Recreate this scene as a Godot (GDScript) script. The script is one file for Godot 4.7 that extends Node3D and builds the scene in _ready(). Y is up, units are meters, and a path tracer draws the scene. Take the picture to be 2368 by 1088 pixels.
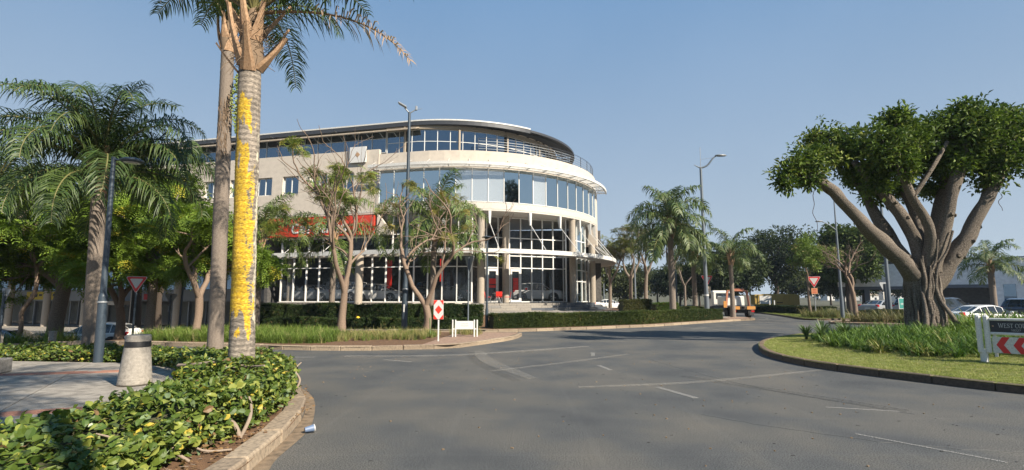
extends Node3D
# A roundabout in a business park: round showroom building, queen palms, a big pollarded fig on the island.

var rng := RandomNumberGenerator.new()
var taken := {}
var M := {}
var SHAPE := {}

# ------------------------------------------------------------------ mesh builder
class MB:
	var v := PackedVector3Array()
	var n := PackedVector3Array()
	var t := PackedVector2Array()
	var c := PackedColorArray()
	var i := PackedInt32Array()
	var col := Color(1, 1, 1)
	func vert(p: Vector3, nn: Vector3, uv := Vector2.ZERO) -> int:
		v.append(p); n.append(nn); t.append(uv); c.append(col)
		return v.size() - 1
	# corners counter-clockwise seen from outside
	func tri(a: Vector3, b: Vector3, d: Vector3) -> void:
		var nn := (b - a).cross(d - a).normalized()
		var k := v.size()
		vert(a, nn, Vector2(a.x, a.z)); vert(b, nn, Vector2(b.x, b.z)); vert(d, nn, Vector2(d.x, d.z))
		i.append_array([k, k + 2, k + 1])
	func quad(a: Vector3, b: Vector3, d: Vector3, e: Vector3) -> void:
		var nn := (d - a).cross(e - b).normalized()
		var k := v.size()
		vert(a, nn, Vector2(0, 1)); vert(b, nn, Vector2(1, 1)); vert(d, nn, Vector2(1, 0)); vert(e, nn, Vector2(0, 0))
		i.append_array([k, k + 2, k + 1, k, k + 3, k + 2])
	# a convex face turned away from a centre
	func face(pts: Array, centre: Vector3) -> void:
		var mid := Vector3.ZERO
		for p in pts: mid += p
		mid /= pts.size()
		var nn: Vector3 = (pts[1] - pts[0]).cross(pts[2] - pts[0])
		var q := pts.duplicate()
		if nn.dot(mid - centre) < 0.0: q.reverse()
		if q.size() == 4: quad(q[0], q[1], q[2], q[3])
		else:
			for k in range(1, q.size() - 1): tri(q[0], q[k], q[k + 1])
	func hexa(p: Array) -> void: # eight corners: bottom ring 0..3, top ring 4..7
		var m := Vector3.ZERO
		for q in p: m += q
		m /= 8.0
		face([p[0], p[1], p[2], p[3]], m); face([p[4], p[5], p[6], p[7]], m)
		for k in 4: face([p[k], p[(k + 1) % 4], p[4 + (k + 1) % 4], p[4 + k]], m)
	func box(at: Vector3, size: Vector3, bs := Basis()) -> void:
		var h := size / 2.0
		var p := []
		for y in [-h.y, h.y]:
			for q in [[-1, -1], [1, -1], [1, 1], [-1, 1]]: p.append(at + bs * Vector3(h.x * q[0], y, h.z * q[1]))
		hexa(p)
	func cbox(at: Vector3, size: Vector3, b: float, bs := Basis()) -> void: # chamfered
		var h := size / 2.0
		b = minf(b, minf(h.x, minf(h.y, h.z)) * 0.9)
		var P := {}
		for sx in [-1, 1]:
			for sy in [-1, 1]:
				for sz in [-1, 1]:
					var q := Vector3(h.x * sx, h.y * sy, h.z * sz)
					for ax in 3:
						var w := q
						for o in 3:
							if o != ax: w[o] -= b * signf(w[o])
						P[[sx, sy, sz, ax]] = at + bs * w
		for sx in [-1, 1]:
			face([P[[sx, -1, -1, 0]], P[[sx, 1, -1, 0]], P[[sx, 1, 1, 0]], P[[sx, -1, 1, 0]]], at)
			face([P[[-1, sx, -1, 1]], P[[1, sx, -1, 1]], P[[1, sx, 1, 1]], P[[-1, sx, 1, 1]]], at)
			face([P[[-1, -1, sx, 2]], P[[1, -1, sx, 2]], P[[1, 1, sx, 2]], P[[-1, 1, sx, 2]]], at)
			for sy in [-1, 1]:
				face([P[[sx, sy, -1, 0]], P[[sx, sy, 1, 0]], P[[sx, sy, 1, 1]], P[[sx, sy, -1, 1]]], at)
				face([P[[sx, -1, sy, 0]], P[[sx, 1, sy, 0]], P[[sx, 1, sy, 2]], P[[sx, -1, sy, 2]]], at)
				face([P[[-1, sx, sy, 1]], P[[1, sx, sy, 1]], P[[1, sx, sy, 2]], P[[-1, sx, sy, 2]]], at)
				for sz in [-1, 1]: face([P[[sx, sy, sz, 0]], P[[sx, sy, sz, 1]], P[[sx, sy, sz, 2]]], at)
	# a tube along a path; uv.x runs round, uv.y along in metres
	func tube(path: Array, radii: Array, sides := 6, cap := true, wob := 0.0, sd := 0) -> void:
		var m := path.size()
		var r0 := RandomNumberGenerator.new()
		r0.seed = sd * 77 + 5
		var up := Vector3(0.31, 0.17, 0.93).normalized()
		var prev := -1
		var run := 0.0
		for k in m:
			var d: Vector3 = (path[mini(k + 1, m - 1)] - path[maxi(k - 1, 0)]).normalized()
			if absf(d.dot(up)) > 0.97: up = Vector3(0.9, 0.1, 0.3).normalized()
			var sx := up.cross(d).normalized()
			up = d.cross(sx).normalized()
			if k > 0: run += (path[k] - path[k - 1]).length()
			var first := v.size()
			for j in sides + 1:
				var a := TAU * (j % sides) / sides
				var r: float = radii[k]
				if wob > 0.0: r *= 1.0 + wob * sin(a * 3.0 + sd + k * 0.9) * 0.5 + wob * 0.5 * sin(a * 2.0 - k * 0.37 + sd * 1.7)
				var nn := sx * cos(a) + up * sin(a)
				vert(path[k] + nn * r, nn, Vector2(float(j) / sides, run))
			if prev >= 0:
				for j in sides:
					i.append_array([prev + j, first + j, prev + j + 1, prev + j + 1, first + j, first + j + 1])
			prev = first
		if cap:
			for e in [0, m - 1]:
				var d2: Vector3 = (path[1] - path[0]).normalized() * -1.0 if e == 0 else (path[m - 1] - path[m - 2]).normalized()
				var mid := vert(path[e], d2)
				var ring0: int = mid - (sides + 1) if e == m - 1 and m > 0 else 0
				var base: int = v.size() - 1 - (sides + 1)
				if e == 0: base = prev - (m - 1) * (sides + 1)
				else: base = prev
				for j in sides:
					var a2 := vert(v[base + j], d2)
					var b2 := vert(v[base + j + 1], d2)
					if e == 0: i.append_array([mid, a2, b2])
					else: i.append_array([mid, b2, a2])
	func bar(a: Vector3, b: Vector3, r: float, sides := 6) -> void: tube([a, b], [r, r], sides)
	# a lathe round y: profile of Vector2(radius, height)
	func lathe(at: Vector3, prof: Array, sides := 24, sx := 1.0, sz := 1.0) -> void:
		var m := prof.size()
		var base := v.size()
		for k in m:
			var e: Vector2 = prof[mini(k + 1, m - 1)] - prof[maxi(k - 1, 0)]
			var nn := Vector2(e.y, -e.x).normalized()
			for j in sides + 1:
				var a := TAU * (j % sides) / sides
				vert(at + Vector3(cos(a) * prof[k].x * sx, prof[k].y, sin(a) * prof[k].x * sz), Vector3(cos(a) * nn.x, nn.y, sin(a) * nn.x).normalized(), Vector2(float(j) / sides, prof[k].y))
		for k in m - 1:
			for j in sides:
				var q := base + k * (sides + 1) + j
				i.append_array([q, q + 1, q + sides + 1, q + 1, q + sides + 2, q + sides + 1])
	# a flat polygon in x,z raised from y0 to y1 (xf places it)
	func prism(poly: PackedVector2Array, y0: float, y1: float, xf := Transform3D(), bottom := true) -> void:
		var p := poly.duplicate()
		if Geometry2D.is_polygon_clockwise(p): p.reverse()
		var ix := Geometry2D.triangulate_polygon(p)
		for q in range(0, ix.size(), 3):
			var a := p[ix[q]]; var b := p[ix[q + 1]]; var d := p[ix[q + 2]]
			var up := (b - a).cross(d - a) < 0.0
			var A := xf * Vector3(a.x, y1, a.y); var B := xf * Vector3(b.x, y1, b.y); var D := xf * Vector3(d.x, y1, d.y)
			if up: tri(A, B, D)
			else: tri(A, D, B)
			if bottom:
				A = xf * Vector3(a.x, y0, a.y); B = xf * Vector3(b.x, y0, b.y); D = xf * Vector3(d.x, y0, d.y)
				if up: tri(A, D, B)
				else: tri(A, B, D)
		var k := p.size()
		for q in k:
			var a := p[q]; var b := p[(q + 1) % k]
			quad(xf * Vector3(b.x, y0, b.y), xf * Vector3(a.x, y0, a.y), xf * Vector3(a.x, y1, a.y), xf * Vector3(b.x, y1, b.y))
	func mesh() -> ArrayMesh:
		var arr := []
		arr.resize(Mesh.ARRAY_MAX)
		arr[Mesh.ARRAY_VERTEX] = v; arr[Mesh.ARRAY_NORMAL] = n; arr[Mesh.ARRAY_TEX_UV] = t
		arr[Mesh.ARRAY_COLOR] = c; arr[Mesh.ARRAY_INDEX] = i
		var m := ArrayMesh.new()
		m.add_surface_from_arrays(Mesh.PRIMITIVE_TRIANGLES, arr)
		return m

# ------------------------------------------------------------------ objects and tags
func numbered(called: String) -> String:
	var k: int = taken.get(called, 0)
	taken[called] = k + 1
	return called if k == 0 else "%s_%03d" % [called, k]

func tag(o: Node, label: String, category := "", group := "", kind := "") -> Node:
	if label: o.set_meta("label", label)
	if category: o.set_meta("category", category)
	if group: o.set_meta("group", group)
	if kind: o.set_meta("kind", kind)
	return o

func thing(called: String, label: String, category: String, at := Vector3.ZERO, turn := 0.0, group := "") -> Node3D:
	var o := Node3D.new()
	o.name = numbered(called)
	add_child(o)
	o.position = at
	o.rotation.y = turn
	tag(o, label, category, group)
	return o

func part(parent: Node, called: String, mb, m: Material, at := Vector3.ZERO, turn := 0.0) -> MeshInstance3D:
	var o := MeshInstance3D.new()
	o.name = called
	o.mesh = mb.mesh() if mb is MB else mb
	o.material_override = m
	parent.add_child(o, true)
	o.position = at
	o.rotation.y = turn
	return o

func struct(called: String, mb, m: Material) -> MeshInstance3D:
	var o := MeshInstance3D.new()
	o.name = numbered(called)
	o.mesh = mb.mesh() if mb is MB else mb
	o.material_override = m
	add_child(o)
	o.set_meta("kind", "structure")
	return o

func structnode(called: String) -> Node3D:
	var o := Node3D.new()
	o.name = numbered(called)
	add_child(o)
	o.set_meta("kind", "structure")
	return o

# many copies of a small shape: [Transform3D, Color]
func scatter(parent: Node, called: String, shape: Mesh, m: Material, list: Array, colours: Array) -> MultiMeshInstance3D:
	var mm := MultiMesh.new()
	mm.transform_format = MultiMesh.TRANSFORM_3D
	mm.use_colors = true
	mm.mesh = shape
	mm.instance_count = list.size()
	for k in list.size():
		mm.set_instance_transform(k, list[k])
		mm.set_instance_color(k, colours[k])
	var o := MultiMeshInstance3D.new()
	o.name = called if parent != self else numbered(called)
	o.multimesh = mm
	o.material_override = m
	parent.add_child(o, true)
	o.set_meta("kind", "stuff")
	return o

func rnd(a: float, b: float) -> float: return rng.randf_range(a, b)

func smooth(pts: Array, per := 6, closed := false) -> PackedVector2Array: # Catmull-Rom
	var out := PackedVector2Array()
	var k := pts.size()
	for q in (k if closed else k - 1):
		var p0: Vector2 = pts[(q - 1 + k) % k] if closed or q > 0 else pts[0]
		var p1: Vector2 = pts[q]
		var p2: Vector2 = pts[(q + 1) % k]
		var p3: Vector2 = pts[(q + 2) % k] if closed or q + 2 < k else pts[k - 1]
		for j in per:
			out.append(p1.cubic_interpolate(p2, p0, p3, float(j) / per))
	if not closed: out.append(pts[k - 1])
	return out

func smooth3(pts: Array, per := 5) -> Array:
	var out := []
	var k := pts.size()
	for q in k - 1:
		var p0: Vector3 = pts[maxi(q - 1, 0)]
		var p3: Vector3 = pts[mini(q + 2, k - 1)]
		for j in per: out.append((pts[q] as Vector3).cubic_interpolate(pts[q + 1], p0, p3, float(j) / per))
	out.append(pts[k - 1])
	return out

func lerps(list: Array, m: int) -> Array: # stretch a list of radii to m values
	var out := []
	for k in m:
		var f := float(k) / (m - 1) * (list.size() - 1)
		var q := mini(int(f), list.size() - 2)
		out.append(lerpf(list[q], list[q + 1], f - q))
	return out

# ------------------------------------------------------------------ materials
func lin(r: float, g: float, b: float) -> Color: return Color(r, g, b).linear_to_srgb()

func noise_tex(sd: int, freq: float, ramp: Array, oct := 4, size := 512, kind := FastNoiseLite.TYPE_SIMPLEX_SMOOTH, normal := 0.0) -> NoiseTexture2D:
	var f := FastNoiseLite.new()
	f.seed = sd; f.frequency = freq; f.noise_type = kind; f.fractal_octaves = oct
	var x := NoiseTexture2D.new()
	x.width = size; x.height = size; x.seamless = true; x.noise = f
	x.generate_mipmaps = false
	if normal > 0.0:
		x.as_normal_map = true; x.bump_strength = normal
	else:
		var g := Gradient.new()
		g.offsets = PackedFloat32Array(ramp.map(func(e): return e[0]))
		g.colors = PackedColorArray(ramp.map(func(e): return e[1]))
		x.color_ramp = g
	return x

func grey(a: float) -> Color: return Color(a, a, a)

func mat(c: Color, rough := 0.8, o := {}) -> StandardMaterial3D: # c is a linear base colour
	var m := StandardMaterial3D.new()
	m.albedo_color = c.linear_to_srgb()
	m.albedo_color.a = o.get("a", 1.0)
	m.roughness = rough
	m.metallic = o.get("metal", 0.0)
	m.metallic_specular = o.get("spec", 0.5)
	m.cull_mode = BaseMaterial3D.CULL_DISABLED
	if o.get("a", 1.0) < 1.0: m.transparency = BaseMaterial3D.TRANSPARENCY_ALPHA
	if o.has("tex"):
		m.albedo_texture = o.tex
		if not o.has("uv"):
			m.uv1_triplanar = true
			m.uv1_world_triplanar = o.get("world", true)
		var s = o.get("scale", 1.0)
		m.uv1_scale = s if s is Vector3 else Vector3(s, s, s)
	if o.has("detail"):
		m.detail_enabled = true
		m.detail_blend_mode = BaseMaterial3D.BLEND_MODE_MUL
		m.detail_albedo = o.detail
		m.detail_uv_layer = BaseMaterial3D.DETAIL_UV_2
		m.uv2_triplanar = true
		m.uv2_world_triplanar = true
		var s2: float = o.get("scale2", 0.1)
		m.uv2_scale = Vector3(s2, s2, s2)
	if o.has("normal"):
		m.normal_enabled = true
		m.normal_texture = o.normal
		m.normal_scale = o.get("nscale", 1.0)
		if not o.has("tex") and not o.has("uv"):
			m.uv1_triplanar = true
			m.uv1_world_triplanar = o.get("world", true)
			var s3 = o.get("scale", 1.0)
			m.uv1_scale = s3 if s3 is Vector3 else Vector3(s3, s3, s3)
	if o.has("coat"):
		m.clearcoat_enabled = true
		m.clearcoat = o.coat
		m.clearcoat_roughness = 0.05
	if o.has("back"):
		m.backlight_enabled = true
		m.backlight = (o.back as Color).linear_to_srgb()
	if o.get("vc", false): m.vertex_color_use_as_albedo = true
	return m

func make_materials() -> void:
	var speck := noise_tex(3, 0.075, [[0.0, grey(0.28)], [0.32, grey(0.62)], [0.5, grey(0.80)], [0.64, grey(0.9)], [1.0, grey(1.0)]], 7, 1024)
	var soft := noise_tex(4, 0.02, [[0.0, grey(0.70)], [0.45, grey(0.86)], [0.6, grey(0.9)], [1.0, grey(1.0)]], 5, 1024)
	var soft2 := noise_tex(14, 0.012, [[0.0, grey(0.62)], [0.4, grey(0.84)], [0.55, grey(0.9)], [1.0, grey(1.0)]], 6, 1024)
	var fine := noise_tex(5, 0.09, [[0.0, grey(0.72)], [0.5, grey(0.88)], [1.0, grey(1.0)]], 4, 512)
	var bump := noise_tex(6, 0.12, [], 4, 512, FastNoiseLite.TYPE_SIMPLEX_SMOOTH, 3.0)
	var grit := noise_tex(7, 0.4, [], 2, 512, FastNoiseLite.TYPE_SIMPLEX_SMOOTH, 5.0)
	var road_patch := noise_tex(24, 0.008, [[0.0, Color(0.66, 0.68, 0.71)], [0.36, Color(0.80, 0.81, 0.82)], [0.52, Color(0.87, 0.86, 0.84)], [0.7, Color(0.92, 0.9, 0.87)], [1.0, Color(1.0, 0.96, 0.9)]], 6, 1024)
	M.asphalt = mat(Color(0.205, 0.207, 0.202), 0.86, {"tex": speck, "scale": 0.62, "detail": road_patch, "scale2": 0.055, "normal": grit, "nscale": 0.8})
	M.asphalt_patch = mat(Color(0.105, 0.108, 0.108), 0.88, {"tex": speck, "scale": 0.6, "detail": soft, "scale2": 0.21, "normal": grit, "nscale": 0.8})
	M.crack = mat(Color(0.13, 0.13, 0.125), 0.9)
	M.soil = mat(Color(0.30, 0.185, 0.105), 0.97, {"tex": noise_tex(8, 0.16, [[0.0, Color(0.5, 0.44, 0.38)], [0.4, Color(0.78, 0.72, 0.66)], [1.0, Color(1, 1, 1)]], 4), "scale": 1.3, "detail": soft, "scale2": 0.33, "normal": bump, "nscale": 1.3})
	M.dust = mat(Color(0.34, 0.245, 0.155), 0.95, {"tex": fine, "scale": 1.7, "detail": soft2, "scale2": 0.5, "normal": grit, "nscale": 0.4})
	M.ground = mat(Color(0.12, 0.115, 0.06), 0.97, {"tex": soft, "scale": 0.4, "detail": soft2, "scale2": 0.02})
	M.turf = mat(Color(0.25, 0.265, 0.085), 0.95, {"tex": noise_tex(9, 0.1, [[0.0, Color(0.55, 0.6, 0.4)], [0.5, Color(0.85, 0.88, 0.7)], [1.0, Color(1, 1, 1)]], 4), "scale": 1.1, "detail": soft, "scale2": 0.25})
	M.concrete = mat(Color(0.50, 0.455, 0.395), 0.9, {"tex": soft, "scale": 0.7, "detail": fine, "scale2": 1.9, "normal": grit, "nscale": 0.3})
	M.paving = mat(Color(0.48, 0.435, 0.375), 0.85, {"tex": soft2, "scale": 0.28, "detail": fine, "scale2": 2.3, "normal": grit, "nscale": 0.3})
	M.redpave = mat(Color(0.50, 0.33, 0.235), 0.9, {"tex": soft2, "scale": 0.5, "detail": fine, "scale2": 2.3, "normal": grit, "nscale": 0.3})
	for k in 3:
		var cc: Color = [Color(0.47, 0.365, 0.255), Color(0.40, 0.31, 0.22), Color(0.52, 0.41, 0.29)][k]
		M["kerb%d" % k] = mat(cc, 0.92, {"tex": soft2, "scale": 1.1, "detail": fine, "scale2": 3.0, "normal": bump, "nscale": 0.4})
		var cb: Color = [Color(0.20, 0.14, 0.095), Color(0.25, 0.17, 0.11), Color(0.165, 0.12, 0.085)][k]
		M["kerbdark%d" % k] = mat(cb, 0.92, {"tex": soft2, "scale": 1.1, "detail": fine, "scale2": 3.0, "normal": bump, "nscale": 0.5})
		var cr: Color = [Color(0.36, 0.17, 0.115), Color(0.31, 0.15, 0.11), Color(0.42, 0.21, 0.145)][k]
		M["brick%d" % k] = mat(cr, 0.9, {"tex": fine, "scale": 2.0})
		var cs: Color = [Color(0.40, 0.36, 0.31), Color(0.36, 0.34, 0.315), Color(0.44, 0.395, 0.335)][k]
		M["slab%d" % k] = mat(cs, 0.55, {"tex": soft2, "scale": 0.9, "detail": fine, "scale2": 2.1})
		var cd: Color = [Color(0.10, 0.115, 0.14), Color(0.14, 0.15, 0.17), Color(0.22, 0.215, 0.21)][k]
		M["slate%d" % k] = mat(cd, 0.4, {"tex": soft2, "scale": 0.9, "detail": fine, "scale2": 2.1})
	M.paint = mat(Color(0.44, 0.43, 0.40), 0.8, {"tex": noise_tex(15, 0.1, [[0.0, Color(0.55, 0.55, 0.55, 0.0)], [0.42, Color(0.7, 0.7, 0.7, 0.1)], [0.56, Color(0.9, 0.9, 0.9, 0.75)], [1.0, Color(1, 1, 1, 1.0)]], 5, 512), "scale": 1.3})
	M.paint.transparency = BaseMaterial3D.TRANSPARENCY_ALPHA
	M.faint = mat(Color(0.42, 0.39, 0.34), 0.9, {"tex": noise_tex(16, 0.05, [[0.0, Color(0.8, 0.8, 0.8, 0.0)], [0.45, Color(0.9, 0.9, 0.9, 0.05)], [0.75, Color(1, 1, 1, 0.42)], [1.0, Color(1, 1, 1, 0.5)]], 6, 512), "scale": 0.9})
	M.faint.transparency = BaseMaterial3D.TRANSPARENCY_ALPHA
	M.rubber_mark = mat(Color(0.05, 0.05, 0.05), 0.9, {"tex": noise_tex(17, 0.05, [[0.0, Color(1, 1, 1, 0.0)], [0.45, Color(1, 1, 1, 0.04)], [0.8, Color(1, 1, 1, 0.35)], [1.0, Color(1, 1, 1, 0.45)]], 6, 512), "scale": 0.8})
	M.rubber_mark.transparency = BaseMaterial3D.TRANSPARENCY_ALPHA
	# building
	var wash := noise_tex(34, 0.012, [[0.0, grey(0.91)], [0.5, grey(0.97)], [1.0, grey(1.0)]], 6, 1024)
	M.plaster = mat(Color(0.555, 0.49, 0.415), 0.85, {"tex": wash, "scale": 0.16, "normal": bump, "nscale": 0.25})
	M.plaster_col = mat(Color(0.46, 0.395, 0.32), 0.8, {"tex": wash, "scale": 0.3, "detail": fine, "scale2": 1.2, "normal": bump, "nscale": 0.25})
	M.white = mat(Color(0.74, 0.73, 0.70), 0.5, {"tex": soft, "scale": 0.6})
	M.offwhite = mat(Color(0.66, 0.61, 0.54), 0.6, {"tex": soft, "scale": 0.5})
	M.frame = mat(Color(0.68, 0.67, 0.64), 0.4)
	M.dark_metal = mat(Color(0.045, 0.048, 0.055), 0.45, {"metal": 0.2})
	M.louvre_beige = mat(Color(0.46, 0.38, 0.29), 0.7, {"tex": soft, "scale": 0.6})
	M.glass = mat(Color(0.03, 0.04, 0.045), 0.02, {"a": 0.10, "spec": 0.36})
	M.glass_tint = mat(Color(0.50, 0.57, 0.59), 0.03, {"metal": 1.0})
	M.glass_pale = mat(Color(0.72, 0.77, 0.79), 0.03, {"metal": 0.62, "a": 0.2, "spec": 0.7})
	M.glass_dark = mat(Color(0.17, 0.225, 0.28), 0.03, {"metal": 1.0})
	M.curtain = mat(Color(0.78, 0.78, 0.76), 0.9)
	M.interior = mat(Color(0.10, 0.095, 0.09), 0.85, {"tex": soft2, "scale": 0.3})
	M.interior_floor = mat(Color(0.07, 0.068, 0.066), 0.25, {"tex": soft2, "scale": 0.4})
	M.red = mat(Color(0.62, 0.025, 0.015), 0.45)
	M.red_sign = mat(Color(0.58, 0.05, 0.025), 0.5, {"tex": noise_tex(31, 0.02, [[0.0, Color(0.82, 0.9, 0.9)], [0.5, Color(0.95, 0.95, 0.95)], [1.0, Color(1, 1, 1)]], 5), "scale": 0.4})
	M.black = mat(Color(0.012, 0.012, 0.013), 0.5)
	M.yellow = mat(Color(0.75, 0.48, 0.02), 0.5)
	# wood, bark, leaves
	var barkn := noise_tex(40, 0.06, [], 5, 512, FastNoiseLite.TYPE_SIMPLEX_SMOOTH, 8.0)
	var barkt := noise_tex(41, 0.05, [[0.0, Color(0.42, 0.38, 0.36)], [0.4, Color(0.72, 0.69, 0.66)], [0.62, Color(0.86, 0.84, 0.82)], [1.0, Color(1, 1, 1)]], 6, 512)
	M.bark = mat(Color(0.36, 0.275, 0.215), 0.92, {"tex": barkt, "scale": 1.6, "normal": barkn, "nscale": 0.8})
	M.bark_grey = mat(Color(0.33, 0.285, 0.24), 0.92, {"tex": barkt, "scale": 1.2, "normal": barkn, "nscale": 1.0})
	M.bark_fig = mat(Color(0.42, 0.37, 0.32), 0.93, {"tex": barkt, "scale": 0.9, "normal": barkn, "nscale": 1.8, "detail": speck, "scale2": 0.33})
	M.bark_dark = mat(Color(0.10, 0.08, 0.065), 0.95, {"tex": barkt, "scale": 1.2})
	M.twig = mat(Color(0.33, 0.26, 0.20), 0.95, {"tex": fine, "scale": 2.0})
	M.palm_bark = mat(Color(0.31, 0.27, 0.235), 0.92, {"tex": barkt, "scale": Vector3(0.7, 5.5, 0.7), "normal": barkn, "nscale": 0.6})
	M.boot = mat(Color(0.56, 0.40, 0.27), 0.85, {"tex": noise_tex(43, 0.03, [[0.0, Color(0.5, 0.42, 0.36)], [0.45, Color(0.85, 0.8, 0.75)], [1.0, Color(1, 1, 1)]], 5), "scale": Vector3(3.0, 0.8, 3.0)})
	M.fibre = mat(Color(0.25, 0.175, 0.115), 0.97, {"tex": fine, "scale": 3.0})
	M.leaf = mat(Color(1, 1, 1), 0.6, {"vc": true, "back": Color(0.45, 0.5, 0.28), "spec": 0.35})
	M.leaf_gloss = mat(Color(1, 1, 1), 0.48, {"vc": true, "back": Color(0.5, 0.55, 0.3), "spec": 0.4})
	M.frond = mat(Color(1, 1, 1), 0.5, {"vc": true, "back": Color(0.4, 0.45, 0.25), "spec": 0.45})
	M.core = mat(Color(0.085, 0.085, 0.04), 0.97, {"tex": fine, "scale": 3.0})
	# street furniture
	M.pole = mat(Color(0.05, 0.072, 0.098), 0.45, {"metal": 0.1, "tex": soft, "scale": 1.2})
	M.pole_grey = mat(Color(0.16, 0.19, 0.22), 0.5, {"metal": 0.2, "tex": soft, "scale": 1.2})
	M.galv = mat(Color(0.38, 0.40, 0.42), 0.5, {"metal": 0.35, "tex": soft, "scale": 1.5})
	M.sign_red = mat(Color(0.55, 0.018, 0.022), 0.45)
	M.sign_red_bright = mat(Color(0.72, 0.035, 0.018), 0.45)
	M.sign_white = mat(Color(0.72, 0.71, 0.69), 0.5, {"tex": soft, "scale": 1.7})
	M.white_paint = mat(Color(0.80, 0.79, 0.77), 0.45, {"tex": soft, "scale": 1.7})
	M.navy = mat(Color(0.012, 0.016, 0.026), 0.45)
	M.letter_grey = mat(Color(0.40, 0.41, 0.42), 0.5)
	M.green_sign = mat(Color(0.02, 0.20, 0.17), 0.5)
	M.chrome = mat(Color(0.6, 0.6, 0.6), 0.2, {"metal": 0.9})
	M.tyre = mat(Color(0.018, 0.018, 0.018), 0.85)
	M.rim = mat(Color(0.42, 0.42, 0.43), 0.35, {"metal": 0.7})
	M.car_glass = mat(Color(0.016, 0.02, 0.024), 0.05, {"spec": 0.7})
	M.lens = mat(Color(0.55, 0.56, 0.57), 0.1, {"spec": 0.7, "coat": 0.8})
	M.tail = mat(Color(0.4, 0.01, 0.01), 0.2, {"coat": 0.6})
	M.plastic = mat(Color(0.03, 0.03, 0.032), 0.7)

# ------------------------------------------------------------------ leaves
func leaf(mb: MB, p: Vector3, d: Vector3, up: Vector3, length: float, w: float, fold := 0.25, bend := 0.15) -> void:
	var s := d.cross(up).normalized()
	var u := s.cross(d).normalized()
	var tip := p + d * length - u * bend * length
	var mid := p + d * length * 0.45
	var l := mid + s * w * 0.5 + u * w * fold
	var r := mid - s * w * 0.5 + u * w * fold
	mb.tri(p, l, tip)
	mb.tri(p, tip, r)

func leaf_round(length: float, w: float) -> MB: # broad leaf of eight faces with a keel and a drooping tip
	var mb := MB.new()
	var mid := [Vector3(0, 0, 0), Vector3(0.33, 0.03, 0), Vector3(0.68, 0.02, 0), Vector3(1.0, -0.10, 0)]
	var wid := [0.06, 0.46, 0.44, 0.0]
	for k in 3:
		for s in [-1.0, 1.0]:
			var a: Vector3 = mid[k] * length
			var b: Vector3 = mid[k + 1] * length
			var a2: Vector3 = a + Vector3(0, w * wid[k] * 0.35, s * w * wid[k])
			var b2: Vector3 = b + Vector3(0, w * wid[k + 1] * 0.35, s * w * wid[k + 1])
			if k == 2:
				if s > 0: mb.tri(a, a2, b)
				else: mb.tri(a, b, a2)
			elif s > 0: mb.quad(a, a2, b2, b)
			else: mb.quad(a, b, b2, a2)
	return mb

func dirs(k: int, n: int) -> Vector3: # even directions on a sphere
	var y := 1.0 - 2.0 * (k + 0.5) / n
	var a := k * 2.39996
	var r := sqrt(1.0 - y * y)
	return Vector3(cos(a) * r, y, sin(a) * r)

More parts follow.
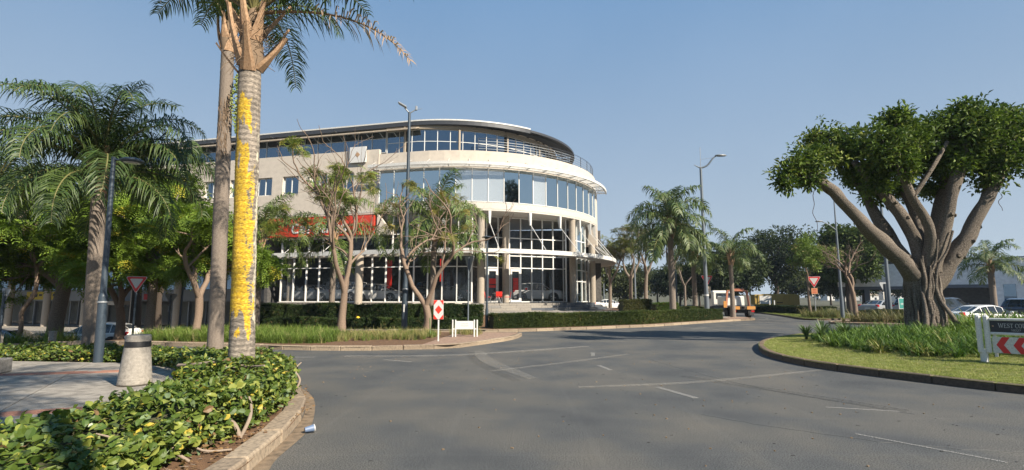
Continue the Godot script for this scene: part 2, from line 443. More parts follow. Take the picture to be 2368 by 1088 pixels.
func make_shapes() -> void:
	rng.seed = 11
	# broad-leaf sprays of three shapes
	for q in 3:
		var mb := MB.new()
		for k in 11:
			var d := (dirs(k, 11) + Vector3(rnd(-0.4, 0.4), rnd(-0.1, 0.5), rnd(-0.4, 0.4))).normalized()
			mb.col = Color(1, 1, 1) * rnd(0.75, 1.1)
			mb.col.a = 1.0
			leaf(mb, d * rnd(0.02, 0.16), (d + Vector3(rnd(-0.6, 0.6), rnd(-0.4, 0.4), rnd(-0.6, 0.6))).normalized(), (Vector3.UP + d * 0.6).normalized(), rnd(0.11, 0.16), rnd(0.055, 0.08))
		SHAPE["spray%d" % q] = mb.mesh()
	# coarse sprays for far trees
	for q in 2:
		var mb := MB.new()
		for k in 9:
			var d := (dirs(k, 9) + Vector3(rnd(-0.4, 0.4), rnd(0.0, 0.6), rnd(-0.4, 0.4))).normalized()
			mb.col = Color(1, 1, 1) * rnd(0.7, 1.15)
			mb.col.a = 1.0
			leaf(mb, d * rnd(0.05, 0.35), (d + Vector3(rnd(-0.6, 0.6), rnd(-0.4, 0.4), rnd(-0.6, 0.6))).normalized(), (Vector3.UP + d * 0.5).normalized(), rnd(0.26, 0.40), rnd(0.15, 0.24))
		SHAPE["bough%d" % q] = mb.mesh()
	# feathery compound leaf: flat pinnae
	for q in 2:
		var mb := MB.new()
		for b in 4:
			var a := -0.9 + 0.6 * b + rnd(-0.2, 0.2)
			var d0 := Vector3(cos(a), rnd(-0.1, 0.25), sin(a)).normalized()
			for k in 6:
				var p := d0 * (0.05 + 0.055 * k) + Vector3.DOWN * 0.006 * k * k
				for s in [-1.0, 1.0]:
					mb.col = Color(1, 1, 1) * rnd(0.8, 1.1)
					mb.col.a = 1.0
					leaf(mb, p, (d0 * 0.6 + d0.cross(Vector3.UP) * s + Vector3.DOWN * 0.15).normalized(), Vector3.UP, rnd(0.085, 0.12), 0.038, 0.0, 0.1)
		SHAPE["feather%d" % q] = mb.mesh()
	SHAPE.hedge_leaf = leaf_round(0.082, 0.058).mesh()
	SHAPE.hedge_leaf_long = leaf_round(0.092, 0.042).mesh()
	# small clipped-hedge sprig
	for q in 2:
		var mb := MB.new()
		for k in 10:
			var d := (dirs(k, 10) + Vector3(0, 0.7, 0)).normalized()
			mb.col = Color(1, 1, 1) * rnd(0.7, 1.1)
			mb.col.a = 1.0
			leaf(mb, d * rnd(0.0, 0.06), (d + Vector3(rnd(-0.5, 0.5), 0, rnd(-0.5, 0.5))).normalized(), Vector3.UP, rnd(0.05, 0.075), rnd(0.028, 0.04))
		SHAPE["sprig%d" % q] = mb.mesh()
	# strap-leaved clumps (agapanthus-like), broad and fine
	for q in 3:
		var mb := MB.new()
		for k in 16:
			var a := TAU * k / 16.0 + rnd(-0.3, 0.3)
			var lean := rnd(0.15, 1.0)
			strap(mb, Vector3(rnd(-0.07, 0.07), 0, rnd(-0.07, 0.07)), a, lean, rnd(0.45, 0.72), rnd(0.028, 0.042), rnd(0.72, 1.15))
		SHAPE["clump%d" % q] = mb.mesh()
	for q in 3:
		var mb := MB.new()
		for k in 22:
			strap(mb, Vector3(rnd(-0.09, 0.09), 0, rnd(-0.09, 0.09)), rnd(0, TAU), rnd(0.05, 0.8), rnd(0.38, 0.75), rnd(0.010, 0.017), rnd(0.7, 1.15))
		SHAPE["grass%d" % q] = mb.mesh()
	for q in 3:
		var mb := MB.new()
		for k in 12:
			strap(mb, Vector3(rnd(-0.07, 0.07), 0, rnd(-0.07, 0.07)), rnd(0, TAU), rnd(0.2, 1.1), rnd(0.035, 0.075), rnd(0.004, 0.007), rnd(0.7, 1.2), 2)
		SHAPE["turf%d" % q] = mb.mesh()

func strap(mb: MB, p: Vector3, a: float, lean: float, length: float, w: float, tone: float, segs := 4) -> void:
	var out := Vector3(cos(a), 0, sin(a))
	var side := Vector3(-sin(a), 0, cos(a)) * w * 0.5
	var q := p
	var e := 1.45 - lean * 0.5
	mb.col = Color(tone, tone, tone)
	for k in segs:
		var d := out * cos(e) + Vector3.UP * sin(e)
		var q2 := q + d * length / segs
		var w0 := 1.0 - pow(float(k) / segs, 2.0) * 0.6
		var w1 := 1.0 - pow(float(k + 1) / segs, 2.0)
		if k == segs - 1: mb.tri(q - side * w0, q + side * w0, q2)
		else: mb.quad(q - side * w0, q + side * w0, q2 + side * maxf(w1, 0.35), q2 - side * maxf(w1, 0.35))
		q = q2
		e -= (0.25 + lean) * 2.0 / segs

# ------------------------------------------------------------------ palms
# a feather frond that leaves along +x at elevation e0 and bends down by droop
func frond_mesh(e0: float, droop: float, length: float, pairs: int, ll: float, w: float, sd: int, ca: Color, cb: Color, dead := 0.0, hang := 1.0) -> MB:
	var r0 := RandomNumberGenerator.new()
	r0.seed = sd
	var mb := MB.new()
	var path := [Vector3.ZERO]
	var n := 14
	var q := Vector3.ZERO
	var side := r0.randf_range(-0.25, 0.25)
	for k in n:
		var f := float(k) / n
		var e := e0 - droop * pow(f, 1.6)
		q += Vector3(cos(e), sin(e), side * f * 0.6).normalized() * length / n
		path.append(q)
	mb.col = Color(0.20, 0.19, 0.075).lerp(Color(0.30, 0.19, 0.10), dead)
	mb.tube(path, lerps([0.042, 0.026, 0.018, 0.012, 0.006], n + 1), 5, false)
	for k in pairs:
		var f := 0.13 + 0.87 * (k + 0.5) / pairs
		var g := f * n
		var at := mini(int(g), n - 1)
		var p: Vector3 = (path[at] as Vector3).lerp(path[at + 1], g - at)
		var tn: Vector3 = (path[at + 1] - path[at]).normalized()
		var sd0 := tn.cross(Vector3.UP).normalized()
		var up := sd0.cross(tn).normalized()
		var prof := sin(PI * clampf(f * 0.86 + 0.1, 0, 1)) * 0.75 + 0.25
		for s in [-1.0, 1.0]:
			var L: float = ll * prof * r0.randf_range(0.8, 1.12)
			var d: Vector3 = (sd0 * s * r0.randf_range(0.7, 1.1) + tn * r0.randf_range(0.35, 0.75) + up * r0.randf_range(-0.35, 0.75)).normalized()
			var c: Color = ca.lerp(cb, r0.randf())
			if dead > 0.0 and r0.randf() < dead * smoothstep(0.2, 0.75, f): c = Color(0.36, 0.25, 0.15).lerp(Color(0.30, 0.22, 0.17), r0.randf())
			mb.col = c
			var b := d.cross(Vector3.UP.cross(d)).normalized()
			var wd: Vector3 = tn.cross(d).cross(d).normalized() * w * 0.5
			var x := p
			for j in 3:
				var x2 := x + d * L / 3.0
				var a0 := 1.0 if j < 2 else 0.75
				if j == 2: mb.tri(x - wd * a0, x + wd * a0, x2)
				else: mb.quad(x - wd * (0.6 if j == 0 else 1.0), x + wd * (0.6 if j == 0 else 1.0), x2 + wd * (1.0 if j == 0 else 0.75), x2 - wd * (1.0 if j == 0 else 0.75))
				x = x2
				d = (d + Vector3.DOWN * r0.randf_range(0.4, 1.0) * hang).normalized()
	return mb

func frond_set(key: String, length: float, pairs: int, ll: float, w: float, ca: Color, cb: Color, sd: int) -> void:
	# variants by elevation, from the young upright ones to the hanging old ones
	var v := []
	var el := [1.35, 1.1, 0.85, 0.6, 0.3, 0.0, -0.35]
	for k in el.size():
		v.append(frond_mesh(el[k], [1.5, 2.15, 2.3, 2.2, 2.0, 1.6, 1.1][k], length * [0.92, 1.0, 1.05, 1.0, 1.0, 0.95, 0.9][k], pairs, ll, w, sd + k, ca, cb, 0.0, 1.35).mesh())
	SHAPE[key] = v

func palm_trunk(h: float, r0: float, r1: float, rings: int, sides: int, sd: int, swell := 0.12) -> MB:
	var mb := MB.new()
	var prof := []
	var r := RandomNumberGenerator.new()
	r.seed = sd
	for k in rings * 2 + 1:
		var f := float(k) / (rings * 2)
		var rad := lerpf(r0, r1, f) * (1.0 + swell * exp(-f * h * 2.5)) * (1.0 + 0.03 * sin(f * 7.0 + sd))
		rad *= 1.0 + (0.018 if k % 2 == 0 else -0.012) * r.randf_range(0.3, 1.4)
		prof.append(Vector2(rad, f * h))
	mb.lathe(Vector3.ZERO, prof, sides)
	return mb

func boot_mesh(length: float, w: float, bend: float) -> MB: # the broad dry base of a cut frond, leaning out along +x
	var mb := MB.new()
	var path := []
	var e := 1.25
	var q := Vector3.ZERO
	for k in 6:
		path.append(q)
		q += Vector3(cos(e), sin(e), 0) * length / 5.0
		e += bend
	for k in 5:
		var a: Vector3 = path[k]
		var b: Vector3 = path[k + 1]
		var wa: float = w * [1.0, 0.85, 0.62, 0.48, 0.4][k]
		var wb: float = w * [0.85, 0.62, 0.48, 0.4, 0.36][k]
		var ta := 0.035
		mb.hexa([a + Vector3(0, 0, -wa / 2), a + Vector3(ta, 0, -wa / 4), a + Vector3(ta, 0, wa / 4), a + Vector3(0, 0, wa / 2), b + Vector3(0, 0, -wb / 2), b + Vector3(ta, 0, -wb / 4), b + Vector3(ta, 0, wb / 4), b + Vector3(0, 0, wb / 2)])
	return mb

# o: h, r0, r1, lean (Vector2 metres at top), fronds, set, size, boots, mat, seed, spin, low
func palm(label: String, at: Vector3, o: Dictionary, group := "queen palms around the roundabout") -> Node3D:
	rng.seed = o.get("seed", 1) * 31 + 7
	var root := thing("palm_tree", label, "palm tree", at, 0.0, group)
	var h: float = o.h
	var tr := part(root, "trunk", palm_trunk(h, o.r0, o.r1, o.get("rings", 30), o.get("sides", 12), o.get("seed", 1)), o.get("mat", M.palm_bark))
	var lean: Vector2 = o.get("lean", Vector2.ZERO)
	tr.rotation = Vector3(atan2(lean.y, h), 0, -atan2(lean.x, h))
	var top := Vector3(lean.x, sqrt(maxf(h * h - lean.length_squared(), 1.0)), lean.y)
	var size: float = o.get("size", 1.0)
	var r1: float = o.r1
	var nb: int = o.get("boots", 8)
	for k in nb:
		var a: float = k * 2.39996 + o.get("spin", 0.0)
		var f := float(k) / maxf(nb, 1)
		var b := part(root, "leaf_base", SHAPE["boot%d" % (k % 3)], M.boot, top + Vector3(cos(a) * r1 * 0.8, -0.12 + f * 0.55 * size, sin(a) * r1 * 0.8), -a)
		b.scale = Vector3.ONE * size * rnd(0.75, 1.1)
	var hb := MB.new()
	hb.lathe(Vector3.ZERO, [Vector2(r1 * 0.95, -0.1), Vector2(r1 * 1.25, 0.15 * size), Vector2(r1 * 1.0, 0.55 * size), Vector2(r1 * 0.5, 1.0 * size), Vector2(0.02, 1.5 * size)], 10)
	part(root, "crown_shaft", hb, M.fibre, top)
	var v: Array = SHAPE[o.set]
	var nf: int = o.fronds
	var low: float = o.get("low", 1.0)
	for k in nf:
		var f := (k + 0.5) / nf
		var a: float = k * 2.39996 + o.get("spin", 0.0) + rnd(-0.2, 0.2)
		var ix := clampi(int(pow(f, 0.8) * low * v.size() + rnd(-0.4, 0.4)), 0, v.size() - 1)
		var fr := part(root, "frond", v[ix], M.frond, top + Vector3(0, (0.8 - f * 0.5) * size, 0), -a)
		fr.scale = Vector3.ONE * size * rnd(0.88, 1.1)
	return root

# ------------------------------------------------------------------ trees
func limb(mb: MB, p: Vector3, d: Vector3, length: float, r: float, lev: int, o: Dictionary, tips: Array) -> void:
	var n: int = 5 if lev < 2 else 4
	var path := [p]
	var rad := [r]
	var q := p
	var dd := d
	for k in n:
		var w: float = o.get("wob", 0.25)
		dd = (dd + Vector3(rnd(-w, w), rnd(-w, w) * 0.7, rnd(-w, w)) + Vector3.UP * o.get("up", 0.08)).normalized()
		q += dd * length / n
		path.append(q)
		rad.append(lerpf(r, r * o.get("taper", 0.62), (k + 1.0) / n))
	mb.tube(path, rad, 8 if r > 0.09 else (6 if r > 0.03 else 4), lev == o.levels, 0.12 if r > 0.05 else 0.0, rng.randi() % 100)
	if lev >= o.levels:
		tips.append([q, dd])
		if rnd(0, 1) < 0.6: tips.append([path[n - 1], dd])
		return
	var kids: int = o.kids[mini(lev, o.kids.size() - 1)]
	for k in kids:
		var f := 1.0 if k == 0 else rnd(0.45, 1.0)
		var g := f * n
		var ix := mini(int(g), n - 1)
		var s: Vector3 = (path[ix] as Vector3).lerp(path[ix + 1], g - ix)
		var ax := dd.cross(Vector3(rnd(-1, 1), rnd(-1, 1), rnd(-1, 1))).normalized()
		var ang: float = o.get("spread", 0.6) * (rnd(0.25, 0.6) if k == 0 else rnd(0.7, 1.3))
		var d2 := dd.rotated(ax, ang)
		if o.has("flat"): d2 = (d2 * Vector3(1, 1.0 - o.flat, 1)).normalized()
		limb(mb, s, d2, length * o.get("ratio", 0.7) * rnd(0.8, 1.15), maxf(r * o.get("taper", 0.62) * (0.95 if k == 0 else 0.7), 0.006), lev + 1, o, tips)

# sprays of leaves round the tips; colours between a and b with a share of c
func foliage(parent: Node, called: String, tips: Array, per: int, reach: Vector3, keys: Array, scale0: float, ca: Color, cb: Color, cc: Color, share: float, m: Material = null, hang := 0.0) -> void:
	var lists := {}
	for k in keys: lists[k] = [[], []]
	for tp in tips:
		var lump := rnd(0.0, 1.0)
		for k in per:
			var off := Vector3(rnd(-1, 1), rnd(-1, 1), rnd(-1, 1))
			if off.length() > 1.0: off = off.normalized() * rnd(0.5, 1.0)
			var p: Vector3 = tp[0] + off * reach + Vector3.DOWN * hang
			var key: String = keys[rng.randi() % keys.size()]
			var bs := Basis.from_euler(Vector3(rnd(-0.95, 0.95), rnd(0, TAU), rnd(-0.95, 0.95))).scaled(Vector3.ONE * scale0 * rnd(0.7, 1.25))
			lists[key][0].append(Transform3D(bs, p))
			var c := ca.lerp(cb, clampf(lump * 0.6 + rnd(0, 0.5), 0, 1))
			if rnd(0, 1) < share: c = cc
			lists[key][1].append(c)
	for k in keys:
		if lists[k][0].size(): scatter(parent, called, SHAPE[k], m if m else M.leaf, lists[k][0], lists[k][1])

# a broadleaf tree: crown of clumps on a branch frame. o: h, crown (Vector3 radii), r, stems, seed, colours
func tree(label: String, at: Vector3, o: Dictionary, group := "", called := "tree") -> Node3D:
	rng.seed = o.get("seed", 1) * 101 + 3
	var root := thing(called, label, "tree", at, 0.0, group)
	var tips := []
	var bark: Material = o.get("bark", M.bark)
	var limbs: Array = o.get("limbs", [])
	var tb := MB.new()
	var bb := MB.new()
	var fork: float = o.fork
	var tp := smooth3(o.get("trunk", [Vector3.ZERO, Vector3(rnd(-0.1, 0.1), fork * 0.5, rnd(-0.1, 0.1)), Vector3(rnd(-0.1, 0.1), fork, 0)]), 4)
	var rr: float = o.r
	tb.tube(tp, lerps([rr * 1.35, rr * 1.05, rr * 0.95, rr * 0.9], tp.size()), 10, true, 0.14, o.get("seed", 1))
	part(root, "trunk", tb, bark)
	var topv: Vector3 = tp[tp.size() - 1]
	var ns: int = o.get("stems", 3)
	var oo := {"levels": o.get("levels", 3), "kids": o.get("kids", [3, 3, 3]), "wob": o.get("wob", 0.25), "up": o.get("up", 0.08), "spread": o.get("spread", 0.6), "ratio": o.get("ratio", 0.7), "taper": o.get("taper", 0.62)}
	if o.has("flat"): oo.flat = o.flat
	for k in ns:
		var a: float = TAU * k / ns + o.get("spin", 0.0) + rnd(-0.3, 0.3)
		var op: float = o.get("open", 0.5) * rnd(0.7, 1.2)
		limb(bb, topv - Vector3(0, rr * 0.5, 0), Vector3(cos(a) * sin(op), cos(op), sin(a) * sin(op)), o.get("len", 1.5) * rnd(0.85, 1.15), rr * 0.72, 0, oo, tips)
	part(root, "branches", bb, bark)
	if o.get("per", 0) > 0:
		var sel := tips
		if o.get("bare", 0.0) > 0.0: sel = tips.filter(func(_t): return rng.randf() > o.bare)
		foliage(root, "crown", sel, o.per, o.get("reach", Vector3(0.5, 0.25, 0.5)), o.get("keys", ["feather0", "feather1"]), o.get("lscale", 1.0), o.ca, o.cb, o.cc, o.get("share", 0.1))
	return root

# a tree seen from afar: lumps of boughs round a trunk. o: h, rx, ry, seed, ca, cb
func far_tree(label: String, at: Vector3, o: Dictionary, group := "trees in the distance") -> Node3D:
	rng.seed = o.get("seed", 1) * 57 + 13
	var root := thing("tree", label, "tree", at, 0.0, group)
	var h: float = o.h
	var rx: float = o.rx
	var ry: float = o.get("ry", h * 0.38)
	var cy := h - ry
	var tb := MB.new()
	var lumps := []
	var nl: int = o.get("lumps", 16)
	for k in nl:
		var d := dirs(k, nl)
		d.y = d.y * 0.9 + 0.1
		lumps.append(Vector3(0, cy, 0) + d * Vector3(rx, ry, rx) * rnd(0.45, 0.82))
	tb.tube(smooth3([Vector3.ZERO, Vector3(rnd(-0.2, 0.2), cy * 0.45, 0), Vector3(rnd(-0.3, 0.3), cy, 0)], 3), lerps([h * 0.03, h * 0.022, h * 0.012], 7), 7)
	part(root, "trunk", tb, o.get("bark", M.bark_dark))
	var bb := MB.new()
	for k in range(0, nl, 2):
		var s := Vector3(0, cy * rnd(0.45, 0.85), 0)
		bb.tube(smooth3([s, s.lerp(lumps[k], 0.5) + Vector3(0, 0.3, 0), lumps[k]], 3), lerps([h * 0.012, h * 0.005], 7), 5)
	part(root, "branches", bb, o.get("bark", M.bark_dark))
	var list := {"bough0": [[], []], "bough1": [[], []]}
	var per: int = o.get("per", 60)
	var bs0: float = o.get("bscale", 1.0)
	for L in lumps:
		var lr: float = rx * rnd(0.32, 0.5)
		var tone := rnd(0.0, 1.0)
		for k in per:
			var d := Vector3(rng.randfn(), rng.randfn(), rng.randfn()).normalized()
			d.y = d.y * 0.8 + 0.1
			var p: Vector3 = L + d * lr * Vector3(1, o.get("squash", 0.8), 1) * pow(rng.randf(), 0.35)
			var key := "bough%d" % (rng.randi() % 2)
			list[key][0].append(Transform3D(Basis.from_euler(Vector3(rnd(-0.6, 0.6), rnd(0, TAU), rnd(-0.6, 0.6))).scaled(Vector3.ONE * bs0 * rnd(0.7, 1.3)), p))
			list[key][1].append((o.ca as Color).lerp(o.cb, clampf(tone * 0.6 + rnd(0, 0.45), 0, 1)))
	for k in list: scatter(root, "crown", SHAPE[k], M.leaf, list[k][0], list[k][1])
	return root

# ------------------------------------------------------------------ hedges
# a clipped hedge along a centre line: path of Vector2, width, height; sprigs over a dark inner mass
func hedge(label: String, pts: PackedVector2Array, width: float, y0: float, height: float, density: float, sd: int, ca: Color, cb: Color, group := "clipped hedges", yend := -99.0) -> Node3D:
	rng.seed = sd
	var root := thing("hedge", label, "hedge", Vector3(pts[0].x, y0, pts[0].y), 0.0, group)
	var o := root.position
	var core := MB.new()
	var A := []; var CA := []; var B := []; var CB := []
	var total := 0.0
	for k in pts.size() - 1: total += pts[k].distance_to(pts[k + 1])
	var run := 0.0
	for k in pts.size() - 1:
		var a := pts[k]; var b := pts[k + 1]
		var L := a.distance_to(b)
		var d := (b - a) / L
		var nrm := Vector2(-d.y, d.x)
		var ya := y0 if yend < -50.0 else lerpf(y0, yend, run / total)
		var yb := y0 if yend < -50.0 else lerpf(y0, yend, (run + L) / total)
		run += L
		var wi := width / 2 - 0.07
		var p := []
		for yy in [-0.1, height - 0.09]:
			for e in [[a, 1, ya], [b, 1, yb], [b, -1, yb], [a, -1, ya]]:
				var w2: Vector2 = e[0] + nrm * wi * e[1]
				p.append(Vector3(w2.x, e[2] + yy, w2.y) - o)
		core.hexa(p)
		var cnt := int(L * (width + 2.0 * height) * density)
		for q in cnt:
			var f := rng.randf()
			var s := rng.randf() * (width + 2.0 * height)
			var base := a.lerp(b, f)
			var yy := lerpf(ya, yb, f)
			var bump := 0.035 * sin(base.x * 2.1 + sd) + 0.03 * sin(base.y * 3.3 + base.x * 1.3) + rnd(-0.035, 0.03)
			var lat := 0.0
			var hh := 0.0
			var up := Vector3.UP
			if s < width:
				lat = s - width / 2; hh = height + bump - 0.04
			else:
				var side := -1.0 if s < width + height else 1.0
				hh = fmod(s - width, height); lat = side * (width / 2 + bump - 0.03)
				up = Vector3(nrm.x * side, 0.35, nrm.y * side).normalized()
			var w3 := base + nrm * lat
			var bs := Basis(Quaternion(Vector3.UP, up)) * Basis.from_euler(Vector3(rnd(-0.5, 0.5), rnd(0, TAU), rnd(-0.5, 0.5))).scaled(Vector3.ONE * rnd(0.8, 1.5))
			var c := ca.lerp(cb, clampf(rng.randf() * 0.7 + 0.3 * sin(base.x * 1.7 + base.y), 0, 1))
			if rng.randf() < 0.03: c = Color(0.20, 0.16, 0.07)
			if rng.randf() < 0.5: A.append(Transform3D(bs, Vector3(w3.x, yy + hh, w3.y) - o)); CA.append(c)
			else: B.append(Transform3D(bs, Vector3(w3.x, yy + hh, w3.y) - o)); CB.append(c)
	part(root, "inner_twigs", core, M.core)
	scatter(root, "foliage", SHAPE.sprig0, M.leaf, A, CA)
	scatter(root, "foliage", SHAPE.sprig1, M.leaf, B, CB)
	return root

# ------------------------------------------------------------------ the round building
const BC := Vector2(-4.4, -50.7)   # centre of the round front
const BR := 12.6
const BT0 := -0.2487                # where the straight wing meets the curve, radians from +z
var BO := Vector3(-4.4, 0.5, -50.7)

func fdir(s: float) -> Vector2: # outward normal
	var a := BT0 + maxf(s, 0.0) / BR
	return Vector2(sin(a), cos(a))

func fp(s: float, off: float) -> Vector2:
	var nn := fdir(s)
	var p := BC + nn * (BR + off)
	if s < 0.0: p += Vector2(nn.y, -nn.x) * s
	return p

# offsets may be numbers or functions of s: the top storey and the roof are rounds with centres of their own
func ov(o, s: float) -> float: return o.call(s) if o is Callable else o

func plus(o, d: float) -> Variant:
	return (func(s: float) -> float: return o.call(s) + d) if o is Callable else o + d

func off_top(s: float) -> float:
	var a := BT0 + maxf(s, 0.0) / BR
	return -2.0 - 2.1 * sin(a) + 0.8 * cos(a)

func off_roof(s: float) -> float:
	var a := BT0 + maxf(s, 0.0) / BR
	return -1.1 - 1.0 * sin(a) + 0.5 * cos(a)

func fp3(s: float, off, h: float) -> Vector3:
	var p := fp(s, ov(off, s))
	return Vector3(p.x, h, p.y) - BO

# a solid swept along the front: o0/o1 inner and outer offset, h0/h1 heights
func band(mb: MB, s0: float, s1: float, o0, o1, h0: float, h1: float, step := 1.0) -> void:
	var n := maxi(1, int(ceil((s1 - s0) / step)))
	if s0 < 0.0 and s1 <= 0.0: n = 1
	for k in n:
		var a := lerpf(s0, s1, float(k) / n)
		var b := lerpf(s0, s1, float(k + 1) / n)
		var P := [fp3(a, o0, h0), fp3(b, o0, h0), fp3(b, o1, h0), fp3(a, o1, h0), fp3(a, o0, h1), fp3(b, o0, h1), fp3(b, o1, h1), fp3(a, o1, h1)]
		var m := Vector3.ZERO
		for q in P: m += q
		m /= 8.0
		mb.face([P[0], P[1], P[2], P[3]], m)
		mb.face([P[4], P[5], P[6], P[7]], m)
		mb.face([P[3], P[2], P[6], P[7]], m)
		mb.face([P[0], P[1], P[5], P[4]], m)
		if k == 0: mb.face([P[0], P[3], P[7], P[4]], m)
		if k == n - 1: mb.face([P[1], P[2], P[6], P[5]], m)

func bpart(root: Node, called: String, m: Material, s0: float, s1: float, o0, o1, h0: float, h1: float, step := 1.0) -> MeshInstance3D:
	var mb := MB.new()
	if s0 < 0.0 and s1 > 0.0:
		band(mb, s0, 0.0, o0, o1, h0, h1, step)
		band(mb, 0.0, s1, o0, o1, h0, h1, step)
	else: band(mb, s0, s1, o0, o1, h0, h1, step)
	return part(root, called, mb, m)

func glazing(root: Node, s0: float, s1: float, n: int, off, hs: Array, glass, frame: Material, w := 0.06, deep := 0.12) -> void:
	for k in n + 1:
		var s := lerpf(s0, s1, float(k) / n)
		bpart(root, "mullion", frame, s - w / 2, s + w / 2, plus(off, -deep * 0.4), plus(off, deep * 0.6), hs[0], hs[hs.size() - 1])
	for h in hs:
		bpart(root, "transom", frame, s0 + w / 2, s1 - w / 2, plus(off, -deep * 0.3), plus(off, deep * 0.4), h - w * 0.45, h + w * 0.45, (s1 - s0) / n)
	for k in n:
		var a := lerpf(s0, s1, float(k) / n) + w * 0.4
		var b := lerpf(s0, s1, float(k + 1) / n) - w * 0.4
		for q in hs.size() - 1:
			var g: Material = glass.call(k, q) if glass is Callable else glass
			bpart(root, "pane", g, a, b, plus(off, -0.012), plus(off, 0.012), hs[q] + w * 0.4, hs[q + 1] - w * 0.4, 5.0)

func line_glazing(root: Node, A: Vector2, B: Vector2, n: int, hs: Array, glass, frame: Material, w := 0.07) -> void:
	var d := (B - A) / n
	var u := d.normalized()
	var turn := atan2(-u.y, u.x)
	var bs := Basis(Vector3.UP, turn)
	var W := d.length()
	for k in n + 1:
		var p := A + d * k
		var mb := MB.new()
		mb.box(Vector3(p.x, (hs[0] + hs[-1]) / 2.0, p.y) - BO, Vector3(w, hs[-1] - hs[0], 0.12), bs)
		part(root, "mullion", mb, frame)
	for k in n:
		var p := A + d * (k + 0.5)
		for q in hs.size():
			var mb := MB.new()
			mb.box(Vector3(p.x, hs[q], p.y) - BO, Vector3(W - w, w * 0.9, 0.09), bs)
			part(root, "transom", mb, frame)
			if q + 1 < hs.size():
				var pb := MB.new()
				pb.box(Vector3(p.x, (hs[q] + hs[q + 1]) / 2.0, p.y) - BO, Vector3(W - w * 0.9, hs[q + 1] - hs[q] - w * 0.8, 0.02), bs)
				part(root, "pane", pb, glass)

func ring_var(mb: MB, s0: float, s1: float, fo: Callable, th: float, h0: float, h1: float, step := 0.6) -> void:
	var n := int(ceil((s1 - s0) / step))
	for k in n:
		var a := lerpf(s0, s1, float(k) / n)
		var b := lerpf(s0, s1, float(k + 1) / n)
		var oa: float = fo.call(a)
		var ob: float = fo.call(b)
		mb.hexa([fp3(a, oa - th, h0), fp3(b, ob - th, h0), fp3(b, ob, h0), fp3(a, oa, h0), fp3(a, oa - th, h1), fp3(b, ob - th, h1), fp3(b, ob, h1), fp3(a, oa, h1)])

func wall_with_windows(root: Node, s0: float, s1: float, o0: float, o1: float, h0: float, h1: float, wins: Array, m: Material) -> void:
	# wins: [s0, s1, h0, h1] sorted by s, all on one row
	var x := s0
	var mb := MB.new()
	for w in wins:
		band(mb, x, w[0], o0, o1, h0, h1)
		band(mb, w[0], w[1], o0, o1, h0, w[2])
		band(mb, w[0], w[1], o0, o1, w[3], h1)
		x = w[1]
	band(mb, x, s1, o0, o1, h0, h1)
	part(root, "wall", mb, m)
	for w in wins:
		var f := bpart(root, "window", M.frame, w[0] + 0.01, w[1] - 0.01, o0 + 0.05, o0 + 0.11, w[2] + 0.01, w[2] + 0.08)
		bpart(f, "frame", M.frame, w[0] + 0.01, w[1] - 0.01, o0 + 0.05, o0 + 0.11, w[3] - 0.08, w[3] - 0.01)
		for q in [w[0] + 0.05, (w[0] + w[1]) / 2, w[1] - 0.05]:
			bpart(f, "frame", M.frame, q - 0.035, q + 0.035, o0 + 0.04, o0 + 0.12, w[2] + 0.08, w[3] - 0.08)
		var hm: float = lerpf(w[2], w[3], 0.62)
		bpart(f, "pane", M.glass_dark, w[0] + 0.09, (w[0] + w[1]) / 2 - 0.04, o0 + 0.07, o0 + 0.085, w[2] + 0.09, w[3] - 0.09)
		bpart(f, "pane", M.glass_dark, (w[0] + w[1]) / 2 + 0.04, w[1] - 0.09, o0 + 0.07, o0 + 0.085, w[2] + 0.09, w[3] - 0.09)
		bpart(f, "frame", M.frame, w[0] + 0.09, w[1] - 0.09, o0 + 0.055, o0 + 0.075, hm - 0.03, hm + 0.03)

func text_part(root: Node, words: String, m: Material, at: Vector3, turn: float, high: float, depth := 0.03, font := "Droid Sans", bold := 700, squeeze := 1.0, called := "lettering") -> MeshInstance3D:
	var x := TextMesh.new()
	var f := SystemFont.new()
	f.font_names = PackedStringArray([font])
	f.font_weight = bold
	x.font = f
	x.text = words
	x.font_size = 64
	x.pixel_size = high / 46.0
	x.depth = depth
	x.curve_step = 3.0
	var o := MeshInstance3D.new()
	o.name = called
	o.mesh = x
	o.material_override = m
	root.add_child(o, true)
	o.position = at
	o.rotation.y = turn
	o.scale = Vector3(squeeze, 1, 1)
	return o

func column(root: Node, p: Vector2, r: float, h0: float, h1: float, m: Material) -> void:
	var mb := MB.new()
	mb.lathe(Vector3(p.x, 0, p.y) - Vector3(BO.x, BO.y, BO.z), [Vector2(r, h0), Vector2(r, h1)], 20)
	part(root, "column", mb, m)

